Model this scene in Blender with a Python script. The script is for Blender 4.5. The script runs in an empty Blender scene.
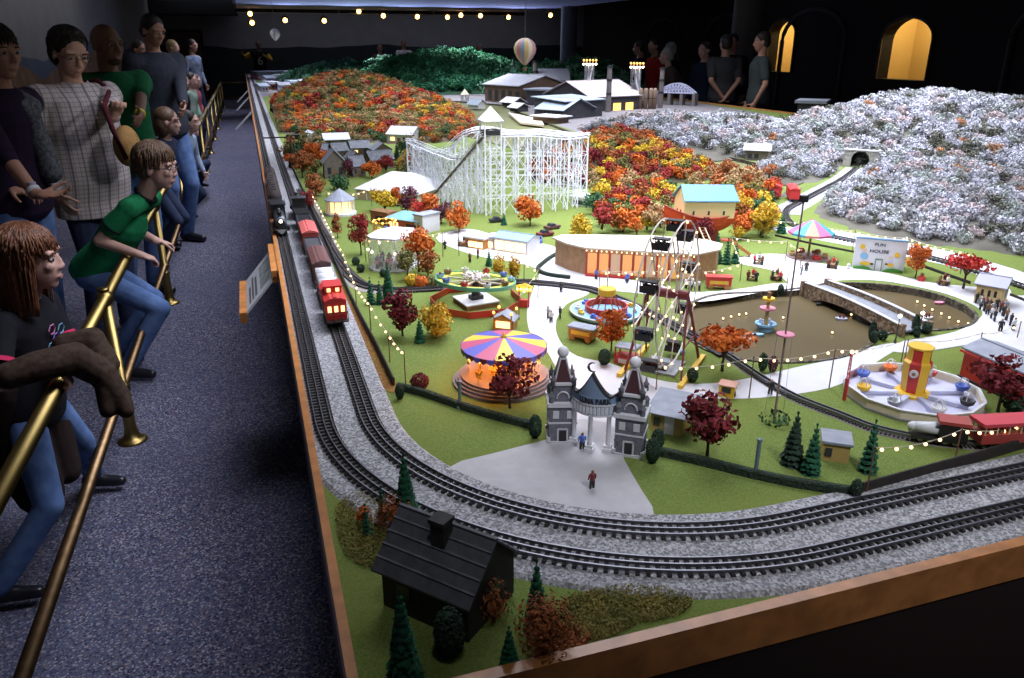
import bpy, math, random
import numpy as np
from mathutils import Vector, Matrix
from mathutils.geometry import tessellate_polygon
C = bpy.context.scene.collection
PI = math.pi
F, PT, PS, CH, TZ = 768.0, math.radians(20.9), math.radians(18.26), 1.65, 0.90
FW = Vector((math.sin(PS), math.cos(PS), 0)); RT = Vector((math.cos(PS), -math.sin(PS), 0)); UP = Vector((0, 0, 1))
rng = random.Random(7)

# ---- site survey: turn a bearing measured from the viewpoint into a place on the ground -------------
def ray(u, v):
    x = (u - 512) / F; y = (339 - v) / F
    return RT * x + FW * (math.cos(PT) + y * math.sin(PT)) + UP * (y * math.cos(PT) - math.sin(PT))
def G(u, v, z=TZ):
    d = ray(u, v); t = (z - CH) / d.z
    return Vector((d.x * t, d.y * t, z))
def RX(u, v, x):
    d = ray(u, v); t = x / d.x
    return Vector((x, d.y * t, CH + d.z * t))
def RY(u, v, y):
    d = ray(u, v); t = y / d.y
    return Vector((d.x * t, y, CH + d.z * t))
def RD(u, v, D):                       # at horizontal forward distance D
    d = ray(u, v); t = D / (d.x * FW.x + d.y * FW.y)
    return Vector((d.x * t, d.y * t, CH + d.z * t))
def fwd(p): return p.x * FW.x + p.y * FW.y
def zc(p): return fwd(p) * math.cos(PT) + (CH - p.z) * math.sin(PT)
def M(px, p): return px * zc(p) / F    # px -> metres at a place
def HT(u, v0, v1, z=TZ):               # height over the ground place (u,v0) seen at row v1
    p = G(u, v0, z); d = ray(u, v1); D = fwd(p); t = D / (d.x * FW.x + d.y * FW.y)
    return CH + d.z * t - z

# ---- materials -----------------------------------------------------------------------------------
MATS = {}
def mat(name, col, rough=0.6, metal=0.0, noise=0.0, nscale=40.0, col2=None, emit=0.0, ecol=None, alpha=1.0, bump=0.0, spec=0.5, trans=0.0):
    if name in MATS: return MATS[name]
    m = bpy.data.materials.new(name); m.use_nodes = True
    nt = m.node_tree; b = nt.nodes['Principled BSDF']
    b.inputs['Base Color'].default_value = (*col, 1); b.inputs['Roughness'].default_value = rough
    b.inputs['Metallic'].default_value = metal; b.inputs['Specular IOR Level'].default_value = spec
    if trans: b.inputs['Transmission Weight'].default_value = trans
    if alpha < 1: b.inputs['Alpha'].default_value = alpha
    if emit:
        b.inputs['Emission Color'].default_value = (*(ecol or col), 1); b.inputs['Emission Strength'].default_value = emit
    if noise or col2 or bump:
        tc = nt.nodes.new('ShaderNodeTexCoord'); n = nt.nodes.new('ShaderNodeTexNoise')
        n.inputs['Scale'].default_value = nscale; n.inputs['Detail'].default_value = 6
        nt.links.new(tc.outputs['Object'], n.inputs['Vector'])
        c2 = col2 or tuple(max(0, c * (1 - noise)) for c in col)
        c1 = col if col2 else tuple(min(1, c * (1 + noise)) for c in col)
        r = nt.nodes.new('ShaderNodeValToRGB')
        r.color_ramp.elements[0].position = 0.35; r.color_ramp.elements[1].position = 0.65
        r.color_ramp.elements[0].color = (*c2, 1); r.color_ramp.elements[1].color = (*c1, 1)
        nt.links.new(n.outputs['Fac'], r.inputs['Fac'])
        if noise or col2: nt.links.new(r.outputs['Color'], b.inputs['Base Color'])
        if bump:
            bp = nt.nodes.new('ShaderNodeBump'); bp.inputs['Strength'].default_value = bump; bp.inputs['Distance'].default_value = 0.01
            nt.links.new(n.outputs['Fac'], bp.inputs['Height']); nt.links.new(bp.outputs['Normal'], b.inputs['Normal'])
    MATS[name] = m
    return m
def speckle(name, cols, scale, rough=0.95, big=None):
    """many small cells of different colours (carpet tufts, ballast stones), with a broad slow variation"""
    if name in MATS: return MATS[name]
    m = bpy.data.materials.new(name); m.use_nodes = True
    nt = m.node_tree; b = nt.nodes['Principled BSDF']; b.inputs['Roughness'].default_value = rough
    b.inputs['Specular IOR Level'].default_value = 0.15
    tc = nt.nodes.new('ShaderNodeTexCoord'); vo = nt.nodes.new('ShaderNodeTexVoronoi'); vo.inputs['Scale'].default_value = scale
    nt.links.new(tc.outputs['Object'], vo.inputs['Vector'])
    sp = nt.nodes.new('ShaderNodeSeparateColor'); nt.links.new(vo.outputs['Color'], sp.inputs['Color'])
    r = nt.nodes.new('ShaderNodeValToRGB'); r.color_ramp.interpolation = 'CONSTANT'
    while len(r.color_ramp.elements) < len(cols): r.color_ramp.elements.new(0.5)
    for i, c in enumerate(cols):
        r.color_ramp.elements[i].position = i / len(cols); r.color_ramp.elements[i].color = (*c, 1)
    nt.links.new(sp.outputs['Red'], r.inputs['Fac'])
    out = r.outputs['Color']
    if big:
        n = nt.nodes.new('ShaderNodeTexNoise'); n.inputs['Scale'].default_value = big[0]; n.inputs['Detail'].default_value = 4
        nt.links.new(tc.outputs['Object'], n.inputs['Vector'])
        rr = nt.nodes.new('ShaderNodeValToRGB'); rr.color_ramp.elements[0].position = .4; rr.color_ramp.elements[1].position = .62
        nt.links.new(n.outputs['Fac'], rr.inputs['Fac'])
        mx = nt.nodes.new('ShaderNodeMix'); mx.data_type = 'RGBA'; mx.blend_type = 'MIX'
        nt.links.new(rr.outputs['Color'], mx.inputs[0]); nt.links.new(out, mx.inputs[6]); mx.inputs[7].default_value = (*big[1], 1)
        out = mx.outputs[2]
        mul = nt.nodes.new('ShaderNodeMath'); mul.operation = 'MULTIPLY'; mul.inputs[1].default_value = big[2]
        nt.links.new(rr.outputs['Color'], mul.inputs[0]); nt.links.new(mul.outputs[0], mx.inputs[0])
    nt.links.new(out, b.inputs['Base Color'])
    MATS[name] = m
    return m

# ---- mesh builder --------------------------------------------------------------------------------
class MB:
    def __init__(s): s.v = []; s.f = []; s.mi = []; s.sm = []; s.k = 0; s.smooth = False; s.T = None
    def mat(s, k): s.k = k; return s
    def add(s, vs, fs):
        b = len(s.v)
        if s.T is not None: vs = [s.T @ Vector(p) for p in vs]
        s.v.extend([tuple(p) for p in vs])
        for f in fs:
            s.f.append(tuple(i + b for i in f)); s.mi.append(s.k); s.sm.append(s.smooth)
        return s
    def box(s, c, d, rz=0.0, R=None):
        x, y, z = (q / 2 for q in d)
        vs = [Vector((sx * x, sy * y, sz * z)) for sz in (-1, 1) for sy in (-1, 1) for sx in (-1, 1)]
        R = R or Matrix.Rotation(rz, 3, 'Z')
        c = Vector(c)
        return s.add([c + R @ p for p in vs], [(0, 2, 3, 1), (4, 5, 7, 6), (0, 1, 5, 4), (2, 6, 7, 3), (0, 4, 6, 2), (1, 3, 7, 5)])
    def bb(s, x0, y0, z0, x1, y1, z1): return s.box(((x0 + x1) / 2, (y0 + y1) / 2, (z0 + z1) / 2), (x1 - x0, y1 - y0, z1 - z0))
    def bar(s, p, q, w, h=None):
        p, q = Vector(p), Vector(q); d = q - p; L = d.length
        if L < 1e-7: return s
        R = d.to_track_quat('Y', 'Z').to_matrix()
        return s.box((p + q) / 2, (w, L, h or w), R=R)
    def cyl(s, p, q, r0, r1=None, n=8, cap=True):
        r1 = r0 if r1 is None else r1
        p, q = Vector(p), Vector(q); d = q - p
        R = d.to_track_quat('Z', 'X').to_matrix() if d.length > 1e-9 else Matrix.Identity(3)
        vs, fs = [], []
        for i in range(n):
            a = 2 * PI * i / n; e = R @ Vector((math.cos(a), math.sin(a), 0))
            vs += [p + e * r0, q + e * r1]
        for i in range(n):
            j = (i + 1) % n; fs.append((2 * i, 2 * j, 2 * j + 1, 2 * i + 1))
        if cap:
            fs.append(tuple(2 * i for i in range(n))[::-1]); fs.append(tuple(2 * i + 1 for i in range(n)))
        return s.add(vs, fs)
    def lathe(s, prof, n=16, c=(0, 0, 0), a0=0.0):
        c = Vector(c); vs, fs = [], []
        k = len(prof)
        for i in range(n):
            a = a0 + 2 * PI * i / n
            for r, z in prof: vs.append(c + Vector((r * math.cos(a), r * math.sin(a), z)))
        for i in range(n):
            j = (i + 1) % n
            for q in range(k - 1): fs.append((i * k + q, j * k + q, j * k + q + 1, i * k + q + 1))
        if abs(prof[0][1] - prof[-1][1]) < 1e-7 and k > 2: return s.add(vs, fs)
        if prof[0][0] > 1e-6: fs.append(tuple(i * k for i in range(n))[::-1])
        if prof[-1][0] > 1e-6: fs.append(tuple(i * k + k - 1 for i in range(n)))
        return s.add(vs, fs)
    def ball(s, c, r, n=10, m=6, R=None):
        if not hasattr(r, '__len__'): r = (r, r, r)
        c = Vector(c); vs = [c + (R @ Vector((0, 0, -r[2])) if R else Vector((0, 0, -r[2])))]; fs = []
        for j in range(1, m):
            t = -PI / 2 + PI * j / m
            for i in range(n):
                a = 2 * PI * i / n
                p = Vector((r[0] * math.cos(t) * math.cos(a), r[1] * math.cos(t) * math.sin(a), r[2] * math.sin(t)))
                vs.append(c + (R @ p if R else p))
        p = Vector((0, 0, r[2])); vs.append(c + (R @ p if R else p)); top = len(vs) - 1
        for i in range(n): fs.append((0, 1 + (i + 1) % n, 1 + i)); 
        for j in range(m - 2):
            for i in range(n):
                a, b = 1 + j * n + i, 1 + j * n + (i + 1) % n
                fs.append((a, b, b + n, a + n))
        o = 1 + (m - 2) * n
        for i in range(n): fs.append((o + i, o + (i + 1) % n, top))
        return s.add(vs, fs)
    def prism(s, poly, z0, z1, top=None):
        """vertical prism over a 2-D outline (counter-clockwise); top may be another outline"""
        n = len(poly); top = top or poly
        vs = [Vector((p[0], p[1], z0)) for p in poly] + [Vector((p[0], p[1], z1)) for p in top]
        fs = [(i, (i + 1) % n, n + (i + 1) % n, n + i) for i in range(n)]
        s.add(vs, fs)
        for off, flip in ((0, True), (n, False)):
            tri = tessellate_polygon([[v for v in vs[off:off + n]]])
            s.add(vs[off:off + n], [t[::-1] if flip else t for t in tri])
        return s
    def slab(s, pts, vec):
        """a planar outline in 3-D given thickness along vec"""
        vec = Vector(vec); n = len(pts); a = [Vector(p) for p in pts]; b = [p + vec for p in a]
        tri = tessellate_polygon([a])
        s.add(a, tri); s.add(b, [t[::-1] for t in tri])
        return s.add(a + b, [(i, (i + 1) % n, n + (i + 1) % n, n + i) for i in range(n)])
    def tube(s, pts, r, n=6, closed=False):
        pts = [Vector(p) for p in pts]; N = len(pts); vs, fs = [], []
        for i, p in enumerate(pts):
            a = pts[(i - 1) % N] if (closed or i > 0) else p; b = pts[(i + 1) % N] if (closed or i < N - 1) else p
            d = (b - a); d = d.normalized() if d.length > 1e-9 else Vector((0, 0, 1))
            ref = UP if abs(d.z) < 0.95 else Vector((1, 0, 0))
            x = d.cross(ref).normalized(); y = x.cross(d)
            rr = r[i] if hasattr(r, '__len__') else r
            for k in range(n):
                t = 2 * PI * k / n; vs.append(p + x * (rr * math.cos(t)) + y * (rr * math.sin(t)))
        for i in range(N if closed else N - 1):
            j = (i + 1) % N
            for k in range(n): fs.append((i * n + k, i * n + (k + 1) % n, j * n + (k + 1) % n, j * n + k))
        if not closed:
            fs.append(tuple(range(n))[::-1]); fs.append(tuple((N - 1) * n + k for k in range(n)))
        return s.add(vs, fs)
    def sweep(s, pts, prof, closed=False):
        """profile (across, up) swept along a ground path"""
        pts = [Vector(p) for p in pts]; N = len(pts); k = len(prof); vs, fs = [], []
        for i, p in enumerate(pts):
            a = pts[(i - 1) % N] if (closed or i > 0) else p; b = pts[(i + 1) % N] if (closed or i < N - 1) else p
            d = b - a; d.z = 0; d.normalize(); x = Vector((d.y, -d.x, 0))
            for (px, pz) in prof: vs.append(p + x * px + UP * pz)
        for i in range(N if closed else N - 1):
            j = (i + 1) % N
            for q in range(k):
                fs.append((i * k + q, i * k + (q + 1) % k, j * k + (q + 1) % k, j * k + q))
        if not closed: fs.append(tuple(range(k))[::-1]); fs.append(tuple((N - 1) * k + q for q in range(k)))
        return s.add(vs, fs)
    def mesh(s, name, mats):
        me = bpy.data.meshes.new(name); me.from_pydata(s.v, [], s.f)
        if not isinstance(mats, (list, tuple)): mats = [mats]
        for m in mats: me.materials.append(m)
        me.polygons.foreach_set('material_index', s.mi); me.polygons.foreach_set('use_smooth', s.sm)
        me.update()
        return me
    def obj(s, name, mats, parent=None, loc=None, rz=0.0):
        o = bpy.data.objects.new(name, s.mesh(name, mats)); C.objects.link(o)
        if parent: o.parent = parent
        if loc is not None: o.location = loc
        if rz: o.rotation_euler = (0, 0, rz)
        return o
def tag(o, label, cat, group=None, kind=None):
    o['label'] = label; o['category'] = cat
    if group: o['group'] = group
    if kind: o['kind'] = kind
    return o
def thing(name, label, cat, loc=(0, 0, 0), rz=0.0, group=None):
    o = bpy.data.objects.new(name, None); o.empty_display_size = 0.02; C.objects.link(o)
    o.location = loc; o.rotation_euler = (0, 0, rz)
    return tag(o, label, cat, group)
def struct(o, label=None):
    o['kind'] = 'structure'
    if label: o['label'] = label
    return o
def clone(o, label=None, group=None, parent=None, loc=None, rz=None, s=None):
    c = o.copy(); C.objects.link(c)
    if parent: c.parent = parent
    if loc is not None: c.location = loc
    if rz is not None: c.rotation_euler = (0, 0, rz)
    if s is not None: c.scale = (s, s, s) if not hasattr(s, '__len__') else s
    if label: c['label'] = label
    if group: c['group'] = group
    for ch in o.children: clone(ch, parent=c)
    return c
def smooth_path(pts, sub=6, closed=False):
    pts = [Vector(p) for p in pts]; N = len(pts); out = []
    for i in range(N if closed else N - 1):
        p0 = pts[(i - 1) % N] if (closed or i > 0) else pts[0]; p1 = pts[i]; p2 = pts[(i + 1) % N]
        p3 = pts[(i + 2) % N] if (closed or i + 2 < N) else pts[-1]
        for k in range(sub):
            t = k / sub
            out.append(0.5 * ((2 * p1) + (p2 - p0) * t + (2 * p0 - 5 * p1 + 4 * p2 - p3) * t * t + (3 * p1 - p0 - 3 * p2 + p3) * t ** 3))
    if not closed: out.append(pts[-1])
    return out
def resample(pts, step):
    out = [pts[0].copy()]; acc = 0.0
    for a, b in zip(pts, pts[1:]):
        L = (b - a).length; d = step - acc
        while d <= L:
            out.append(a.lerp(b, d / L)); d += step
        acc = L - (d - step)
    return out
def npmesh(name, verts, quads, mats, mi=None, tris=False):
    k = 3 if tris else 4
    me = bpy.data.meshes.new(name); nv, nq = len(verts), len(quads)
    me.vertices.add(nv); me.vertices.foreach_set('co', np.asarray(verts, dtype=np.float32).ravel())
    me.loops.add(nq * k); me.loops.foreach_set('vertex_index', np.asarray(quads, dtype=np.int32).ravel())
    me.polygons.add(nq); me.polygons.foreach_set('loop_start', np.arange(0, nq * k, k, dtype=np.int32))
    if not isinstance(mats, (list, tuple)): mats = [mats]
    for m in mats: me.materials.append(m)
    if mi is not None: me.polygons.foreach_set('material_index', np.asarray(mi, dtype=np.int32))
    me.update(calc_edges=True); me.validate()
    return me
# ================= room shell =================
m_carpet = speckle('carpet', [(.05, .052, .105), (.095, .10, .175), (.025, .027, .055), (.17, .165, .22), (.07, .075, .135), (.13, .095, .11), (.085, .11, .15), (.31, .30, .33)], 170, big=(1.2, (.075, .08, .13), .4))
m_wall = mat('wall_paint', (.20, .20, .21), .9, noise=.06, nscale=3)
m_dark = mat('dark_paint', (.02, .02, .024), .9)
m_black = mat('black_paint', (.008, .008, .010), .8)
m_ceil = mat('canopy_blue_light', (.45, .50, .75), .9)  # canopy: blue of the uplighting is put into its base colour
m_colm = mat('column_plaster', (.10, .09, .085), .9, noise=.1, nscale=6)
XL, XR, YB, YF = -2.42, 12.0, 28.0, -2.2
def shell(name, x0, y0, z0, x1, y1, z1, m):
    return struct(MB().bb(x0, y0, z0, x1, y1, z1).obj(name, m))
shell('floor', XL - .1, YF, -.1, XR + .1, YB + .1, 0, m_carpet)
shell('ceiling', XL - .1, YF, 3.3, XR + .1, YB + .1, 3.4, m_black)
# left wall with a painted mural of blue hills and autumn trees
m_mural_b = mat('mural_blue', (.05, .075, .12), .9, noise=.15, nscale=3)
m_mural_o = mat('mural_orange', (.16, .075, .02), .9, noise=.35, nscale=5)
m_mural_g = mat('mural_dark', (.012, .02, .022), .9, noise=.2, nscale=3)
wl = MB().bb(XL - .1, YF, 0, XL, YB, 3.3)
wl.mat(1); r = random.Random(3)
ys = [YF + i * .35 for i in range(int((YB - YF) / .35))]
def ridge(base, amp, seed):
    q = random.Random(seed); ph = [q.uniform(0, 6.28) for _ in range(4)]
    return lambda t: base + amp * (math.sin(t * .9 + ph[0]) + .6 * math.sin(t * 2.1 + ph[1]) + .3 * math.sin(t * 4.7 + ph[2]))
def wall_strip(mb, f, lo, axis, at, ts):
    vs, fs = [], []
    for t in ts:
        for z in (lo, f(t)): vs.append((at, t, z) if axis == 'x' else (t, at, z))
    for i in range(len(ts) - 1): fs.append((2 * i, 2 * i + 2, 2 * i + 3, 2 * i + 1))
    mb.add(vs, fs)
wall_strip(wl, ridge(1.62, .10, 1), 0.2, 'x', XL + .004, ys)
wl.mat(2); wall_strip(wl, ridge(1.42, .12, 2), 0.2, 'x', XL + .008, ys)
struct(wl.obj('wall_left', [m_wall, m_mural_b, m_mural_o]))
wb = MB().bb(XL, YB, 0, XR, YB + .1, 3.3); wb.mat(1)
xs = [XL + i * .3 for i in range(49)]
wall_strip(wb, ridge(1.62, .045, 5), 0.0, 'y', YB - .006, xs)
struct(wb.obj('wall_back', [m_wall, m_mural_g]))
# right wall, with two arched openings onto lit rooms
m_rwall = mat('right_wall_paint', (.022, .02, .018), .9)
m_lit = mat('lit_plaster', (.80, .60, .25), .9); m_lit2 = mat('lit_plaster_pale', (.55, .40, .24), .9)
def arch_outline(y0, y1, z0, zs, n=14):
    r_ = (y1 - y0) / 2; c = (y0 + y1) / 2
    pts = [(y0, z0), (y1, z0)] + [(c + r_ * math.cos(PI * i / n), zs + r_ * .62 * math.sin(PI * i / n)) for i in range(n + 1)]
    return pts
A1 = [RX(u, 60, XR).y for u in (930, 878)]; z0a = RX(903, 80, XR).z; z1a = RX(903, 17, XR).z
A2 = [RX(u, 60, XR).y for u in (793, 766)]; z0b = RX(780, 72, XR).z; z1b = RX(780, 20, XR).z
holes = []
for (y0, y1), z0, z1 in ((A1, z0a, z1a), (A2, z0b, z1b)):
    r_ = (y1 - y0) / 2; zs = z1 - r_ * .62
    holes.append(arch_outline(y0, y1, z0, zs))
outer = [(YF, 0), (YB, 0), (YB, 3.3), (YF, 3.3)]
poly = [[Vector((XR, p[0], p[1])) for p in ring] for ring in [outer] + [h[::-1] for h in holes]]
wr = MB(); flat = [p for ring in poly for p in ring]; wr.add(flat, tessellate_polygon(poly))
for h in holes:
    n = len(h)
    wr.add([Vector((XR, p[0], p[1])) for p in h] + [Vector((XR + .3, p[0], p[1])) for p in h], [(i, (i + 1) % n, n + (i + 1) % n, n + i) for i in range(n)])
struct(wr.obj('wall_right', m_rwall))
for k, h in enumerate(holes):
    y0, y1 = h[0][0] - .8, h[1][0] + .8
    b = MB().bb(XR + 1.6, y0, 0, XR + 1.65, y1, 3.2); b.mat(1)
    b.bb(XR + 1.2, y0 + .1, 0, XR + 1.55, y0 + .75, z1a - .28); b.mat(0)
    b.bb(XR + .3, y1, 0, XR + 1.6, y1 + .05, 3.2).bb(XR + .3, y0 - .05, 0, XR + 1.6, y0, 3.2)
    struct(b.obj('wall_room', [m_lit, m_lit2])); 
    L = bpy.data.lights.new('room_lamp', 'POINT'); L.energy = 55; L.color = (1, .72, .35); L.shadow_soft_size = .1
    lo = bpy.data.objects.new('room_lamp', L); C.objects.link(lo); lo.location = (XR + .9, (y0 + y1) / 2 + .3, 2.35)
    tr = MB(); rr = [(p[0], p[1]) for p in h]
    tr.tube([(XR - .01, p[0], p[1]) for p in h[1:] + h[:1]], .035, 6)
    struct(tr.obj('trim_%d' % (k + 1), m_colm))
# blind arches of the colonnade wall
for k, yc in enumerate((5.2, 9.2, 15.2, 18.6, 22)):
    tr = MB().tube([(XR - .01, p[0], p[1]) for p in (lambda h: h[1:] + h[:1])(arch_outline(yc - 1.05, yc + 1.05, .2, 1.75))], .05, 6)
    struct(tr.obj('trim_%d' % (k + 3), m_colm))
for i, (x, y, r_) in enumerate(((8.05, 11.9, .25), (8.2, 20.1, .22))):
    cm = MB(); cm.smooth = True
    cm.lathe([(r_ * 1.3, 0), (r_ * 1.3, .12), (r_ * 1.05, .2), (r_, .3), (r_ * .95, 2.9), (r_ * 1.25, 3.1), (r_ * 1.3, 3.3)], 28, (x, y, 0))
    struct(cm.obj('column_%d' % (i + 1), m_colm if i == 0 else mat('column_pale', (.22, .21, .19), .9)))
# lowered ceiling over the layout and its dark fascia, and the beam over the aisle
shell('ceiling_canopy', 0, 9, 2.6, 8.3, 24.0, 2.66, m_ceil)
shell('trim_10', -.02, 24.0, 2.5, 8.34, 24.06, 2.66, m_black)
shell('trim_11', -.06, 9, 2.58, 0, 24.06, 2.68, m_black)
shell('beam_1', XL, 26.2, 2.52, 0.02, 27.6, 3.3, m_black)
shell('beam_2', 8.3, 6, 2.9, 8.6, 26, 3.3, m_black)
# brown door in the back wall
dx0, dx1 = RY(175, 60, YB).x, RY(203, 60, YB).x
db = MB().bb(dx0, YB - .03, 0, dx1, YB - .012, 2.05); db.mat(1)
for zz in (.25, 1.1): db.bb(dx0 + .12, YB - .036, zz, dx1 - .12, YB - .03, zz + .75)
dd = struct(db.obj('door_1', [mat('door_brown', (.075, .04, .018), .5), mat('door_brown_dark', (.06, .032, .014), .5)]))
h = MB().cyl((dx0 + .07, YB - .08, 1.0), (dx0 + .07, YB - .03, 1.0), .02); o = h.obj('door_handle', mat('brass', (.60, .40, .10), .28, 1.0), dd)
fr = MB()
for a in ((dx0 - .08, 0, dx0, 2.05), (dx1, 0, dx1 + .08, 2.05), (dx0 - .08, 2.05, dx1 + .08, 2.13)): fr.bb(a[0], YB - .04, a[1], a[2], YB, a[3])
struct(fr.obj('trim_12', m_dark))

# ================= table =================
m_rim = mat('rim_oak', (.42, .17, .05), .35, noise=.22, nscale=25)
m_fascia = mat('fascia_panel', (.020, .011, .009), .6)
X0, Y0, X1, Y1 = .045, .728, 6.05, 24.4
tb = thing('display_table', 'long dark sided table with an oak rim that carries the whole model landscape', 'table', (X0, Y0, 0))
def rimbar(name, x0, y0, x1, y1, par=tb):
    MB().bb(x0 - X0, y0 - Y0, TZ - .05, x1 - X0, y1 - Y0, TZ + .016).obj(name, m_rim, par)
rimbar('rim', X0 - .008, Y0, X0 + .006, Y1); rimbar('rim', X0 - .006, Y0 - .018, X1, Y0)
rimbar('rim', X1, Y0 - .018, X1 + .018, Y1); rimbar('rim', X0 - .006, Y1, X1 + .018, Y1 + .018)
for a in ((X0, Y0, X0 + .02, Y1), (X0, Y0 - .014, X1, Y0 + .006), (X1 - .02, Y0, X1, Y1), (X0, Y1 - .02, X1, Y1)):
    MB().bb(a[0] - X0, a[1] - Y0, .55, a[2] - X0, a[3] - Y0, TZ - .05).obj('apron', m_fascia, tb)
MB().bb(.05, .05, 0, X1 - X0 - .05, Y1 - Y0 - .05, .56).obj('skirt', m_black, tb)
MB().bb(.02, .005, TZ - .09, X1 - X0 - .02, Y1 - Y0 - .02, TZ - .05).obj('bed_board', m_black, tb)
# ================= lawn with pond and river cut out =================
def gp(lst, z=TZ): return [G(u, v, z) for u, v in lst]
pond_px = [(682, 318), (694, 303), (720, 295), (760, 293), (800, 289), (835, 284), (880, 285), (925, 292), (958, 303), (975, 315), (968, 325), (940, 330), (905, 331), (880, 336), (868, 346), (840, 357), (800, 362), (755, 361), (712, 352), (690, 338)]
pond = smooth_path(gp(pond_px), 4, True)
river_px = [(416, 97), (455, 95), (492, 97), (505, 106), (545, 122), (600, 142), (660, 152), (720, 156), (765, 166), (800, 178), (790, 186), (735, 180), (690, 178), (640, 176), (575, 166), (520, 150), (462, 134), (448, 118), (430, 106)]
river = smooth_path(gp(river_px), 4, True)
pool_px = [(925, 172), (955, 166), (1000, 172), (1020, 180), (985, 184), (945, 181)]
m_grass = speckle('lawn_turf', [(.10, .15, .03), (.13, .18, .042), (.15, .195, .05), (.11, .16, .036), (.17, .21, .065)], 420, .95, big=(5, (.145, .17, .035), .45))
m_ball = speckle('ballast_stone', [(.20, .20, .21), (.34, .34, .36), (.27, .27, .28), (.43, .43, .45), (.15, .15, .16)], 260, .95)
m_path = mat('path_paint', (.52, .515, .55), .8, noise=.04, nscale=8)
m_apron = mat('apron_paint', (.40, .39, .41), .85, noise=.06, nscale=30)
rect = [Vector((X0 + .006, Y0, TZ)), Vector((X1, Y0, TZ)), Vector((X1, Y1, TZ)), Vector((X0 + .006, Y1, TZ))]
rings = [rect, pond[::-1], river[::-1]]
lw = MB(); lw.add([p for q in rings for p in q], tessellate_polygon(rings))
for ring in (pond, river):
    n = len(ring); lw.add(list(ring) + [p - UP * .03 for p in ring], [(i, (i + 1) % n, n + (i + 1) % n, n + i) for i in range(n)])
struct(lw.obj('ground_lawn', m_grass))
m_stone = speckle('pond_stone', [(.07, .06, .045), (.11, .095, .075), (.05, .045, .035), (.15, .13, .10)], 120, .9)
for nm, ring, wd in (('trim_pond', pond, .008), ('trim_river', river, .012)):
    e = MB().sweep(ring, [(-wd, -.022), (wd * .2, -.022), (wd * .2, .004), (-wd, .004)], True); struct(e.obj(nm, m_stone))
m_water = mat('pond_water', (.105, .080, .040), .32, col2=(.085, .064, .032), nscale=3, spec=.12)
m_river = mat('river_water', (.20, .20, .09), .3, col2=(.15, .155, .07), nscale=2, spec=.2)
for nm, ring, m in (('water_pond', pond, m_water), ('water_river', river, m_river)):
    w = MB(); q = [Vector((p.x, p.y, TZ - .018)) for p in ring]; w.add(q, tessellate_polygon([q])); struct(w.obj(nm, m))
# paths
pth = MB()
def sheet(mb, px, dz, sm=4):
    q = gp(px); q = smooth_path(q, sm, True) if sm else q
    q = [p + UP * dz for p in q]; mb.add(q, tessellate_polygon([q]))
sheet(pth, [(549, 256), (541, 270), (533, 290), (527, 312), (531, 335), (547, 352), (560, 378), (566, 410), (572, 445), (622, 458), (632, 424), (648, 404), (700, 399), (760, 398), (830, 388), (862, 371), (893, 352), (912, 343), (880, 345), (838, 358), (798, 367), (740, 380), (690, 384), (650, 378), (612, 364), (577, 356), (560, 341), (556, 322), (567, 304), (590, 292), (575, 276)], .0006)
sheet(pth, [(436, 238), (468, 229), (510, 240), (552, 246), (585, 266), (600, 276), (645, 282), (690, 292), (740, 289), (772, 284), (800, 284), (800, 290), (760, 293), (700, 302), (660, 296), (612, 291), (575, 290), (548, 280), (530, 266), (470, 254)], .0010)
sheet(pth, [(735, 262), (752, 255), (790, 255), (812, 262), (880, 272), (932, 283), (988, 288), (1010, 290), (1012, 312), (1024, 325), (1000, 338), (930, 351), (893, 352), (898, 343), (925, 338), (955, 332), (975, 322), (982, 312), (962, 300), (930, 290), (880, 281), (835, 281), (806, 287), (790, 284), (775, 272), (755, 267)], .0014)
sheet(pth, [(1000, 300), (1024, 296), (1040, 300), (1040, 346), (985, 350), (985, 330)], .0018)
sheet(pth, [(770, 228), (800, 236), (870, 250), (940, 264), (1030, 290), (1030, 275), (950, 252), (870, 236), (810, 228)], .0008)
struct(pth.obj('path_white', m_path))
ap = MB(); sheet(ap, [(446, 470), (490, 455), (548, 440), (560, 433), (572, 420), (608, 424), (622, 440), (624, 460), (641, 490), (655, 522), (600, 523), (545, 512), (500, 498)], .0022, 2); struct(ap.obj('path_apron', m_apron))
# leaf litter along the fence, strip of grey road inside it
m_litter = speckle('leaf_litter', [(.20, .07, .02), (.28, .12, .03), (.12, .10, .03), (.16, .05, .02), (.24, .16, .05)], 300, .95)
lt = MB(); sheet(lt, [(325, 262), (336, 272), (352, 305), (375, 345), (398, 386), (388, 392), (368, 368), (350, 335), (333, 295)], .0012, 3); struct(lt.obj('ground_litter', m_litter))
rd = MB(); sheet(rd, [(308, 200), (316, 200), (330, 230), (347, 268), (362, 285), (400, 292), (400, 296), (358, 291), (342, 276), (324, 240)], .0010, 3); struct(rd.obj('path_side', mat('path_grey', (.22, .2, .18), .9, noise=.1)))
struct_far = MB(); sheet(struct_far, [(250, 84), (300, 81), (360, 86), (420, 92), (490, 93), (600, 104), (668, 100), (700, 103), (765, 114), (800, 124), (720, 128), (690, 150), (620, 148), (560, 126), (505, 105), (420, 98), (300, 92), (255, 98)], .0006, 0); struct(struct_far.obj('path_town', mat('town_ground', (.17, .155, .165), .9, noise=.2)))

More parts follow.
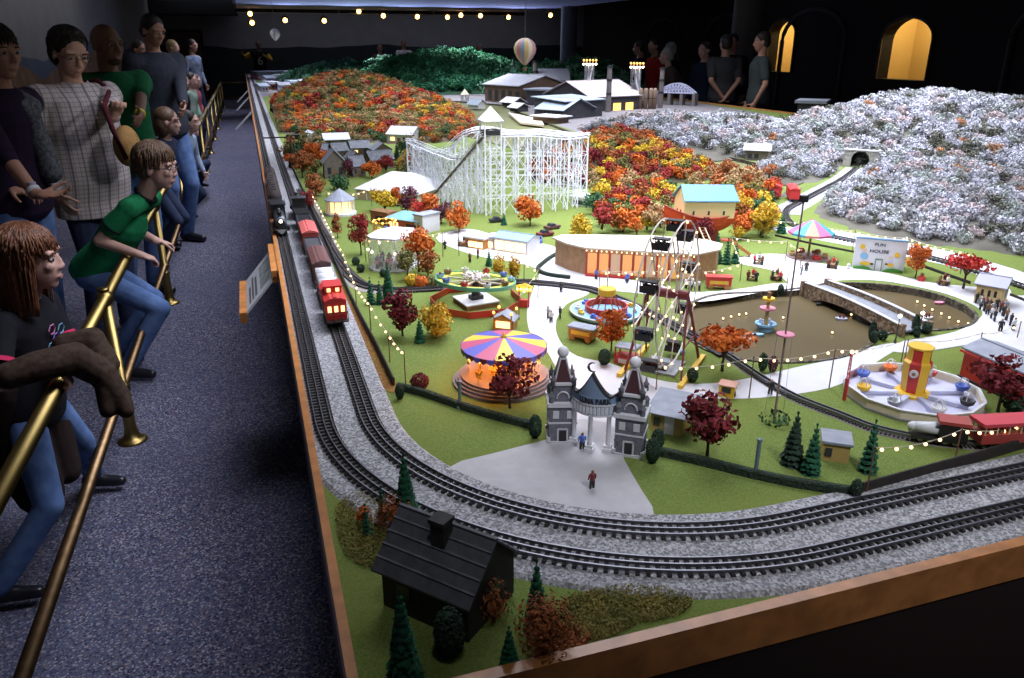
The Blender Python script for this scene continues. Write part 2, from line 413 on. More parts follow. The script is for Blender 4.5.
# ================= ballast and main tracks =================
AC = Vector((.785, 1.506))
def loop_path(R, y_far=24.2, x_far=5.9, n=40):
    p = [Vector((AC.x - R, y_far - (y_far - AC.y) * i / 30, TZ)) for i in range(30)]
    p += [Vector((AC.x - R * math.cos(PI / 2 * i / n), AC.y - R * math.sin(PI / 2 * i / n), TZ)) for i in range(n + 1)]
    p += [Vector((AC.x + (x_far - AC.x) * i / 30, AC.y - R, TZ)) for i in range(1, 31)]
    return p
bl = MB().sweep(loop_path(.663), [(-.108, 0), (-.1, .005), (.1, .005), (.108, 0)])
bl.v = [(max(p[0], X0 + .006), max(p[1], Y0 + .001), p[2]) for p in bl.v]
struct(bl.obj('ground_ballast', m_ball))
m_rail = mat('rail_steel', (.16, .16, .18), .35, .8); m_tie = mat('sleeper_dark', (.035, .03, .03), .8)
tie_me = MB().box((0, 0, .0035), (.044, .0065, .005)).mesh('sleeper', m_tie)
def railtrack(name, label, pts, z, gauge=.032, third=True, near=100, pitch=.0155, tie=tie_me, group=None, wide=1.0):
    p0 = pts[0]; t = thing(name, label, 'railway track', (p0.x, p0.y, TZ + z), group=group)
    loc = [p - Vector((p0.x, p0.y, TZ)) for p in pts]
    for off in ((-gauge / 2, 0, gauge / 2) if third else (-gauge / 2, gauge / 2)):
        rb = MB().sweep(loc, [(off - .0012, .006), (off + .0012, .006), (off + .0012, .0115), (off - .0012, .0115)])
        rb.obj('rail', m_rail, t)
    st = resample(pts, pitch); items = []
    for i in range(1, len(st) - 1):
        d = st[i + 1] - st[i - 1]; items.append((st[i], math.atan2(d.y, d.x) + PI / 2 - PI / 2))
    def inview(p):
        return zc(p) > .5 and abs((p.x * RT.x + p.y * RT.y) / zc(p)) < .69
    items.sort(key=lambda q: (not inview(q[0]), zc(q[0])))
    for p, a in items[:near]:
        o = bpy.data.objects.new('sleeper', tie); C.objects.link(o); o.parent = t
        o.location = p - Vector((p0.x, p0.y, TZ)); o.rotation_euler = (0, 0, a - PI / 2); o.scale = (wide, 1, 1)
    far = MB()
    for p, a in items[near:]:
        far.box(p - Vector((p0.x, p0.y, TZ)) + UP * .0035, (.044 * wide, .0065, .005), rz=a - PI / 2)
    if far.v:
        o = far.obj('sleepers', m_tie, t); o['kind'] = 'stuff'
    return t
railtrack('railway_track', 'outer three rail track curving round the corner next to the oak rim', loop_path(.708), .004)
railtrack('railway_track', 'inner three rail track curving just outside the park fence and hedges', loop_path(.615), .004)

# ================= brass railing along the aisle =================
m_brass = mat('brass_dull', (.30, .215, .075), .36, 1.0)
m_brass2 = mat('brass_worn', (.20, .125, .065), .42, 1.0, noise=.15, nscale=30)
RXc = -.655; RZ = .668; RZ2 = RX(101, 450, RXc).z
rl = thing('railing', 'long polished brass double railing between the visitors and the model table', 'railing', (RXc, 0, 0))
posts = [1.36 + 2.065 * i for i in range(12)]; YE = 24.3
def rail_ball(mb, y, z, r):
    mb.smooth = True; mb.ball((0, y, z), r, 16, 10); mb.smooth = False
tr_ = MB(); tr_.smooth = True; tr_.cyl((0, -.6, RZ), (0, YE, RZ), .024, n=20); tr_.cyl((0, YE, RZ), (-RXc + X0 - .03, YE, RZ), .02, n=12); tr_.obj('top_rail', m_brass, rl)
lr_ = MB(); lr_.smooth = True; lr_.cyl((0, -.6, RZ2), (0, YE, RZ2), .020, n=20); lr_.cyl((0, YE, RZ2), (-RXc + X0 - .03, YE, RZ2), .017, n=12); lr_.obj('lower_rail', m_brass2, rl)
for y in posts + [YE]:
    pm = MB(); pm.smooth = True
    pm.lathe([(.062, 0), (.062, .006), (.052, .014), (.034, .022), (.030, .05), (.026, .06), (.024, RZ2 - .05), (.03, RZ2 - .045), (.03, RZ2 - .035), (.022, RZ2 - .03), (.022, RZ - .03)], 20, (0, y, 0))
    po = pm.obj('post', m_brass, rl)
    b = MB(); rail_ball(b, y, RZ2, .032); b.obj('collar', m_brass, po)
    b = MB(); rail_ball(b, y, RZ, .036); b.smooth = True; b.lathe([(.02, RZ + .03), (.024, RZ + .034), (.024, RZ + .044), (.012, RZ + .047)], 16, (0, y, 0)); b.obj('knob', m_brass, po)
# reading panel hooked on the rim
ip = thing('reading_panel', 'slanted information board with oak edges hooked on the near end of the table rim', 'information board', (X0, 2.74, 0))
def sl(mb, x, z, w, h, y0, y1): mb.slab([(x, y0, z), (x + w, y0, z), (x + w, y0, z + h), (x, y0, z + h)], (0, y1 - y0, 0))
q = MB(); q.slab([(-.018, 0, .885), (-.135, 0, .752), (-.14, 0, .757), (-.023, 0, .89)], (0, .41, 0)); q.obj('board', mat('panel_print', (.50, .52, .55), .4), ip)
q = MB()
for (s0, s1, y0, y1, k) in ((.12, .45, .05, .36, 0), (.55, .62, .05, .3, 1), (.66, .72, .05, .34, 1), (.76, .82, .05, .25, 1)):
    a = Vector((-.023, 0, .8905)); b_ = Vector((-.14, 0, .7575)); p0 = a.lerp(b_, s0); p1 = a.lerp(b_, s1)
    q.mat(k); q.add([(p0.x, y0, p0.z), (p0.x, y1, p0.z), (p1.x, y1, p1.z), (p1.x, y0, p1.z)], [(0, 1, 2, 3)])
q.obj('printed_picture', [mat('print_grey', (.23, .26, .25), .5, noise=.5, nscale=30), mat('print_line', (.1, .1, .11), .5)], ip)
q = MB(); q.bb(-.155, -.005, .73, -.13, .415, .768); q.obj('edging', m_rim, ip); q = MB(); q.bb(-.032, .0, .868, -.006, .415, .91); q.obj('edging', m_rim, ip)
for i, yb in enumerate((10.4, 13.6, 15.6)):
    b = thing('rail_bracket', ['pale slanted bracket hanging off the rim beside the aisle, the nearest of three', 'pale slanted bracket hanging off the far rim, middle one of three', 'pale slanted bracket hanging off the far rim, the farthest of three'][i], 'bracket', (X0, yb, .8), group='brackets on the far rim')
    MB().bar((-.01, 0, .08), (-.22, 0, -.12), .03, .02).obj('arm', mat('panel_print', (.5, .52, .55), .4), b)
    MB().bb(-.012, -.02, .0, -.006, .02, .1).obj('plate', m_rim, b)
# ================= foliage =================
def leaf_mat(name, c, var=.35, c2=None):
    return mat('leaf_' + name, c, .75, noise=0 if c2 else var, nscale=28, col2=c2, spec=.25)
LM = {
 'orange': leaf_mat('orange', (.62, .16, .02), c2=(.42, .08, .015)), 'red': leaf_mat('red', (.32, .035, .025), c2=(.18, .015, .02)),
 'darkred': leaf_mat('darkred', (.20, .022, .028), c2=(.10, .012, .018)), 'brightred': leaf_mat('brightred', (.55, .05, .03), c2=(.36, .03, .03)),
 'yellow': leaf_mat('yellow', (.62, .42, .03), c2=(.46, .30, .03)), 'gold': leaf_mat('gold', (.66, .42, .04), c2=(.46, .27, .025)),
 'rust': leaf_mat('rust', (.36, .12, .035), c2=(.24, .07, .025)), 'olive': leaf_mat('olive', (.20, .18, .05), c2=(.12, .12, .04)),
 'tan': leaf_mat('tan', (.42, .27, .13), c2=(.28, .17, .08)), 'green': leaf_mat('green', (.05, .13, .05), c2=(.025, .075, .035)),
 'moss': leaf_mat('moss', (.24, .19, .045), c2=(.13, .13, .03)), 'purple': leaf_mat('purple', (.15, .04, .06), c2=(.09, .025, .04)), 'conifer': leaf_mat('conifer', (.022, .125, .06), c2=(.012, .075, .04)),
 'dkgreen': leaf_mat('dkgreen', (.028, .06, .035), c2=(.016, .036, .022)), 'hillgreen': leaf_mat('hillgreen', (.05, .21, .09), c2=(.025, .12, .06)),
 'palegreen': leaf_mat('palegreen', (.16, .34, .22), c2=(.10, .24, .15)),
 'frost': leaf_mat('frost', (.57, .57, .64), c2=(.42, .415, .47)), 'frostgrey': leaf_mat('frostgrey', (.40, .40, .42), c2=(.26, .27, .27)),
 'frostpink': leaf_mat('frostpink', (.56, .47, .48), c2=(.42, .34, .34)), 'frostgreen': leaf_mat('frostgreen', (.42, .46, .44), c2=(.30, .33, .31)),
 'frostdark': leaf_mat('frostdark', (.16, .16, .13), c2=(.08, .085, .06)), 'frostrust': leaf_mat('frostrust', (.48, .24, .12), c2=(.36, .17, .09))}
m_bark = mat('bark', (.07, .045, .03), .9, noise=.3, nscale=60); m_bark2 = mat('bark_grey', (.13, .11, .10), .9, noise=.3, nscale=60)
def leaf_quads(R, P, N, size, ar=.62):
    """one small folded leaf (two quads would be lost at this size: a rhombus) at each point P facing about N"""
    n = len(P); t = R.normal(size=(n, 3)); t -= N * (t * N).sum(1)[:, None]; t /= np.linalg.norm(t, axis=1)[:, None] + 1e-9
    b = np.cross(N, t); s = size * R.uniform(.7, 1.3, n)[:, None]
    v = np.stack([P - t * s, P - b * s * ar + N * s * .15, P + t * s, P + b * s * ar + N * s * .15], 1)
    return v.reshape(-1, 3), np.arange(n * 4).reshape(n, 4)
def crown(seed, rad, puffs, per, size, flat=0.0, jit=.55, pr=.45):
    R = np.random.default_rng(seed); rad = np.array(rad)
    c = R.normal(size=(puffs, 3)); c /= np.linalg.norm(c, axis=1)[:, None]; c *= R.uniform(.35, .72, (puffs, 1)); c[:, 2] *= 1 - flat * .5
    if flat: c[:, 2] = np.abs(c[:, 2]) * (1 - flat) - .1
    d = R.normal(size=(puffs * per, 3)); d /= np.linalg.norm(d, axis=1)[:, None]
    pc = np.repeat(c, per, 0); prr = np.repeat(R.uniform(.75, 1.2, (puffs, 1)) * pr, per, 0)
    P = pc + d * prr * R.uniform(.75, 1.05, (puffs * per, 1)) * np.array([1, 1, .8])
    N = d + R.normal(size=d.shape) * jit; N /= np.linalg.norm(N, axis=1)[:, None]
    return leaf_quads(R, P * rad, N, size)
# ---- hills ----
def hfun(bumps):
    def h(x, y):
        best = 0.0
        for (bx, by, bh, br) in bumps:
            d = math.hypot(x - bx, y - by) / br
            if d < 1:
                q = bh * (1 - d * d) ** 1.15
                best = math.sqrt(best * best + q * q) if False else max(best, q) + .22 * min(best, q)
        return best
    return h
def bump(u, v, D, r, dz=-.035):
    p = RD(u, v, D); return (p.x, p.y, p.z - TZ + dz, r)
HILLS = {}
def hill(name, label, bumps, m, res=.07, xmin=None, f=None):
    f = f or hfun(bumps); x0 = min(b[0] - b[3] for b in bumps); x1 = max(b[0] + b[3] for b in bumps); y0 = min(b[1] - b[3] for b in bumps); y1 = max(b[1] + b[3] for b in bumps)
    x0 = max(x0, xmin if xmin is not None else X0 + .2); x1 = min(x1, X1 - .02); y1 = min(y1, Y1 - .05)
    nx, ny = int((x1 - x0) / res) + 2, int((y1 - y0) / res) + 2; vs = []; fs = []; hh = []
    for j in range(ny):
        for i in range(nx):
            x, y = min(x0 + i * res, x1), min(y0 + j * res, y1); z = f(x, y); hh.append(z); vs.append((x, y, TZ + (z if z > 0 else -.012)))
    for j in range(ny - 1):
        for i in range(nx - 1):
            a = j * nx + i
            if max(hh[a], hh[a + 1], hh[a + nx], hh[a + nx + 1]) > 0: fs.append((a, a + 1, a + nx + 1, a + nx))
    mb = MB(); mb.smooth = True; mb.add(vs, fs); o = mb.obj(name, m); struct(o, label)
    HILLS[name] = (f, (x0, y0, x1, y1)); return f
m_hillbrown = mat('hill_soil', (.09, .06, .03), .95, col2=(.05, .04, .02), nscale=9)
m_hillgreen = mat('hill_turf', (.02, .06, .03), .95, col2=(.012, .04, .02), nscale=9)
m_hillgrey = mat('hill_rock', (.12, .11, .09), .95, col2=(.07, .065, .05), nscale=7, bump=.3)
def scatter(f, box, step, seed, keep=lambda x, y: True):
    q = random.Random(seed); out = []; x0, y0, x1, y1 = box; y = y0
    while y < y1:
        x = x0 + q.uniform(0, step)
        while x < x1:
            px, py = x + q.uniform(-.45, .45) * step, y + q.uniform(-.45, .45) * step
            z = f(px, py)
            if z > .006 and keep(px, py): out.append((px, py, z))
            x += step
        y += step
    return out
def visible(x, y, z):
    p = Vector((x, y, TZ + z)); d = zc(p); 
    return d > .3 and abs((p.x * RT.x + p.y * RT.y) / d) < .69
def forest(name, spots, palette, R, n_single, label, group, seed, cat='tree', trunk=True, stuff_name='far_foliage', stuff_label=''):
    """palette: list of (colour key, weight, word).  nearest n_single are trees of their own, the rest one mass"""
    q = random.Random(seed)
    spots.sort(key=lambda s: (not visible(*s), zc(Vector((s[0], s[1], TZ + s[2])))))
    keys = [p[0] for p in palette]; w = [p[1] for p in palette]; words = {p[0]: p[2] for p in palette}
    tmpl = {}
    for i, k in enumerate(keys):
        for var in range(2):
            v, f = crown(seed * 100 + i * 7 + var, (R, R, R * .85), 11, 30, R * .125)
            tmpl[k, var] = (v, f, npmesh('foliage', v, f, LM[k]))
    tr_me = None
    if trunk:
        t = MB().cyl((0, 0, -R * 1.1), (0, 0, -R * .1), R * .1, R * .06, 5, False)
        tr_me = t.mesh('trunk', m_bark)
    for (x, y, z) in spots[:n_single]:
        k = q.choices(keys, w)[0]; s = q.uniform(.75, 1.25)
        o = bpy.data.objects.new(name, tmpl[k, q.randrange(2)][2]); C.objects.link(o)
        o.location = (x, y, TZ + z + R * .62 * s); o.rotation_euler = (q.uniform(-.2, .2), q.uniform(-.2, .2), q.uniform(0, 6.28)); o.scale = (s, s, s * q.uniform(.8, 1.2))
        tag(o, label % words[k], cat, group)
        if trunk:
            b = bpy.data.objects.new('trunk', tr_me); C.objects.link(b); b.parent = o
    rest = spots[n_single:]
    if rest:
        V = []; Fq = []; MI = []; nv = 0
        for (x, y, z) in rest:
            k = q.choices(keys, w)[0]; v, f, _ = tmpl[k, q.randrange(2)]; a = q.uniform(0, 6.28); s = q.uniform(.75, 1.25) * 1.05
            far = zc(Vector((x, y, TZ + z)))
            ca, sa = math.cos(a) * s, math.sin(a) * s
            vv = np.stack([v[:, 0] * ca - v[:, 1] * sa + x, v[:, 0] * sa + v[:, 1] * ca + y, v[:, 2] * s + TZ + z + R * .62 * s], 1)
            V.append(vv); Fq.append(f + nv); MI.append(np.full(len(f), keys.index(k))); nv += len(v)
        me = npmesh(stuff_name, np.concatenate(V), np.concatenate(Fq), [LM[k] for k in keys], np.concatenate(MI))
        o = bpy.data.objects.new(stuff_name, me); C.objects.link(o); tag(o, stuff_label, 'foliage', None, 'stuff')
AUT = [('orange', 1.9, 'orange'), ('red', .8, 'red'), ('rust', 2.4, 'rust brown'), ('olive', 3.6, 'olive green'), ('tan', 3.4, 'pale tan'), ('gold', .9, 'golden'), ('green', 1.1, 'green'), ('brightred', .5, 'bright red')]
# big autumn hill at left
f = hill('hill_autumn', 'broad wooded hill in autumn colours behind the village', [bump(362, 80, 9.4, 1.05), bump(335, 84, 9.5, .95), bump(312, 92, 9.0, .85), bump(400, 90, 8.6, .78), bump(428, 108, 7.8, .5), bump(330, 114, 8.2, 1.1), bump(276, 117, 8.9, .7), bump(378, 116, 7.4, .8), bump(440, 124, 7.1, .32), bump(410, 128, 6.9, .5), bump(292, 126, 7.9, .8), bump(322, 132, 7.2, .7)], m_hillbrown, .12, xmin=.25)
def keepO(x, y): return x > .275
SO = scatter(f, HILLS['hill_autumn'][1], .072, 11, keepO)
forest('forest_tree', SO, AUT, .05, 270, '%s tree in the thick forest on the broad hill behind the village', 'trees on the broad autumn hill', 1, stuff_name='forest_canopy', stuff_label='dense mixed autumn treetops covering the far slopes of the broad hill')
# small autumn hill right of the coaster
f = hill('hill_small', 'small autumn hill between the white coaster and the river', [bump(618, 135, 4.95, .50), bump(592, 146, 4.75, .40), bump(655, 152, 4.9, .40)], m_hillbrown, .06)
SS = scatter(f, HILLS['hill_small'][1], .052, 12)
forest('hillside_tree', SS, [('red', 2, 'red'), ('orange', 2.2, 'orange'), ('darkred', 2, 'dark red'), ('yellow', 1.4, 'yellow'), ('rust', 2, 'rust brown'), ('olive', 1.4, 'olive green'), ('tan', 1, 'tan'), ('green', .5, 'green')], .048, 280, '%s tree on the small hill between the white coaster and the river', 'trees on the small autumn hill', 2, stuff_name='hillside_canopy', stuff_label='autumn treetops on the far side of the small hill')
# dark green hills at the back
f = hill('hill_green', 'round dark green wooded hill behind the river', [bump(447, 60, 15.2, 2.0), bump(425, 72, 14.6, 1.3), bump(478, 74, 15.0, 1.2)], m_hillgreen, .2)
forest('evergreen_shrub', scatter(f, HILLS['hill_green'][1], .16, 13), [('hillgreen', 4, 'dark green'), ('conifer', 2, 'deep green')], .13, 130, '%s shrub on the round green hill behind the river', 'shrubs on the round green hill', 3, 'shrub', False, 'evergreen_canopy', 'dark green shrubs on the far slope of the round hill')
f = hill('hill_pale', 'low pale green hill beyond the dark green hill', [bump(410, 63, 19.5, 1.5), bump(388, 66, 20, 1.1), bump(470, 66, 17.5, 1.6), bump(345, 68, 17, 1.3)], m_hillgreen, .25)
forest('pale_shrub', scatter(f, HILLS['hill_pale'][1], .2, 14), [('palegreen', 4, 'pale green'), ('hillgreen', 1.5, 'dark green')], .15, 40, '%s shrub on the low hill beyond the dark green hill', 'shrubs on the low pale hill', 4, 'shrub', False, 'pale_canopy', 'pale green shrubs on the farthest low hill')
f = hill('hill_mill', 'low green hill behind the steel mill', [bump(545, 72, 14.0, 1.2), bump(588, 70, 14.2, 1.1), bump(625, 78, 14.0, 1.2)], m_hillgreen, .25)
forest('mill_shrub', scatter(f, HILLS['hill_mill'][1], .2, 15), [('palegreen', 2, 'pale green'), ('hillgreen', 3, 'dark green')], .15, 40, '%s shrub on the low hill behind the steel mill', 'shrubs behind the steel mill', 5, 'shrub', False, 'mill_canopy', 'green shrubs on the far side of the hill behind the mill')
# frosted hills
FRO = [('frost', 5, 'frosty white'), ('frostgrey', 3.6, 'frosty grey'), ('frostpink', 1.8, 'frosty pinkish'), ('frostgreen', 1.3, 'frosty grey green'), ('frostdark', 1.9, 'dark bare'), ('frostrust', .25, 'frosty rust')]
trk = [G(*a) for a in ((857, 168), (842, 180), (820, 190), (800, 202), (792, 210), (800, 222), (830, 232))]
def nearpath(x, y, P, d): return min((math.hypot(x - p.x, y - p.y) for p in smooth_path(P, 4))) < d
kt = lambda x, y: not nearpath(x, y, trk, .125) and math.hypot(x - trk[0].x + .05, y - trk[0].y + .10) > .24
B1 = [bump(605, 130, 6.3, .62), bump(660, 119, 6.6, .85), bump(720, 121, 6.4, .8), bump(780, 128, 6.2, .75), bump(825, 135, 6.1, .55)]
f = hill('hill_frost', 'frosted white hill along the river in front of the steel mill', B1, m_hillgrey, .08)
riv = [Vector((p.x, p.y)) for p in river]
def inpoly(x, y, P):
    c = False; n = len(P); j = n - 1
    for i in range(n):
        if (P[i].y > y) != (P[j].y > y) and x < (P[j].x - P[i].x) * (y - P[i].y) / (P[j].y - P[i].y) + P[i].x: c = not c
        j = i
    return c
forest('frosted_shrub', scatter(f, HILLS['hill_frost'][1], .075, 16, lambda x, y: not inpoly(x, y, riv) and kt(x, y)), FRO, .052, 90, '%s shrub on the hill between the river and the steel mill', 'frosted shrubs by the river', 6, 'shrub', False, 'frost_cover', 'frosted brush covering the upper hill in front of the steel mill')
B2 = [bump(930, 104, 6.2, 1.1), bump(865, 113, 6.3, .9), bump(1010, 106, 6.2, 1.1), bump(985, 135, 5.4, .8), bump(880, 138, 5.75, .6)]
B3 = [bump(895, 152, 4.75, .55), bump(940, 168, 4.3, .58), bump(1000, 180, 3.95, .62), bump(905, 185, 3.85, .62), bump(860, 205, 3.75, .52), bump(960, 205, 3.5, .62), bump(1030, 200, 3.35, .6)]
B4 = [bump(822, 160, 4.85, .42), bump(785, 178, 4.55, .36), bump(838, 152, 5.2, .4)]
f = hill('hill_frost_rear', 'high frosted white hill behind the tunnel mouth', B2, m_hillgrey, .08)
forest('frosted_bush', scatter(f, HILLS['hill_frost_rear'][1], .08, 17, kt), FRO, .055, 110, '%s bush on the high hill behind the tunnel mouth', 'frosted bushes behind the tunnel', 7, 'bush', False, 'frost_blanket', 'frosted brush over the high hill behind the tunnel mouth')
def cut(bumps):
    g = hfun(bumps); P = smooth_path(trk, 4)
    def h(x, y):
        d = min(math.hypot(x - p.x, y - p.y) for p in P); return g(x, y) * min(1, max(0, (d - .095) / .20))
    return h
f = hill('hill_frost_front', 'long frosted white slope in front of the tunnel track', B3, m_hillgrey, .05, f=cut(B3))
forest('frosted_bush', scatter(f, HILLS['hill_frost_front'][1], .062, 18, kt), FRO, .045, 200, '%s bush on the long slope between the tunnel track and the string lights', 'frosted bushes on the front slope', 8, 'bush', False, 'frost_brush', 'frosted brush over the top of the long slope in front of the tunnel')
f = hill('hill_frost_side', 'small frosted slope left of the tunnel track', B4, m_hillgrey, .05, f=cut(B4))
forest('frosted_bush', scatter(f, HILLS['hill_frost_side'][1], .062, 19, kt), FRO, .045, 60, '%s bush on the small slope left of the tunnel track', 'frosted bushes left of the tunnel', 9, 'bush', False, 'frost_patch', 'frosted brush on the back of the small slope left of the tunnel')
# ================= single trees =================
def tree(label, u, v, w, vt, vb, key, shape='round', group=None, name='autumn_tree', dens=1.0, bark=None, lean=0.0):
    """trunk foot seen at (u,v); crown w wide, from row vt down to row vb"""
    p = G(u, v); ht = HT(u, v, vt); hb = max(.006, HT(u, v, vb)); wd = M(w, p)
    t = thing(name, label, 'tree', p, rng.uniform(0, 6), group)
    rz = (ht - hb) / 2; rx = wd / 2; cz = hb + rz
    mb = MB(); mb.smooth = True
    tr = max(.0022, wd * .035)
    mb.tube([(0, 0, -.003), (tr * .5, 0, hb * .5), (0, tr * .4, hb + rz * .5), (0, 0, hb + rz * 1.3)], [tr, tr * .8, tr * .6, tr * .2], 6)
    q = random.Random(int(u * 7 + v))
    for i in range(6):
        a = i * 1.05 + q.uniform(-.3, .3); e = Vector((math.cos(a) * rx * .6, math.sin(a) * rx * .6, cz + rz * q.uniform(-.3, .5)))
        mb.tube([(0, 0, hb * .8 + rz * .1), e * .5 + Vector((0, 0, (hb + rz * .3) * .5)), e], [tr * .5, tr * .35, tr * .15], 4)
    mb.obj('trunk', bark or m_bark, t)
    pxr = w * max(8, (vb - vt)); leaf = max(.0035, min(.008, wd * .055))
    if key in ('darkred', 'red') and w > 28: leaf *= 1.1
    n = int(max(160, min(1500, 1.35 * wd * (ht - hb) / (leaf * leaf * .62) * 1.5)) * dens)
    puffs = 16 if shape != 'umbrella' else 18
    v_, f_ = crown(int(u * 3 + v * 11), (rx * 1.2, rx * 1.2, rz * 1.16), puffs, max(10, n // puffs), leaf, flat=.55 if shape == 'umbrella' else 0, pr=.40)
    if shape == 'cone':
        zz = (v_[:, 2] / rz + 1) / 2; s = np.clip(1.25 - .75 * zz, .3, 1.2)[:, None]; v_[:, :2] *= s
    me = npmesh('crown', v_ + np.array([0, 0, cz]), f_, LM[key]); o = bpy.data.objects.new('crown', me); C.objects.link(o); o.parent = t
    return t
def conifer(label, u, v, vt, w=None, key='conifer', group=None, name='conifer', tiers=None, dense=1.0):
    p = G(u, v); h = HT(u, v, vt); R = M(w, p) / 2 if w else h * .26
    t = thing(name, label, 'tree', p, rng.uniform(0, 6), group)
    MB().cyl((0, 0, -.003), (0, 0, h * .93), R * .1, R * .02, 6).obj('trunk', m_bark, t)
    n = tiers or max(9, int(h / .010)); q = np.random.default_rng(int(u * 5 + v)); V = []; Q = []; c = 0
    for i in range(n):
        k = i / (n - 1); z0 = h * (.04 + .94 * k); r = R * (1 - k) ** .9 + R * .05
        blades = int(max(9, 26 * (1 - k) + 8) * dense)
        for j in range(blades):
            a = 2 * PI * j / blades + q.uniform(-.15, .15) + i * .37; rr = r * q.uniform(.78, 1.1); d = np.array([math.cos(a), math.sin(a), 0]); s = np.array([-d[1], d[0], 0])
            wv = rr * 2.6 / blades * 1.5 + .0009; drop = rr * q.uniform(.25, .5)
            b0 = np.array([0, 0, z0 + h * .03]); m1 = d * rr * .55 + np.array([0, 0, z0 - drop * .15]); e = d * rr + np.array([0, 0, z0 - drop])
            V += [b0, m1 - s * wv, e, m1 + s * wv]; Q.append((c, c + 1, c + 2, c + 3)); c += 4
            # side twigs
            V += [m1, d * rr * .8 + s * wv * 1.9 + np.array([0, 0, z0 - drop * .5]), e * .93, d * rr * .7 - s * wv * 1.9 + np.array([0, 0, z0 - drop * .45])]; Q.append((c, c + 1, c + 2, c + 3)); c += 4
    # leading tip
    V += [np.array([0, 0, h]), np.array([R * .05, 0, h * .93]), np.array([0, 0, h * .9]), np.array([-R * .05, 0, h * .93])]; Q.append((c, c + 1, c + 2, c + 3))
    me = npmesh('branches', np.array(V), Q, LM[key]); o = bpy.data.objects.new('branches', me); C.objects.link(o); o.parent = t
    return t
def shrub(label, u, v, w, vt, key, name='round_shrub', group=None, cat='shrub', leaf=None, dens=1.0):
    p = G(u, v); h = HT(u, v, vt); R = M(w, p) / 2
    t = thing(name, label, cat, p, rng.uniform(0, 6), group)
    q = np.random.default_rng(int(u * 9 + v)); leaf = leaf or (.0028 if name == 'weed_clump' else max(.0022, R * .16))
    n = int(min(4200, max(150, 9 * R * h / leaf ** 2)) * dens)
    d = q.normal(size=(n, 3)); d /= np.linalg.norm(d, axis=1)[:, None]
    wild = name == 'weed_clump'; P_ = d * np.array([R, R, h / 2]) * (q.uniform(.15, 1.1, (n, 1)) if wild else q.uniform(.86, 1.02, (n, 1))) + np.array([0, 0, h * .5])
    N_ = d + q.normal(size=d.shape) * .4; N_ /= np.linalg.norm(N_, axis=1)[:, None]
    v_, f_ = leaf_quads(q, P_, N_, leaf); me = npmesh('foliage', v_, f_, LM[key]); o = bpy.data.objects.new('foliage', me); C.objects.link(o); o.parent = t
    MB().cyl((0, 0, -.002), (0, 0, h * .6), R * .12, R * .06, 6).obj('stem', m_bark, t)
    return t
T = tree
T('dark red tree standing right in front of the striped carousel', 510, 408, 46, 357, 396, 'darkred')
T('large dark red tree on the lawn beside the grey roofed tan hut', 707, 456, 56, 394, 444, 'darkred')
T('wide orange umbrella shaped tree beside the pond and the ferris wheel', 722, 371, 50, 319, 355, 'orange', 'umbrella')
T('bright orange tree in front of the blue rimmed car ride', 611, 351, 32, 307, 342, 'orange')
T('golden yellow tree near the white pedestal of the tilted ride', 437, 338, 34, 291, 335, 'gold', 'cone')
T('dark red tree left of the golden yellow tree', 403, 336, 36, 289, 328, 'darkred')
T('red tree with pale highlights in front of the brick pavilion', 361, 255, 22, 214, 244, 'red')
T('leaning orange tree beside the glass dance hall', 419, 272, 30, 228, 256, 'orange')
T('rust red tree tucked under the leaning orange tree', 428, 276, 22, 250, 273, 'rust')
T('olive brown round tree right of the glass dance hall', 408, 281, 20, 250, 272, 'olive')
T('orange tree standing at the left foot of the white coaster', 459, 232, 25, 200, 229, 'orange')
T('orange tree at the middle foot of the white coaster', 530, 226, 28, 194, 222, 'orange')
T('lemon yellow tree behind the long flat roofed hall', 580, 243, 22, 210, 240, 'yellow')
T('orange tree beside the white fun house front', 915, 278, 22, 243, 270, 'orange')
T('flat topped red tree behind the lit yellow shop', 963, 289, 38, 250, 274, 'brightred', 'umbrella')
T('dark red tree in front of the red barn', 998, 412, 54, 358, 396, 'darkred')
T('small rust tree near the lit round pavilion', 338, 238, 13, 213, 234, 'rust', 'cone')
T('yellow green tree in front of the big white tent', 385, 212, 26, 187, 209, 'yellow')
T('orange tree peeking above the brick pavilion roof', 398, 206, 14, 184, 204, 'orange')
T('dark purple tree right of the big white tent', 408, 214, 18, 184, 211, 'purple')
T('red tree squeezed between the tent and the coaster', 418, 220, 16, 198, 217, 'brightred')
T('orange tree at the lower left corner of the coaster', 432, 219, 22, 193, 216, 'orange')
T('purple tree behind the white shop wall under the coaster', 441, 224, 20, 202, 220, 'purple')
T('orange red tree beside the grey village houses', 372, 178, 18, 161, 177, 'orange')
T('dark red tree in front of the village houses', 349, 178, 11, 158, 176, 'purple')
T('crimson tree between village houses and tent', 386, 172, 17, 154, 171, 'red')
T('yellow tree between the village and the coaster', 402, 173, 12, 155, 172, 'yellow', 'cone')
T('rust tree at the left end of the coaster', 416, 176, 20, 148, 174, 'rust')
T('big red orange tree at the near left of the village', 316, 172, 26, 143, 167, 'orange')
T('rust brown tree just in front of the big red orange tree', 303, 178, 22, 151, 172, 'rust')
T('golden tree beside the fence at the village edge', 303, 157, 14, 136, 154, 'olive')
T('orange brown tree above the lit fence corner', 316, 196, 20, 172, 194, 'rust')
T('red brown tree beside the lit fence corner', 310, 210, 14, 190, 207, 'red')
T('dark green bushy tree below the village houses', 342, 190, 22, 172, 189, 'green')
T('reddish tree beside the coaster lift and the ark grove', 604, 205, 24, 180, 203, 'yellow')
T('yellow tree at the foot of the small autumn hill', 618, 208, 18, 182, 205, 'yellow', 'cone')
T('orange red bush tree in front of the ark grove', 623, 232, 32, 208, 228, 'orange')
T('red topped tree in the ark grove left of the hull', 644, 222, 24, 196, 220, 'red')
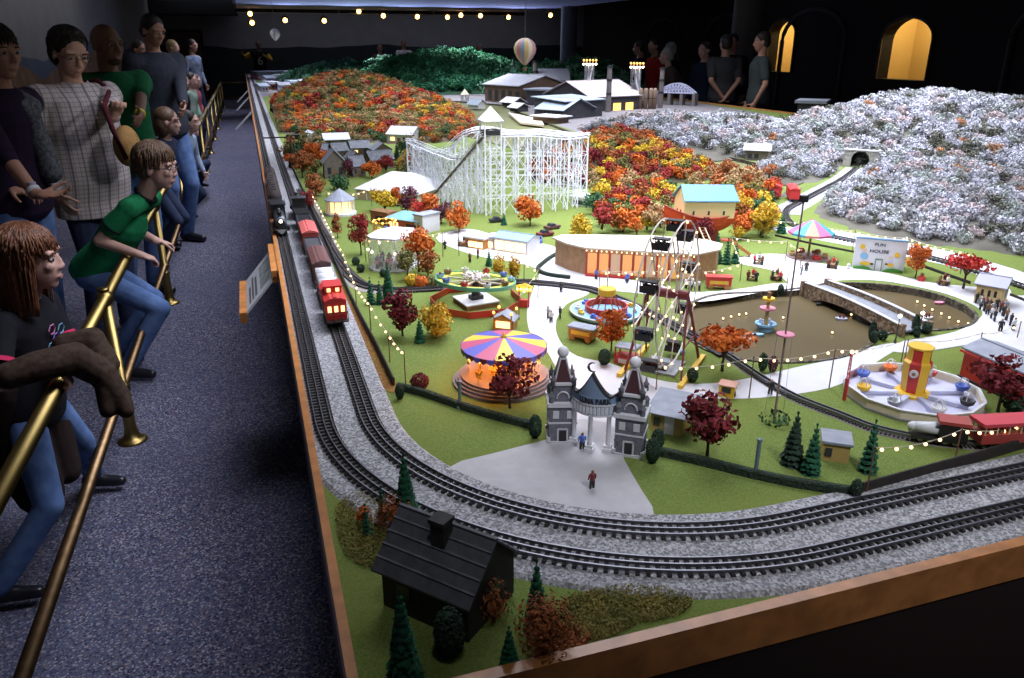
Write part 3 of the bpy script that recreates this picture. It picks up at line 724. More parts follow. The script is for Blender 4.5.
T('grey green tree in the ark grove left of the hull', 634, 204, 18, 188, 203, 'green')
T('tan tree beside the bow of the red ark', 655, 232, 26, 204, 228, 'tan')
T('yellow tree behind the bow of the red ark', 662, 206, 24, 182, 200, 'yellow')
T('dark red tree under the hull of the red ark', 699, 246, 22, 214, 242, 'darkred')
T('tall bushy autumn tree growing right of the ark stern', 738, 226, 20, 188, 220, 'gold')
T('golden brown tree on a thick pale trunk right of the ark', 762, 238, 26, 199, 226, 'gold', 'round', bark=m_bark2)
T('bright yellow tree behind the golden brown tree', 756, 212, 22, 189, 208, 'yellow')
T('red bush like tree beside the tunnel train', 772, 196, 20, 177, 194, 'brightred')
T('tan leafless looking tree on the river bank', 745, 190, 34, 166, 186, 'tan')
T('reddish tan tree on the near river bank', 726, 185, 20, 158, 182, 'rust')
T('orange tree right of the ark stern', 738, 238, 18, 216, 234, 'orange')
T('yellow bush tree beside the ark slide', 737, 240, 14, 226, 238, 'yellow')
T('golden tree inside the tilted ring ride', 500, 282, 15, 254, 280, 'gold')
T('amber tree at the far side of the tilted ring ride', 513, 284, 14, 256, 281, 'gold')
def grove(name, px, n, seed, pal, label, group, R=.05):
    q = random.Random(seed); P2 = [Vector((p.x, p.y)) for p in gp(px)]; xs = [p.x for p in P2]; ys = [p.y for p in P2]; pts = []; k = 0
    while len(pts) < n and k < 4000:
        k += 1; x, y = q.uniform(min(xs), max(xs)), q.uniform(min(ys), max(ys))
        if inpoly(x, y, P2) and all(math.hypot(x - a, y - b) > R * .95 for a, b, c in pts): pts.append((x, y, q.uniform(.008, .045)))
    forest(name, pts, pal, R, n, label, group, seed)
GP = [('orange', 2, 'orange'), ('yellow', 2, 'yellow'), ('red', 1.4, 'red'), ('tan', 1.6, 'tan'), ('rust', 1.5, 'rust brown'), ('green', .7, 'green'), ('olive', 1, 'olive')]
grove('grove_tree', [(588, 206), (602, 190), (640, 188), (668, 196), (664, 226), (640, 238), (602, 236)], 46, 31, GP, '%s tree in the thick grove between the coaster and the red ark', 'trees in the grove left of the ark')
grove('grove_tree', [(738, 214), (745, 200), (775, 200), (782, 214), (766, 236), (738, 240)], 24, 32, GP, '%s tree in the small grove at the stern of the red ark', 'trees in the grove right of the ark')
grove('riverside_tree', [(690, 186), (720, 178), (770, 182), (780, 192), (745, 200), (700, 200)], 26, 33, [('tan', 3, 'tan'), ('rust', 2, 'rust brown'), ('red', 1, 'dark red'), ('olive', 1, 'olive')], '%s tree on the near river bank behind the red ark', 'trees on the river bank')
grove('village_tree', [(283, 150), (300, 140), (324, 150), (318, 176), (300, 186), (288, 176)], 22, 34, AUT, '%s tree between the village and the left tracks', 'trees beside the village', .055)
grove('village_tree', [(395, 180), (398, 150), (420, 150), (424, 176), (410, 196)], 16, 35, AUT, '%s tree between the village and the left end of the coaster', 'trees beside the coaster end', .055)
Cn = conifer
Cn('large dark conifer in the near corner in front of the black house', 405, 680, 588, 42, dense=1.5)
Cn('tall green conifer behind the black house', 407, 521, 452, 30, dense=1.4)
Cn('green conifer at the gable end of the black house', 536, 622, 559, 28, dense=1.4)
Cn('short wide conifer beside the reddish weeds at the near rim', 509, 667, 626, 25, dense=1.4)
Cn('tiny conifer in the orange weeds left of the black house', 383, 521, 486, 13)
Cn('smallest conifer at the edge of the orange weeds', 367, 535, 504, 11)
Cn('tall dark conifer left of the small shed', 791, 464, 411, 27, key='dkgreen', dense=1.3)
Cn('green conifer directly in front of the small shed', 810, 473, 423, 23, dense=1.3)
Cn('green conifer right of the small shed under the string lights', 867, 471, 419, 22, dense=1.3)
Cn('tallest conifer of the three left of the tilted ride', 389, 302, 262, 17)
Cn('middle conifer of the three left of the tilted ride', 380, 304, 281, 11)
Cn('leftmost conifer of the three left of the tilted ride', 371, 304, 277, 12)
Cn('first conifer from the left below the ark slide', 716, 263, 233, 14)
Cn('middle conifer below the ark slide', 726, 264, 238, 12)
Cn('third conifer from the left below the ark slide', 735, 263, 243, 12)
Cn('dark conifer left of the carousel umbrella ride', 781, 233, 212, 13)
Cn('dark conifer in the golden grove right of the ark', 760, 226, 193, 13)
Cn('tiny conifer at the ring ride entrance', 489, 266, 250, 9)
Cn('tiny conifer between the coaster and the lit shops', 504, 225, 213, 8)
Cn('dark conifer beside the village road', 293, 168, 144, 11, key='dkgreen')
Cn('dark conifer beside the yellow tree near the coaster', 397, 160, 144, 10, key='dkgreen')
Cn('small green conifer standing behind the golden yellow tree', 420, 342, 318, 14)
S = shrub
S('egg shaped clipped shrub leaning beside the black house', 450, 656, 31, 609, 'dkgreen', leaf=.0028)
S('egg shaped shrub left of the entrance gate', 535, 438, 13, 415, 'dkgreen')
S('round shrub in front of the right gate tower', 652, 463, 14, 438, 'dkgreen')
S('smaller round shrub behind the one at the right gate tower', 657, 450, 13, 429, 'dkgreen')
S('brown red bush on the lawn behind the long hedge', 420, 389, 18, 374, 'darkred', 'low_bush')
S('clipped shrub at the hedge end beside the track fence', 400, 399, 9, 384, 'dkgreen')
S('dark clipped shrub at the corner where hedge meets fence', 855, 498, 11, 479, 'dkgreen')
S('dark round shrub beside the red ticket booth', 604, 365, 12, 349, 'dkgreen')
S('dark round shrub in front of the ferris wheel', 692, 382, 11, 368, 'dkgreen')
S('small round shrub in front of the glass dance hall door', 383, 277, 6, 269, 'dkgreen')
S('small round shrub at the left of the glass dance hall', 356, 265, 8, 257, 'dkgreen')
S('small round shrub at the left corner of the glass dance hall', 361, 272, 8, 264, 'dkgreen')
S('tall dark shrub left of the lamp at the bridge end', 871, 340, 7, 321, 'dkgreen', 'tall_shrub')
S('short dark shrub in front of the tall one at the bridge end', 873, 343, 8, 331, 'dkgreen')
S('round dark shrub beside the bridge end lamp', 882, 340, 9, 330, 'dkgreen')
S('tall dark shrub right of the bridge end lamp', 914, 334, 7, 314, 'dkgreen', 'tall_shrub')
S('round dark shrub on the pond bank right of the bridge', 926, 334, 9, 322, 'dkgreen')
S('short dark shrub at the pond bank right of the bridge', 916, 337, 7, 326, 'dkgreen')
S('tall dark shrub on the pond bank in front of the mast', 762, 371, 9, 353, 'dkgreen', 'tall_shrub')
S('reddish dark shrub on the pond bank in front of the mast', 772, 372, 9, 356, 'purple')
S('dark shrub at the far pond bank behind the fountain', 780, 296, 6, 284, 'dkgreen')
S('dark bush under the dark red tree at the red barn', 1014, 411, 24, 396, 'dkgreen', 'low_bush')
S('yellow flower bush beside the glass dance hall', 413, 287, 16, 274, 'yellow', 'flower_bush')
S('orange flower bush beside the glass dance hall', 421, 288, 16, 276, 'orange', 'flower_bush')
S('olive flower bush right of the orange flower bush', 432, 287, 13, 276, 'olive', 'flower_bush')
S('orange weed clump by the short conifer at the near rim', 545, 655, 58, 598, 'rust', 'weed_clump', cat='weeds', dens=.55)
S('orange weed clump left of the black house', 396, 528, 40, 497, 'rust', 'weed_clump', cat='weeds', dens=.55)
S('reddish twiggy weed clump against the gable of the black house', 494, 622, 38, 583, 'rust', 'weed_clump', cat='weeds', dens=.25)
S('orange weed clump at the far left of the near lawn', 364, 522, 16, 506, 'orange', 'weed_clump', cat='weeds', dens=.55)
# low moss mats on the near lawn
def moss(label, px, key, n, size, seed):
    R = np.random.default_rng(seed); P2 = [Vector((p.x, p.y)) for p in smooth_path(gp(px), 4, True)]
    xs = [p.x for p in P2]; ys = [p.y for p in P2]; pts = []
    while len(pts) < n:
        x, y = R.uniform(min(xs), max(xs)), R.uniform(min(ys), max(ys))
        if inpoly(x, y, P2): pts.append((x, y, TZ + abs(R.normal()) * .004))
    P_ = np.array(pts); N_ = np.array([0, 0, 1.]) + R.normal(size=P_.shape) * .7; N_ /= np.linalg.norm(N_, axis=1)[:, None]
    v_, f_ = leaf_quads(R, P_, N_, size); o = bpy.data.objects.new('moss', npmesh('moss', v_, f_, LM[key])); C.objects.link(o); tag(o, label, 'moss', None, 'stuff')
moss('olive yellow moss mat on the near lawn right of the black house', [(560, 605), (590, 592), (640, 588), (690, 598), (680, 615), (640, 625), (600, 640), (575, 635)], 'moss', 7000, .0020, 1)
moss('brown olive moss mat left of the black house', [(338, 505), (365, 495), (400, 510), (405, 550), (385, 570), (350, 560), (338, 535)], 'moss', 6000, .0020, 2)
moss('rusty moss on the lawn in front of the gable', [(545, 640), (575, 625), (590, 640), (560, 665), (530, 665)], 'rust', 1800, .0022, 3)
# ================= park buildings =================
m_white = mat('white_paint', (.62, .62, .65), .6, noise=.04, nscale=20); m_cream = mat('cream_paint', (.62, .55, .40), .7, noise=.06, nscale=30)
m_yel = mat('yellow_paint', (.72, .45, .03), .45); m_redp = mat('red_paint', (.48, .03, .025), .45); m_bluep = mat('blue_paint', (.07, .14, .50), .45)
m_skyb = mat('sky_blue_paint', (.22, .42, .60), .5); m_grey = mat('grey_roof', (.20, .21, .25), .7, noise=.15, nscale=60); m_slate = mat('slate_roof', (.26, .28, .34), .7, noise=.12, nscale=40)
m_tan = mat('tan_wall', (.40, .28, .09), .7, noise=.1, nscale=40); m_wood = mat('wood_brown', (.20, .10, .04), .7, noise=.25, nscale=50); m_owood = mat('orange_wood', (.40, .17, .045), .6, noise=.2, nscale=60)
m_iron = mat('black_iron', (.02, .02, .022), .5); m_steel = mat('grey_steel', (.30, .31, .34), .4, .6); m_brick = mat('brick', (.34, .11, .05), .8, noise=.25, nscale=120)
m_pink = mat('pink_paint', (.65, .22, .33), .5); m_lav = mat('lavender_paint', (.50, .51, .68), .5); m_dkred = mat('dark_red', (.16, .02, .025), .5)
m_bulb = mat('warm_bulb', (1, .75, .42), .5, emit=4.5, ecol=(1, .62, .26)); m_bulbw = mat('white_bulb', (1, .9, .75), .5, emit=9, ecol=(1, .84, .6)); m_lampo = mat('orange_lamp', (1, .5, .12), .5, emit=3.0, ecol=(1, .42, .08))
m_winlit = mat('lit_window', (1, .75, .4), .5, emit=2.2, ecol=(1, .62, .25)); m_windark = mat('dark_window', (.03, .035, .045), .2)
m_glass = mat('thin_glass', (.75, .78, .84), .1, alpha=.28)
m_brickw = mat('grey_brick', (.13, .135, .16), .8, noise=.2, nscale=200)
def frame2(a, b):
    pa, pb = G(*a), G(*b); d = pb - pa
    return pa.lerp(pb, .5), math.atan2(d.y, d.x), d.length
def house(name, label, a, b, depth, hw, hr, wall, roof, kind='gable', ridge='x', over=.006, cat='building', group=None, doors=(), windows=(), chimney=None, courses=0, roofover=None):
    """front wall stands on the line a-b; local y runs away from the viewer"""
    loc, rz, L = frame2(a, b); t = thing(name, label, cat, loc, rz, group); w = L / 2; d = depth
    wl = MB()
    if kind == 'gable' and ridge == 'x':
        for x in (-w, w - .002): wl.slab([(x, 0, 0), (x, d, 0), (x, d, hw), (x, d / 2, hw + hr), (x, 0, hw)], (.002, 0, 0))
        wl.bb(-w, 0, 0, w, .002, hw).bb(-w, d - .002, 0, w, d, hw)
    elif kind == 'gable':
        for y in (0, d - .002): wl.slab([(-w, y, 0), (w, y, 0), (w, y, hw), (0, y, hw + hr), (-w, y, hw)], (0, .002, 0))
        wl.bb(-w, 0, 0, -w + .002, d, hw).bb(w - .002, 0, 0, w, d, hw)
    else: wl.bb(-w, 0, 0, w, d, hw)
    wl.obj('walls', wall, t)
    rf = MB(); o = over; th = max(.002, hw * .05)
    if kind == 'gable':
        for s in (0, 1):
            if ridge == 'x':
                k = hr / (d / 2); e = [(-w - o, -o, hw - k * o), (w + o, -o, hw - k * o), (w + o, d / 2, hw + hr), (-w - o, d / 2, hw + hr)]
                if s: e = [(p[0], d - p[1], p[2]) for p in e]
            else:
                k = hr / w; e = [(-w - o, -o, hw - k * o), (-w - o, d + o, hw - k * o), (0, d + o, hw + hr), (0, -o, hw + hr)]
                if s: e = [(-p[0], p[1], p[2]) for p in e]
            rf.slab(e, (0, 0, th))
            for c in range(1, courses):
                q = c / courses; A = Vector(e[0]).lerp(Vector(e[3]), q); B = Vector(e[1]).lerp(Vector(e[2]), q)
                rf.bar(A + UP * (th + .0006), B + UP * (th + .0006), .004, .0022)
        rf.bar(*(((-w - o, d / 2, hw + hr + th), (w + o, d / 2, hw + hr + th)) if ridge == 'x' else ((0, -o, hw + hr + th), (0, d + o, hw + hr + th))), th * 1.5, th)
    elif kind == 'hip':
        b_ = [(-w - o, -o), (w + o, -o), (w + o, d + o), (-w - o, d + o)]
        r0 = max(0, w - d / 2) if w > d / 2 else 0; tp = [(-r0 - .001, d / 2 - .001), (r0 + .001, d / 2 - .001), (r0 + .001, d / 2 + .001), (-r0 - .001, d / 2 + .001)]
        rf.prism(b_, hw, hw + th); rf.prism(b_, hw + th, hw + hr, tp)
    elif kind == 'shed': rf.slab([(-w - o, -o, hw), (w + o, -o, hw), (w + o, d + o, hw + hr), (-w - o, d + o, hw + hr)], (0, 0, th))
    else: rf.bb(-w - o, -o, hw, w + o, d + o, hw + max(hr, th))
    rf.obj('roof', roof, t)
    for (x0, x1, z0, z1, m, kd, *side) in list(windows) + list(doors):
        q = MB(); s = side[0] if side else 'f'
        if s == 'f': q.bb(-w + x0 * L, -.0022, z0 * hw, -w + x1 * L, .001, z1 * hw)
        elif s == 'r': q.bb(w - .001, x0 * d, z0 * hw, w + .0022, x1 * d, z1 * hw)
        elif s == 'l': q.bb(-w - .0022, x0 * d, z0 * hw, -w + .001, x1 * d, z1 * hw)
        q.obj(kd, m, t)
    if chimney:
        x, y, cw, ch = chimney; q = MB(); zb = hw + hr * (1 - abs(y - .5) * 2) - .02
        q.bb(-w + x * L - cw / 2, y * d - cw / 2, zb, -w + x * L + cw / 2, y * d + cw / 2, zb + ch + .02).bb(-w + x * L - cw * .6, y * d - cw * .6, zb + ch + .016, -w + x * L + cw * .6, y * d + cw * .6, zb + ch + .023)
        q.obj('chimney', wall if not hasattr(wall, '__len__') else wall[0], t)
    return t
def win(x0, x1, z0=.35, z1=.75, m=None, side='f'): return (x0, x1, z0, z1, m or m_windark, 'window', side)
def door(x0, x1, z1=.7, m=None, side='f'): return (x0, x1, 0, z1, m or m_wood, 'door', side)
# the black house in the near corner
m_bh = mat('black_plank', (.03, .028, .028), .75, noise=.25, nscale=60); m_bhr = mat('black_shingle', (.085, .087, .10), .7, noise=.2, nscale=60)
_, _, Lh = frame2((384, 605), (468, 643)); Dh = (G(523, 598) - G(468, 643)).length
hwh = HT(468, 643, 600); hrh = HT(496, 620, 543) - hwh
house('wooden_house', 'black wooden house with shingled gable roof and square chimney in the near corner', (384, 605), (468, 643), Dh * 1.02, hwh, hrh, m_bh, m_bhr, over=.010, doors=[door(.62, .76, .7, m_iron)], windows=[win(.18, .34, .35, .72), win(.35, .65, .4, .8, None, 'r')], chimney=(.52, .36, .022, .034), courses=5)
# grey roofed tan hut, small shed, booths
house('ticket_hut', 'tan hut with a sloping grey roof and white door right of the gate', (650, 430), (681, 437), .085, .044, .012, m_tan, m_slate, 'shed', over=.012, doors=[door(.45, .75, .85, m_white)], windows=[win(.1, .3)])
house('garden_shed', 'small tan shed with a flat grey roof behind the conifers', (821, 460), (848, 464), .05, .038, .005, m_tan, m_slate, 'flat', over=.004, windows=[win(.1, .35, .3, .75)])
t = house('ticket_booth', 'tiny yellow booth with a pale red roof in the path by the pond', (718, 396), (733, 399), .03, .028, .008, m_yel, mat('salmon_roof', (.5, .25, .18), .6), 'hip', over=.003, windows=[win(.2, .8, .45, .85)], doors=[door(.3, .6, .4, m_iron, 'r')])
t = house('game_booth', 'red booth with a grey roof and white counter in front of the ferris wheel', (614, 363), (635, 367), .04, .02, .004, m_redp, m_slate, 'flat', over=.0, windows=[win(.2, .75, .2, .75, m_white)])
for c in t.children:
    if c.name.startswith('roof'): c.location.z = .022
for s in (-1, 1):
    for yy in (.002, .038): MB().bb(s * .027 - .0015, yy, .018, s * .027 + .0015, yy + .003, .044).obj('post', m_redp, t)
# circus wagons
def wagon(label, a, b, body, roofm, depth=.035, h=.035):
    loc, rz, L = frame2(a, b); t = thing('circus_wagon', label, 'wagon', loc, rz, 'circus wagons')
    w = L / 2; MB().bb(-w, 0, .010, w, depth, h).obj('body', body, t); MB().bb(-w - .003, -.003, h, w + .003, depth + .003, h + .005).obj('roof', roofm, t)
    for x in (-w * .65, w * .65):
        for y in (-.002, depth + .002): MB().cyl((x, y - .0015, .009), (x, y + .0015, .009), .009, n=14).obj('wheel', m_owood, t)
    q = MB(); q.bb(-w * .75, -.002, .018, w * .75, .0005, .029); q.obj('panel', m_yel, t); return t
wagon('orange wooden circus wagon with a grey roof left of the orange tree', (568, 339), (592, 344), m_owood, m_slate)
wagon('red circus wagon with gold trim behind the pond', (706, 289), (731, 290), m_redp, m_redp, .03, .038)
# entrance gate --------------------------------------------------------------------------------------
gl, grz, gL = frame2((561, 437), (630, 450))
gt = thing('entrance_gate', 'grey entrance gate with two spired towers and an arched blue sign', 'gate', gl, grz)
m_spire = mat('spire_red', (.06, .02, .025), .5); m_trim = mat('stone_trim', (.55, .55, .58), .6)
zc_ = HT(634, 451, 412); z2_ = HT(634, 451, 392); z3_ = HT(634, 451, 369)
def tower(x, rz):
    a = .0275; b = .0205
    T0 = MB(); R_ = Matrix.Translation((x, .0, 0)) @ Matrix.Rotation(rz, 4, 'Z'); T0.T = R_
    T0.bb(-a, -a, 0, a, a, zc_); base = T0.obj('tower', m_brickw, gt)
    q = MB(); q.T = R_
    q.bb(-a - .003, -a - .003, 0, a + .003, a + .003, .006).bb(-a - .004, -a - .004, zc_ - .004, a + .004, a + .004, zc_ + .004).bb(-a - .0015, -a - .0015, zc_ * .52, a + .0015, a + .0015, zc_ * .56)
    for sx in (-1, 1):
        for sy in (-1, 1): q.bb(sx * a - .003, sy * a - .003, 0, sx * a + .003, sy * a + .003, .014)
    q.obj('stone_band', m_trim, base)
    for k in range(4):
        q = MB(); q.T = R_ @ Matrix.Rotation(k * PI / 2, 4, 'Z'); q.bb(-.007, -a - .002, .004, .007, -a + .001, .03); q.obj('doorway', m_iron, base)
    for k in range(2):
        q = MB(); q.T = R_ @ Matrix.Rotation(-k * PI / 2, 4, 'Z'); q.bb(-.011, -a - .0015, .0, -.008, -a, .034).bb(.008, -a - .0015, 0, .011, -a, .034).bb(-.011, -a - .0015, .031, .011, -a, .034).bb(-.02, -a - .0015, zc_ * .66, -.008, -a, zc_ * .85).bb(.008, -a - .0015, zc_ * .66, .02, -a, zc_ * .85); q.obj('door_frame', m_trim, base)
    q = MB(); q.T = R_; q.bb(-b, -b, zc_ + .004, b, b, z2_); up_ = q.obj('upper_stage', m_brickw, gt)
    q = MB(); q.T = R_; q.bb(-b - .003, -b - .003, z2_ - .003, b + .003, b + .003, z2_ + .002)
    for k in range(4):
        q.T = R_ @ Matrix.Rotation(k * PI / 2, 4, 'Z'); q.tube([(.012 * math.cos(PI * i / 8), -b - .001, zc_ + .012 + .014 * math.sin(PI * i / 8)) for i in range(9)], .0016, 5)
    q.obj('arched_trim', m_trim, up_)
    for sx in (-1, 1):
        for sy in (-1, 1): q = MB(); q.T = R_; q.smooth = True; q.lathe([(.005, z2_ - .004), (.005, z2_ + .008), (.0065, z2_ + .01), (.003, z2_ + .014), (.001, z2_ + .024)], 8, (sx * b, sy * b, 0)); q.obj('pinnacle', m_brickw, up_)
    for sx in (-1, 1):
        for sy in (-1, 1): q = MB(); q.T = R_; q.lathe([(.005, zc_ + .003), (.005, zc_ + .016), (.007, zc_ + .018), (.002, zc_ + .026)], 8, (sx * (a - .004), sy * (a - .004), 0)); q.obj('corner_urn', m_brickw, base)
    sp = MB(); sp.T = R_; c = b * .82; sp.prism([(-c, -c), (c, -c), (c, c), (-c, c)], z2_ + .002, z3_, [(-.005, -.005), (.005, -.005), (.005, .005), (-.005, .005)]); so = sp.obj('spire', m_spire, gt)
    q = MB(); q.T = R_
    for sx in (-1, 1):
        for sy in (-1, 1): q.bar((sx * c, sy * c, z2_ + .002), (sx * .0055, sy * .0055, z3_), .0026)
    q.bb(-.007, -.007, z3_ - .002, .007, .007, z3_ + .002); q.obj('spire_ridge', m_trim, so)
    q = MB(); q.T = R_; q.smooth = True; q.lathe([(.003, z3_), (.006, z3_ + .003), (.003, z3_ + .005)], 10); q.ball((0, 0, z3_ + .012), .0115, 14, 10); q.obj('globe', m_white, gt)
tower(-gL / 2, math.radians(24)); tower(gL / 2, math.radians(4))
W2 = gL / 2 - .018; zs0 = HT(595, 446, 409.0); zs1 = zs0 + .020; zs2 = zs0 + .046
def gy(x): return -.034 * (1 - (x / W2) ** 2) - .006
def gtop(x):
    a = abs(x) / W2
    return zs1 + .016 + (.050 * (1 - (a / .62)) ** 1.3 if a < .62 else 0) + (.012 * max(0, (a - .7) / .3))
def curved(fz0, fz1, th, n=28, off=0.0):
    q = MB(); vs = []; fs = []
    for i in range(n + 1):
        x = -W2 + 2 * W2 * i / n
        for y in (gy(x) + off, gy(x) + off + th):
            for z in (fz0(x), fz1(x)): vs.append((x, y, z))
    for i in range(n):
        a = 4 * i; b = a + 4
        fs += [(a, b, b + 1, a + 1), (a + 2, a + 3, b + 3, b + 2), (a + 1, b + 1, b + 3, a + 3), (a, a + 2, b + 2, b)]
    fs += [(0, 1, 3, 2), (4 * n, 4 * n + 2, 4 * n + 3, 4 * n + 1)]
    return q.add(vs, fs)
m_gblue = mat('sign_blue', (.17, .24, .36), .6); m_gblue2 = mat('sign_blue_pale', (.26, .34, .46), .6)
panel = curved(lambda x: zs1, gtop, .008).obj('sign_panel', m_gblue, gt)
band = curved(lambda x: zs0, lambda x: zs1, .008).obj('striped_band', m_gblue2, gt)
q = MB()
for i in range(15):
    x = -W2 + 2 * W2 * (i + .5) / 15; q.bb(x - .0025, gy(x) - .0016, zs0 + .002, x + .0025, gy(x) + .001, zs1 - .003)
q.obj('stripe', m_white, band)
curved(lambda x: gtop(x) - .001, lambda x: gtop(x) + .0032, .011, off=-.0015).obj('coping', m_iron, panel)
curved(lambda x: zs0 - .003, lambda x: zs0, .012, off=-.002).obj('lower_moulding', m_trim, band); curved(lambda x: zs1 - .001, lambda x: zs1 + .002, .012, off=-.002).obj('upper_moulding', m_trim, band); curved(lambda x: zs1 + .0155, lambda x: zs1 + .0165, .012, off=-.001).obj('letter_rail', m_gblue2, panel)
q = MB(); zt = gtop(0) + .003; q.tube([(.009 * math.cos(a), gy(0) + .003, zt + .010 + .009 * math.sin(a)) for a in [math.radians(60 + 250 * i / 16) for i in range(17)]], [.0003 + .0022 * math.sin(PI * i / 16) for i in range(17)], 6); q.obj('crescent', m_iron, panel)
def text_mesh(s, size, m, depth=.0008, align='CENTER'):
    cu = bpy.data.curves.new('lettering', 'FONT'); cu.body = s; cu.size = size; cu.extrude = depth; cu.align_x = align; cu.align_y = 'CENTER'; cu.resolution_u = 3; cu.offset = size * .018
    o = bpy.data.objects.new('tmp_lettering', cu); C.objects.link(o); bpy.context.view_layer.update()
    me = bpy.data.meshes.new_from_object(o.evaluated_get(bpy.context.evaluated_depsgraph_get())); bpy.data.objects.remove(o); bpy.data.curves.remove(cu)
    me.materials.clear(); me.materials.append(m); return me
def put_text(s, size, m, parent, loc, rot, bend=None, name='lettering'):
    me = text_mesh(s, size, m); R = Matrix.Translation(loc) @ rot
    for v in me.vertices:
        c = R @ v.co
        if bend: c.y += bend(c.x)
        v.co = c
    o = bpy.data.objects.new(name, me); C.objects.link(o); o.parent = parent; return o
RXZ = Matrix.Rotation(PI / 2, 4, 'X')
put_text('LUNA PARK', .0165, m_iron, panel, (.0055, -.0012, zs1 + .0085), RXZ @ Matrix.Diagonal((.69, 1.0, 1, 1)), gy)
for u, v in ((572, 446), (589, 452), (605, 456)):
    p = Matrix.Rotation(-grz, 4, 'Z') @ (G(u, v) - gl); cm = MB(); cm.smooth = True
    cm.lathe([(.0058, .016), (.0048, .02), (.0045, zs0 - .006), (.0065, zs0 - .003), (.0065, zs0)], 12, (p.x, gy(p.x) + .004, 0)); cm.smooth = False
    cm.bb(p.x - .009, gy(p.x) - .005, 0, p.x + .009, gy(p.x) + .013, .010).bb(p.x - .0075, gy(p.x) - .0035, .010, p.x + .0075, gy(p.x) + .0115, .0165); cm.obj('column', m_white, gt)
# carousel ---------------------------------------------------------------------------------------------
cp = G(504, 381); ct = thing('carousel', 'round carousel with a blue yellow and pink striped roof on stepped base', 'carousel', cp)
RB = M(51, cp); RR = M(42.5, cp); hE = HT(504, 381, 345); hA = HT(504, 381, 337)
q = MB(); q.smooth = False
q.lathe([(RB, 0), (RB, .007), (RB * .95, .007), (RB * .95, .013), (RB * .90, .013), (RB * .90, .019), (RB * .85, .019), (RB * .85, .024), (0, .024)], 40)
q.obj('stepped_base', mat('carousel_base', (.20, .15, .15), .6), ct)
m_cb, m_cy, m_cp = mat('roof_blue', (.13, .12, .55), .5), mat('roof_yellow', (.85, .62, .06), .5), mat('roof_pink', (.62, .09, .20), .5)
rf = MB(); nW = 12; cols = [0, 1, 2, 0, 1, 2, 0, 2, 1, 0, 2, 1]; sub = 4
for i in range(nW):
    rf.mat(cols[i])
    for k in range(sub):
        a0 = 2 * PI * (i + k / sub) / nW; a1 = 2 * PI * (i + (k + 1) / sub) / nW; P3 = lambda a, r_, z: (r_ * math.cos(a), r_ * math.sin(a), z)
        rf.add([P3(a0, RR, hE), P3(a1, RR, hE), P3(a1, .006, hA), P3(a0, .006, hA)], [(0, 1, 2, 3)]); rf.add([P3(a0, RR, hE - .002), P3(a1, RR, hE - .002), P3(a1, .006, hA - .002), P3(a0, .006, hA - .002)], [(3, 2, 1, 0)])
rfo = rf.obj('striped_roof', [m_cb, m_cy, m_cp], ct)
q = MB(); n = 36
for i in range(n):
    a0, a1 = 2 * PI * i / n, 2 * PI * (i + 1) / n; am = (a0 + a1) / 2
    pts = [(RR * math.cos(a0), RR * math.sin(a0), hE + .001), (RR * math.cos(a1), RR * math.sin(a1), hE + .001), (RR * math.cos(a1), RR * math.sin(a1), hE - .007), (RR * math.cos(am), RR * math.sin(am), hE - .013), (RR * math.cos(a0), RR * math.sin(a0), hE - .007)]
    q.mat(i % 2); q.slab(pts, (-.0015 * math.cos(am), -.0015 * math.sin(am), 0))
q.obj('scalloped_valance', [m_dkred, m_cb], rfo)
q = MB(); q.smooth = True; q.lathe([(.004, hA - .002), (.008, hA), (.004, hA + .004), (.001, hA + .012)], 10); q.obj('finial', m_yel, rfo)
q = MB(); q.lathe([(RR * .36, .024), (RR * .36, hE)], 16); q.obj('centre_drum', mat('drum_orange_glow', (.8, .35, .06), .5, emit=.5, ecol=(1, .38, .05)), ct)  # drum is no lamp: the orange interior light is put into its material
q = MB()
for i in range(24):
    a = 2 * PI * i / 24
    o = MB().ball((RR * .93 * math.cos(a), RR * .93 * math.sin(a), hE - .006), .0022, 6, 4).obj('bulb', m_bulb, ct)
for i in range(16):
    a = 2 * PI * i / 16 + .1; rr = RR * (.82 if i % 2 else .60); x, y = rr * math.cos(a), rr * math.sin(a)
    po = MB().cyl((x, y, .024), (x, y, hE), .0012, n=5).obj('pole', m_yel, ct)
    h = MB(); h.smooth = True; tx, ty = -math.sin(a), math.cos(a); z = .045 + .005 * (i % 3)
    h.ball((x, y, z), (.0045, .0045, .004), 8, 5); h.ball((x + tx * .004, y + ty * .004, z), (.0042, .0042, .004), 8, 5); h.ball((x - tx * .005, y - ty * .005, z), (.0045, .0045, .0045), 8, 5)
    h.cyl((x + tx * .006, y + ty * .006, z), (x + tx * .011, y + ty * .011, z + .010), .0026, .0018, 6); h.ball((x + tx * .013, y + ty * .013, z + .010), (.0035, .0035, .0022), 6, 4)
    for sgn in (-1, 1):
        for f in (-.006, .006): h.cyl((x + tx * f * .8, y + ty * f * .8, z - .002), (x + tx * (f + sgn * .003), y + ty * (f + sgn * .003), z - .012), .0013, .0008, 5)
    h.tube([(x - tx * .009, y - ty * .009, z + .002), (x - tx * .012, y - ty * .012, z), (x - tx * .012, y - ty * .012, z - .007)], .0009, 4)
    h.obj('horse', [m_white, m_yel, m_owood, m_cream][i % 4], po)
L = bpy.data.lights.new('carousel_lamp', 'POINT'); L.energy = .22; L.color = (1, .45, .10); L.shadow_soft_size = .01
for i in range(6):
    a = 2 * PI * i / 6; o = bpy.data.objects.new('carousel_lamp', L); C.objects.link(o); o.location = cp + Vector((RR * .72 * math.cos(a), RR * .72 * math.sin(a), hE - .008))
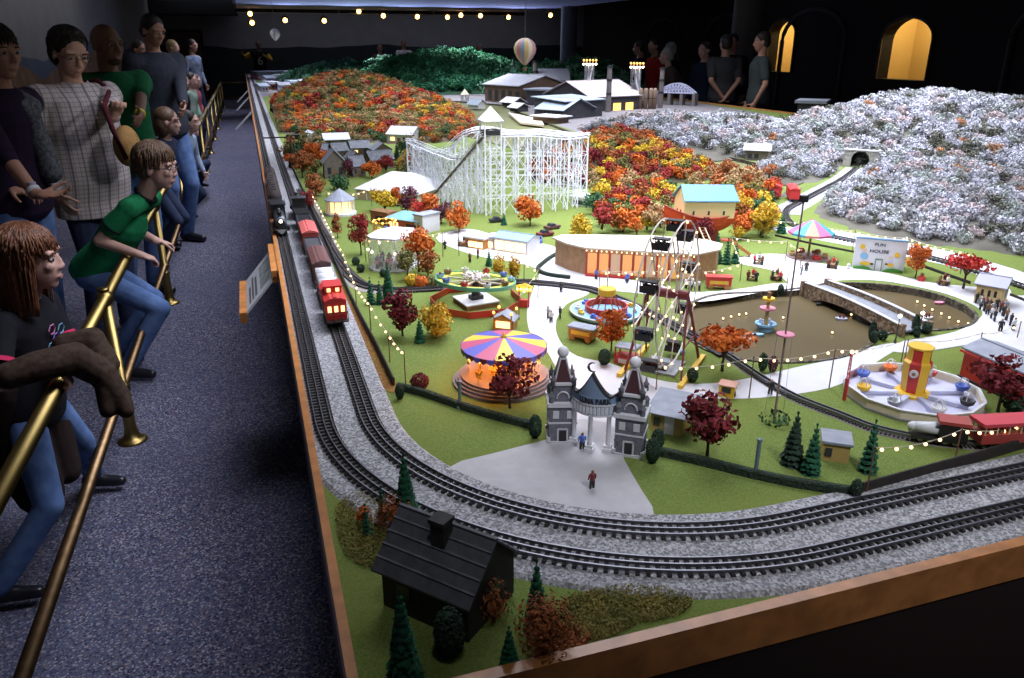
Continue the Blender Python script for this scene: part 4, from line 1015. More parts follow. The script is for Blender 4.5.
# ornate lit kiosk behind the carousel
kt_ = house('lit_kiosk', 'small grey gabled kiosk ringed with bulbs just behind the carousel', (493, 329), (513, 331), .045, .03, .016, m_owood, m_slate, 'gable', 'y', .005, windows=[win(.15, .85, .2, .85, m_winlit)])
for x in (-.026, .026):
    for y in (-.004, .048):
        p_ = MB().cyl((x, y, 0), (x, y, .048), .0022, n=6).obj('corner_post', m_owood, kt_); MB().ball((x, y, .051), .0045, 8, 6).obj('bulb', m_lampo, p_)
# tilted ring ride ---------------------------------------------------------------------------------------
rp = G(476, 304); rt = thing('ring_ride', 'raised yellow green ring ride with small cars on a white pedestal', 'fairground ride', rp, .15)
R0 = M(38, rp); zr = HT(476, 304, 280)
q = MB(); q.bb(-.075 * .72, -.075 * .72, 0, .075 * .72, .075 * .72, .014); q.obj('pedestal_base', m_wood, rt)
q = MB(); q.bb(-.056, -.056, .014, .056, .056, .018); q.obj('pedestal_top', m_white, rt)
q = MB(); q.cyl((0, 0, .018), (0, 0, zr), .014, .010, 12).bb(-.02, -.014, .018, .02, .014, .03).cyl((-.02, 0, .024), (.022, .012, .024), .006, n=8); q.obj('motor', m_iron, rt)
TL = Matrix.Translation((0, 0, zr)) @ Matrix.Rotation(math.radians(5), 4, 'Y') @ Matrix.Rotation(math.radians(-2), 4, 'X')
q = MB(); q.T = TL; n = 40
def ringmesh(q, ri, ro, z0, z1, n=40): return q.lathe([(ri, z0), (ro, z0), (ro, z1), (ri, z1), (ri, z0)], n)
ringmesh(q, R0 * .80, R0 * 1.02, -.003, .0); ringobj = q.obj('ring_deck', mat('ride_yellowgreen', (.50, .50, .06), .5), rt)
q = MB(); q.T = TL; ringmesh(q, R0 * 1.02, R0 * 1.06, -.008, .003); q.obj('rim_band', mat('ride_green', (.10, .32, .20), .5), ringobj)
q = MB(); q.T = TL
for i in range(8):
    a = PI * i / 4; q.bar((0, 0, -.002), (R0 * .85 * math.cos(a), R0 * .85 * math.sin(a), -.002), .005, .004)
q.obj('spoke', m_cream, ringobj)
q = MB(); q.T = TL; q.smooth = True
r_ = random.Random(5)
for i in range(70): a = r_.uniform(0, 6.28); d = r_.uniform(0, R0 * .36); q.ball((d * math.cos(a), d * math.sin(a), .008 + r_.uniform(0, .010)), .005, 6, 4)
q.obj('flower_centre', mat('blossom_white', (.66, .58, .56), .8), ringobj)
for i in range(10):
    a = 2 * PI * i / 10 + .2; q = MB(); q.T = TL @ Matrix.Translation((R0 * .92 * math.cos(a), R0 * .92 * math.sin(a), 0)) @ Matrix.Rotation(a, 4, 'Z')
    q.lathe([(.007, .001), (.0105, .004), (.012, .014), (.0105, .014), (.008, .006), (0, .005)], 12); cob = q.obj('car', [m_bluep, m_redp, m_white, m_wood, m_skyb][i % 5], ringobj)
    q.v = []; q.f = []; q.mi = []; q.sm = []; q.ball((0, 0, .016), .004, 6, 5).cyl((0, 0, .005), (0, 0, .014), .004, n=6); q.obj('rider', [m_white, m_dkred, m_cream][i % 3], cob)
fq = thing('octagon_fence', 'low red octagonal fence surrounding the raised ring ride', 'fence', rp)
fr = M(46, rp); q = MB(); q.prism([(fr * math.cos(a), fr * math.sin(a)) for a in [PI / 8 + PI * i / 4 for i in range(8)]], 0, .001)
pts8 = [Vector((fr * math.cos(a), fr * math.sin(a), 0)) for a in [PI / 8 + PI * i / 4 for i in range(8)]]
for i in range(8):
    if i == 0: continue
    q = MB(); a, b = pts8[i], pts8[(i + 1) % 8]; q.bar(a + UP * .010, b + UP * .010, .0022, .018); q.bar(a + UP * .020, b + UP * .020, .003, .002); q.obj('fence_panel', m_redp if i % 2 else mat('fence_rust', (.42, .06, .02), .6), fq)
# lit sign arch right of the ring ride
la = thing('lit_arch', 'orange lit entrance arch with yellow top right of the ring ride', 'arch', G(524, 307), -.5)
for x in (-.015, .015): MB().bb(x - .002, -.002, 0, x + .002, .002, .065).obj('post', m_redp, la)
MB().slab([(-.022, -.002, .05), (.022, -.002, .05), (.026, -.002, .066), (.005, -.002, .076), (-.024, -.002, .068)], (0, .004, 0)).obj('sign_board', mat('arch_yellow', (.85, .5, .05), .5, emit=.8, ecol=(1, .6, .08)), la)
q = MB(); q.bb(-.012, -.006, 0, .012, .006, .024); q.obj('turnstile', m_redp, la)
for i in range(5): MB().ball((-.02 + .01 * i, -.004, .058), .003, 6, 5).obj('bulb', m_bulb, la)
# disc car ride ----------------------------------------------------------------------------------------
dp = G(606, 314); dt = thing('disc_ride', 'round blue rimmed car ride with red drum and yellow top', 'fairground ride', dp)
R1 = M(35.5, dp)
q = MB(); q.lathe([(R1 * .9, 0), (R1 * .9, .006), (R1 * 1.0, .006), (R1, .012), (0, .012)], 40); q.obj('disc', m_skyb, dt)
q = MB(); q.lathe([(R1 * .98, .0122), (R1 * 1.02, .0122), (R1 * 1.02, .015), (R1 * .98, .015), (R1 * .98, .0122)], 40); q.obj('rim_ring', m_white, dt)
q = MB(); q.lathe([(R1 * .60, .012), (R1 * .60, .030), (R1 * .56, .030), (R1 * .56, .012)], 20); q.obj('drum_fence', m_redp, dt)
q = MB(); hD = HT(606, 314, 291); q.lathe([(R1 * .22, hD - .012), (R1 * .25, hD - .010), (R1 * .25, hD + .008), (R1 * .2, hD + .012), (0, hD + .014)], 18)
dtop = q.obj('drum_top', m_yel, dt)
for i in range(12):
    a = PI * i / 6; MB().cyl((R1 * .5 * math.cos(a), R1 * .5 * math.sin(a), .013), (R1 * .2 * math.cos(a), R1 * .2 * math.sin(a), hD - .01), .0016, n=5).obj('strut', m_owood if i % 2 else m_redp, dt)
MB().cyl((0, 0, hD + .01), (0, 0, HT(606, 314, 268)), .002, n=6).obj('mast', m_white, dtop)
def toycar(q, m):
    q.prism([(-.011, -.0065), (.008, -.0065), (.012, -.003), (.012, .003), (.008, .0065), (-.011, .0065)], .002, .008); q.prism([(-.009, -.005), (.001, -.005), (.001, .005), (-.009, .005)], .008, .0125)
for i in range(10):
    a = 2 * PI * i / 10 + .1; q = MB(); q.T = Matrix.Translation((R1 * .80 * math.cos(a), R1 * .80 * math.sin(a), .012)) @ Matrix.Rotation(a + PI / 2, 4, 'Z'); toycar(q, None); q.obj('car', [m_yel, m_bluep, m_redp, m_bluep, m_white][i % 5], dt)
# ferris wheel ---------------------------------------------------------------------------------------
fc = Vector((.91, 1.56, TZ)); fr_ = math.atan2(.30, .305); ft = thing('ferris_wheel', 'tall ferris wheel with lit spokes and dark gondolas seen nearly edge on', 'ferris wheel', fc, fr_)
RW, HW, WD = .176, .194, .026
m_rim2 = mat('wheel_white', (.62, .55, .50), .5)
wh = MB()
for y in (-WD, WD):
    o = MB().tube([(RW * math.cos(2 * PI * i / 30), y, HW + RW * math.sin(2 * PI * i / 30)) for i in range(30)], .0022, 5, True).tube([(RW * .62 * math.cos(2 * PI * i / 20), y, HW + RW * .62 * math.sin(2 * PI * i / 20)) for i in range(20)], .0016, 4, True).obj('wheel_rim', m_rim2, ft)
    for i in range(10):
        a = 2 * PI * i / 10 + .2
        MB().bar((0, y, HW), (RW * math.cos(a), y, HW + RW * math.sin(a)), .0026).obj('spoke', m_rim2, o)
        if i % 1 == 0:
            for k in (.35, .62, .98): MB().ball((RW * k * math.cos(a), y * 1.1, HW + RW * k * math.sin(a)), .0028, 6, 4).obj('bulb', m_bulb, o)
MB().cyl((0, -.05, HW), (0, .05, HW), .012, n=12).obj('axle', m_dkred, ft)
for i in range(10):
    a = 2 * PI * i / 10 + .2; x, z = RW * math.cos(a), HW + RW * math.sin(a)
    q = MB(); q.bb(x - .013, -.018, z - .026, x + .013, .018, z - .023).bb(x - .013, -.018, z - .023, x - .011, .018, z - .010).bb(x + .011, -.018, z - .023, x + .013, .018, z - .012)
    for sx in (-.012, .012):
        for sy in (-.017, .017): q.bar((x + sx, sy, z - .024), (x + sx * .6, sy, z - .002), .0016)
    q.bb(x - .011, -.019, z - .003, x + .011, .019, z); g_ = q.obj('gondola', m_iron, ft)
    q = MB()
    for sy in (-.007, .007): q.ball((x, sy, z - .009), .004, 6, 5).cyl((x, sy, z - .023), (x, sy, z - .010), .0045, .003, 6)
    q.obj('rider', [m_wood, m_bluep, m_dkred, m_steel][i % 4], g_)
for y in (-.052, .052):
    for x in (-.085, .085):
        MB().bar((x, y * 1.35, 0), (0, y * .95, HW), .005).obj('support_leg', m_dkred, ft)
    MB().bar((-.05, y * 1.2, HW * .42), (.05, y * 1.2, HW * .42), .003).obj('cross_brace', m_dkred, ft)
for y in (-.075, .075): MB().bb(-.11, y - .006, 0, .11, y + .006, .010).obj('base_beam', m_yel, ft)
MB().bb(-.05, -.045, 0, .05, .045, .006).obj('loading_deck', m_steel, ft)
ow = [(x, y) for x in (-.05, .05) for y in (-.06, .06)]
tag(MB().ball((0, 0, .007), (.009, .009, .007), 10, 6).obj('water_tub', m_skyb, None, G(682, 354)), 'small round blue tub beside the ferris wheel legs', 'tub')
# mast with discs ---------------------------------------------------------------------------------------
mp = G(774, 419); mt = thing('tall_mast', 'very tall thin mast with a pale disc and guy lines on the lawn', 'mast', mp)
hm = .48
MB().cyl((0, 0, 0), (0, 0, hm), .0024, .0016, 6).obj('pole', mat('mast_rust', (.22, .14, .13), .5), mt)
zd = HT(774, 419, 335); q = MB(); q.lathe([(.002, zd), (.018, zd), (.018, zd + .003), (.002, zd + .003)], 20); q.obj('disc', m_pink, mt)
for a in (0, 2.1, 4.2): MB().bar((.017 * math.cos(a), .017 * math.sin(a), zd), (.022 * math.cos(a), .022 * math.sin(a), .002), .0006).obj('guy_line', m_steel, mt)
MB().bb(-.006, -.006, hm - .012, .006, .006, hm).obj('cap_block', m_iron, mt)
shrub('flat dark green tuft at the foot of the tall mast', 774, 423, 30, 413, 'green', 'grass_tuft', cat='grass tuft', dens=.3)
# long flat roofed hall -----------------------------------------------------------------------------------
hp = G(630, 270); ht_ = thing('exhibition_hall', 'long flat white roofed hall with orange lit front behind the ferris wheel', 'building', hp)
hb = [(555, 264), (568, 270), (586, 275), (645, 279), (692, 282), (714, 277), (717, 271), (700, 266), (650, 262), (596, 261), (564, 261)]
HB = [G(*a) - hp for a in hb]; hh = HT(586, 275, 249)
MB().prism([(p.x, p.y) for p in HB], 0, hh).obj('walls', mat('hall_wall', (.42, .24, .13), .7, noise=.15, nscale=60), ht_)
cen = sum(HB, Vector()) / len(HB); RO = [cen + (p - cen) * 1.04 for p in HB]
q = MB().prism([(p.x, p.y) for p in RO], hh, hh + .006); q.prism([(p.x, p.y) for p in RO], hh + .006, hh + .016, [(cen.x + (p.x - cen.x) * .55, cen.y + (p.y - cen.y) * .55) for p in RO]); q.obj('roof', mat('hall_roof', (.62, .55, .46), .7), ht_)
a, b = HB[2], HB[4]
def along(t, z, o=0.0):
    p = a.lerp(b, t); n = Vector((b.y - a.y, -(b.x - a.x), 0)).normalized(); return p + n * o + UP * z
for i in range(9):
    t0, t1 = i / 9 + .012, (i + 1) / 9 - .012
    q = MB(); q.add([along(t0, .008, .002), along(t1, .008, .002), along(t1, hh - .012, .002), along(t0, hh - .012, .002)], [(0, 1, 2, 3)]); q.obj('lit_bay', mat('bay_orange_glow', (.75, .36, .12), .6, emit=.35, ecol=(1, .5, .18)) if i % 3 != 2 else mat('bay_tan_glow', (.6, .42, .28), .6, emit=.15, ecol=(1, .6, .3)), ht_)  # porch light put into the bay walls as a weak glow
for i in range(10): MB().bar(along(i / 9, 0, .004), along(i / 9, hh, .004), .004).obj('pillar', m_redp, ht_)
MB().bar(along(0, .004, .012), along(.45, .004, .012), .014, .008).obj('red_step', m_redp, ht_)
for i in range(22): MB().ball(along(i / 21, hh - .004, .006), .0024, 6, 4).obj('bulb', m_bulb, ht_)
# hedges and fences ------------------------------------------------------------------------------------------
m_hedge = mat('hedge_leaf', (.022, .04, .022), .9, col2=(.010, .02, .012), nscale=160, bump=1.0); m_fence = mat('dark_fence', (.022, .018, .014), .8, noise=.3, nscale=90)
def run(name, label, px, w, h, m, cat, group=None, closed=False, sm=3):
    p0 = G(*px[0]); pts = [G(*a) - p0 for a in px]; pts = smooth_path(pts, sm) if sm else pts
    q = MB(); q.sweep(pts, [(-w / 2, 0), (-w / 2, h * .85), (-w * .3, h), (w * .3, h), (w / 2, h * .85), (w / 2, 0)]); return tag(q.obj(name, m, None, p0), label, cat, group)
run('hedge', 'long dark hedge running in front of the carousel to the gate', [(398, 389), (425, 396), (457, 407), (500, 420), (532, 428)], .014, .016, m_hedge, 'hedge')
run('hedge', 'long dark hedge running from the gate to the fence corner', [(660, 455), (700, 464), (752, 477), (800, 487), (852, 495)], .014, .017, m_hedge, 'hedge')
run('hedge', 'dark clipped hedge curving round the lawn left of the flat roofed hall', [(572, 250), (555, 256), (541, 266), (538, 271), (548, 276), (570, 279)], .012, .013, m_hedge, 'hedge')
run('board_fence', 'dark board fence along the inner track at lower right', [(861, 494), (900, 483), (950, 469), (1000, 455), (1060, 437)], .005, .024, m_fence, 'fence', sm=0)
run('board_fence', 'low dark fence beside the freight train along the left tracks', [(284, 150), (300, 185), (312, 212), (326, 243), (344, 284), (360, 318), (377, 350), (394, 386)], .005, .022, m_fence, 'fence')
run('kerb_rail', 'thin dark rail across the lawn behind the umbrella ride', [(775, 236), (810, 244), (850, 252), (875, 257)], .003, .008, m_fence, 'fence')
run('kerb_rail', 'thin dark fence behind the flat topped red tree', [(925, 268), (950, 277), (970, 284)], .004, .010, m_fence, 'fence')
run('kerb_rail', 'thin dark fence right of the lit yellow shop', [(1010, 296), (1030, 304)], .004, .010, m_fence, 'fence')
for (u, v, vt, lb) in ((460, 408, 381, 'blue grey square post standing in the hedge before the carousel'), (755, 477, 439, 'blue grey round post standing in the hedge right of the gate')):
    p = G(u, v); h = HT(u, v, vt); t = thing('hedge_post', lb, 'post', p)
    MB().cyl((0, 0, 0), (0, 0, h), .0038, n=10).obj('shaft', mat('post_blue', (.12, .17, .22), .5), t); MB().lathe([(.0085, 0), (.0085, .003), (.005, .014), (.004, .016)], 10).obj('foot', mat('post_blue', (.12, .17, .22), .5), t); MB().lathe([(.005, h - .004), (.005, h), (.0, h + .002)], 10).obj('cap', mat('post_blue', (.12, .17, .22), .5), t)
# ---- ark with slide ---------------------------------------------------------------------------------
ap_ = G(697, 241); at_ = thing('ark_ride', 'big red ark with a pale yellow house and light blue roof', 'fairground ride', ap_, math.radians(-4)); at_.rotation_euler.y = .05
sA = M(1, ap_); zk = HT(697, 241, 230)
m_hull = mat('hull_red', (.60, .055, .02), .5, noise=.12, nscale=40)
LH = 80 * sA; q = MB(); st = 22; ribs = []
for i in range(st + 1):
    k = i / st; x = (-.5 + k) * LH; e = abs(2 * k - 1)
    w = .066 * max(.02, (1 - e ** 2.6)); sheer = zk + .060 + .042 * max(0, 1 - 2 * k) ** 1.8 + .016 * max(0, 2 * k - 1) ** 2; keel = zk - .006 + .050 * e ** 3.2
    ribs.append([(x, -w, sheer), (x, -w * .86, (sheer + keel) / 2), (x, -w * .35, keel), (x, w * .35, keel), (x, w * .86, (sheer + keel) / 2), (x, w, sheer)])
vs = [p for r in ribs for p in r]; fs = []
for i in range(st):
    for j in range(5): fs.append((i * 6 + j, i * 6 + j + 1, i * 6 + j + 7, i * 6 + j + 6))
    fs.append((i * 6 + 5, i * 6, i * 6 + 6, i * 6 + 11))
q.smooth = False; q.add(vs, fs); hull = q.obj('hull', m_hull, at_)
q = MB()
for s in (0, 5): q.tube([ribs[i][s] for i in range(st + 1)], .0028, 5)
q.obj('gunwale', mat('hull_dark', (.36, .03, .02), .5), hull)
z0 = zk + .057; hx0, hx1, hy, zw, zrf = -.30 * LH, .38 * LH, .048, z0 + .074, z0 + .122
q = MB(); q.bb(hx0, -hy, z0, hx1, hy, zw)
for x in (hx0, hx1 - .002): q.slab([(x, -hy, zw), (x, hy, zw), (x, 0, zrf)], (.002, 0, 0))
ho = q.obj('deck_house', mat('ark_yellow', (.74, .62, .30), .6), at_)
q = MB()
for s in (-1, 1): q.slab([(hx0 - .012, s * (hy + .012), zw - .006), (hx1 + .008, s * (hy + .012), zw - .006), (hx1 + .004, 0, zrf + .002), (hx0 - .004, 0, zrf + .002)], (0, 0, .004))
q.obj('roof', mat('ark_roof', (.10, .28, .50), .5), at_)
for i in range(3): MB().bb(hx0 + (.18 + .3 * i) * (hx1 - hx0) - .004, -hy - .002, z0 + .014, hx0 + (.18 + .3 * i) * (hx1 - hx0) + .004, -hy, z0 + .030).obj('window', m_windark, ho)
for s in (-.018, .014): MB().bb(hx0 - .002, s - .004, z0 + .008, hx0, s + .004, z0 + .030).obj('window', m_windark, ho)
q = MB(); q.prism([(-.075, -.030), (.075, -.030), (.075, .030), (-.075, .030)], 0, zk); q.obj('plinth', mat('plinth_red', (.22, .05, .03), .8), at_)
sl_ = thing('boarding_ladder', 'pair of pale yellow ladder rails leading up to the red ark', 'ladder', G(712, 252))
for dx in (-.012, .012): MB().bar((dx, 0, .006), (dx - .012, .07, zk + .038), .004).obj('ladder_rail', m_cream, sl_)
q = MB()
for i in range(9): k = i / 8; q.bar((-.012 - .012 * k, .07 * k, .006 + (zk + .03) * k), (.012 - .012 * k, .07 * k, .006 + (zk + .03) * k), .002)
q.obj('rung', m_owood, sl_)
s2 = thing('slide', 'orange slide coming down to the white path right of the conifers', 'slide', G(750, 257), math.radians(-38))
q = MB()
q.slab([(0, -.009, .003), (0, .009, .003), (-.085, .009, .058), (-.085, -.009, .058)], (0, 0, .002)); q.obj('chute', m_hull, s2)
for y in (-.009, .009): MB().bar((0, y, .008), (-.085, y, .063), .002, .008).obj('side_rail', m_owood, s2)
for y in (-.008, .008): MB().bar((-.083, y, 0), (-.083, y, .058), .003).obj('support_leg', m_dkred, s2)
MB().bb(-.11, -.014, .056, -.083, .014, .060).obj('platform', m_redp, s2)
# ---- shops at left ----------------------------------------------------------------------------------
house('shop', 'white walled shop with light blue roof and glowing front beside the street', (494, 250), (527, 255), .10, .052, .014, m_white, mat('roof_paleblue', (.20, .29, .44), .6), 'gable', 'x', .006, windows=[win(.04, .30, .12, .8, m_winlit), win(.34, .62, .12, .8, m_winlit), win(.66, .95, .12, .8, m_winlit)])
house('shop', 'small shop with a glowing orange counter left of the white walled shop', (465, 247), (484, 250), .06, .04, .006, m_owood, m_white, 'flat', 'x', .005, windows=[win(.06, .48, .15, .7, m_winlit), win(.52, .94, .15, .7, m_winlit)])
house('shop', 'plain white box stall between the two glowing shops', (486, 248), (494, 249), .06, .045, .004, m_white, m_white, 'flat', windows=[win(.2, .8, .1, .6, m_winlit)])
house('brick_pavilion', 'brick pavilion with a hipped pale cyan roof left of the coaster', (387, 228), (420, 233), .11, .045, .03, m_brick, mat('roof_cyan', (.20, .40, .50), .5), 'hip', 'x', .008, windows=[win(.1, .35, .2, .7, m_winlit), win(.6, .9, .2, .7)])
house('brick_annex', 'low flat brick annex at the left of the cyan roofed pavilion', (371, 223), (388, 226), .06, .055, .004, m_brick, m_wood, 'flat', 'x', .002, windows=[win(.3, .7, .2, .7)])
house('white_stall', 'tall white walled stall right of the brick pavilion', (423, 234), (440, 230), .055, .075, .005, m_white, m_slate, 'flat', 'x', .004, doors=[door(.3, .6, .5, m_owood, 'l')])
wr_ = thing('whip_ride', 'low ride glowing with orange bulbs in front of the brick pavilion', 'fairground ride', G(385, 233)); q = MB(); q.lathe([(.055, 0), (.055, .008), (.05, .010), (0, .010)], 24); q.obj('platform', m_owood, wr_)
for i in range(10):
    a = 2 * PI * i / 10; x, y = .048 * math.cos(a), .048 * math.sin(a); po = MB().cyl((x, y, .01), (x, y, .05), .002, n=5).obj('post', m_owood, wr_); MB().ball((x, y, .052), .005, 8, 5).obj('bulb', m_lampo, po)
MB().tube([(.048 * math.cos(2 * PI * i / 20), .048 * math.sin(2 * PI * i / 20), .052) for i in range(20)], .002, 5, True).obj('hoop', m_yel, wr_)
for i in range(5):
    q = MB(); a = i * 1.25; q.T = Matrix.Translation((.03 * math.cos(a), .03 * math.sin(a), .01)) @ Matrix.Rotation(a, 4, 'Z'); toycar(q, None); q.obj('car', [m_redp, m_bluep, m_yel][i % 3], wr_)
# big white tent
tp_, trz, tL = frame2((357, 199), (418, 205)); tt = thing('marquee_tent', 'big white marquee tent with a ridged roof below the village', 'tent', tp_, trz)
dT = .30; hT1 = HT(388, 202, 192); hT2 = HT(393, 190, 170); w = tL / 2
q = MB(); b_ = [(-w - .01, -.01), (w + .01, -.01), (w + .01, dT + .01), (-w - .01, dT + .01)]; q.prism(b_, hT1, hT1 + .004); q.prism(b_, hT1 + .004, hT2 + .02, [(-w * .35, dT * .45), (w * .35, dT * .45), (w * .35, dT * .55), (-w * .35, dT * .55)]); q.obj('tent_roof', m_white, tt)
MB().bb(-w, 0, 0, w, dT, hT1).obj('tent_wall', mat('tent_wall', (.55, .42, .28), .8), tt)
for i in range(7): MB().bb(-w + 2 * w * i / 6 - .003, -.004, 0, -w + 2 * w * i / 6 + .003, 0, hT1).obj('tent_pole', m_white, tt)
# lit round pavilion
lp = G(341, 214); lt_ = thing('round_pavilion', 'round pavilion with a grey cone roof and a brightly lit arcade', 'pavilion', lp); RP = M(14, lp); hp1, hp2 = HT(341, 214, 199), HT(341, 214, 190)
MB().lathe([(RP * 1.1, 0), (RP * 1.1, .010), (RP, .012), (0, .012)], 20).obj('base', m_white, lt_)
MB().lathe([(RP * 1.08, hp1 - .004), (RP * 1.08, hp1), (RP * .2, hp2), (0, hp2 + .008)], 12).obj('cone_roof', m_slate, lt_)
MB().lathe([(RP * .7, .012), (RP * .7, hp1)], 16).obj('lit_core', mat('core_glow', (1, .7, .35), .5, emit=2.0, ecol=(1, .62, .25)), lt_)
for i in range(12): a = 2 * PI * i / 12; MB().cyl((RP * .96 * math.cos(a), RP * .96 * math.sin(a), .012), (RP * .96 * math.cos(a), RP * .96 * math.sin(a), hp1), .0025, n=6).obj('column', m_white, lt_)
# glass dance hall
gp_, ggz, gL_ = frame2((366, 271), (404, 274)); gh = thing('dance_hall', 'glass walled dance hall with a white roof and pink dancers inside', 'building', gp_, ggz); w = gL_ / 2; d_ = .19; hg = HT(385, 272, 240)
oc = [(-w, .03), (-w * .6, 0), (w * .6, 0), (w, .03), (w * 1.05, d_ * .7), (w * .6, d_), (-w * .6, d_), (-w * 1.05, d_ * .7)]
MB().prism([(x * 1.06, y) for x, y in oc], 0, .006).obj('floor_slab', m_white, gh)
q = MB()
for i in range(8):
    a, b = oc[i], oc[(i + 1) % 8]; MB().add([(a[0], a[1], .006), (b[0], b[1], .006), (b[0], b[1], hg), (a[0], a[1], hg)], [(0, 1, 2, 3)]).obj('glass_wall', m_glass, gh)
    MB().cyl((a[0], a[1], .006), (a[0], a[1], hg), .0016, n=5).obj('mullion', m_white, gh)
    MB().ball((a[0], a[1] - .003, hg * .62), .0042, 8, 5).obj('bulb', m_bulbw, gh)
MB().prism([(x * 1.03, y) for x, y in oc], hg, hg + .006).obj('roof', m_white, gh)
r_ = random.Random(9)
m_figs = [m_pink, m_bluep, m_white, m_dkred, m_iron, m_wood, m_steel, m_lav, m_tan, m_redp]
def fig_mesh(m, h=.036, hair=None):
    q = MB(); q.smooth = True
    q.cyl((-.0032, 0, 0), (-.0025, 0, h * .48), .0024, .003, 6); q.cyl((.0032, .001, 0), (.0025, 0, h * .48), .0024, .003, 6)
    q.mat(1); q.lathe([(.0042, h * .44), (.0048, h * .5), (.0045, h * .62), (.0058, h * .78), (.0035, h * .84), (.0018, h * .86)], 8); q.cyl((-.0058, 0, h * .78), (-.0072, .001, h * .5), .0018, .0014, 5); q.cyl((.0058, 0, h * .78), (.0070, .002, h * .5), .0018, .0014, 5)
    q.mat(2); q.ball((0, 0, h * .92), (.003, .0032, .0036), 8, 6); q.mat(3); q.ball((0, -.0005, h * .945), (.0031, .0031, .003), 8, 5)
    return q.mesh('figurine', [m_iron, m, mat('fig_skin', (.5, .3, .2), .7), m_wood])
FIG = [fig_mesh(m) for m in m_figs]
def dancer(x, y, k):
    o = bpy.data.objects.new('figurine', FIG[k]); C.objects.link(o); o.location = gp_ + Matrix.Rotation(ggz, 3, 'Z') @ Vector((x, y, .006)); o.rotation_euler = (0, 0, r_.uniform(0, 6.3)); o.scale = (1.25, 1.25, 1.0)
    tag(o, '%s clad dancer figurine on the floor of the glass dance hall' % {0: 'pink', 2: 'white', 1: 'blue', 7: 'lavender'}[k], 'figurine', 'dancers in the glass hall')
for i in range(26): dancer(r_.uniform(-w * .85, w * .85), r_.uniform(.02, d_ * .8), r_.choice([0, 0, 0, 2, 7, 1]))
# ---- umbrella ride, octagon tower ride -----------------------------------------------------------------
up_ = G(808, 257); ut = thing('umbrella_ride', 'small ride under a pink and teal umbrella canopy on a pole', 'fairground ride', up_); RU = M(22, up_); hu0, hu1 = HT(808, 257, 232), HT(808, 257, 219)
q = MB(); cols = [mat('umb_pink', (.50, .10, .22), .6), mat('umb_teal', (.04, .26, .38), .6), mat('umb_peach', (.55, .22, .14), .6)]
for i in range(10):
    q.mat([0, 1, 2, 1, 0, 1, 2, 0, 1, 2][i]); a0, a1 = 2 * PI * i / 10, 2 * PI * (i + 1) / 10
    q.slab([(RU * math.cos(a0), RU * math.sin(a0), hu0), (RU * math.cos(a1), RU * math.sin(a1), hu0), (0, 0, hu1)], (0, 0, .001))
    q.slab([(RU * math.cos(a0), RU * math.sin(a0), hu0), (RU * math.cos(a1), RU * math.sin(a1), hu0), (RU * math.cos(a1), RU * math.sin(a1), hu0 - .007), (RU * math.cos(a0), RU * math.sin(a0), hu0 - .007)], (0, .001, 0))
q.obj('canopy', cols, ut); MB().cyl((0, 0, 0), (0, 0, hu1), .004, n=8).obj('pole', m_wood, ut)
MB().lathe([(RU * .95, 0), (RU * .95, .004), (0, .004)], 20).obj('platform', mat('deck_brown', (.22, .15, .14), .8), ut)
for i in range(6):
    a = PI * i / 3 + .4; q = MB(); q.T = Matrix.Translation((RU * .7 * math.cos(a), RU * .7 * math.sin(a), .004)) @ Matrix.Rotation(a + PI / 2, 4, 'Z') @ Matrix.Diagonal((1.3, 1.5, 1.4, 1)); toycar(q, None); q.obj('car', [m_wood, m_redp, m_tan][i % 3], ut)
op = G(911, 397); ot = thing('tower_ride', 'twelve sided white basin ride with a red and yellow tower and swing cars', 'fairground ride', op, .12)
Rx = M(63, op); ho_ = HT(911, 397, 347)
def ngon(r, n=12, ph=0): return [(r * math.cos(2 * PI * i / n + ph), r * math.sin(2 * PI * i / n + ph)) for i in range(n)]
MB().prism(ngon(Rx * 1.03), 0, .005).obj('skirt', m_steel, ot); MB().prism(ngon(Rx * .97), .005, .008).obj('floor', m_lav, ot)
P1, P2 = ngon(Rx), ngon(Rx * .965)
for i in range(12):
    j = (i + 1) % 12; q = MB(); V8 = [(P1[i][0], P1[i][1]), (P1[j][0], P1[j][1]), (P2[j][0], P2[j][1]), (P2[i][0], P2[i][1])]; q.prism(V8, .004, .024); q.obj('basin_panel', mat('basin_pink', (.46, .20, .20), .6) if i in (3, 4) else m_cream, ot)
    q = MB(); q.bar((*P1[i], .025), (*P1[j], .025), .006, .003); q.obj('basin_rim', m_white, ot)
q = MB(); to = []
for i in range(8):
    a0, a1 = 2 * PI * i / 8 + .1, 2 * PI * (i + 1) / 8 + .1; q.mat(i % 2)
    for (r0, z0_, r1, z1_) in ((.026, .016, .031, ho_ * .72), (.031, ho_ * .72, .025, ho_ * .76), (.025, ho_ * .76, .025, ho_)):
        q.add([(r0 * math.cos(a0), r0 * math.sin(a0), z0_), (r0 * math.cos(a1), r0 * math.sin(a1), z0_), (r1 * math.cos(a1), r1 * math.sin(a1), z1_), (r1 * math.cos(a0), r1 * math.sin(a0), z1_)], [(0, 1, 2, 3)])
    q.add([(0, 0, ho_ - .003), (.025 * math.cos(a0), .025 * math.sin(a0), ho_), (.025 * math.cos(a1), .025 * math.sin(a1), ho_)], [(0, 1, 2)])
tw = q.obj('tower', [m_redp, m_yel], ot)
MB().lathe([(.036, .008), (.038, .014), (.034, .018), (.024, .018)], 24).obj('base_ring', m_yel, ot)
MB().lathe([(.026, ho_ - .002), (.028, ho_), (.028, ho_ + .003), (.024, ho_ + .003)], 8).obj('crown_ring', m_yel, tw)
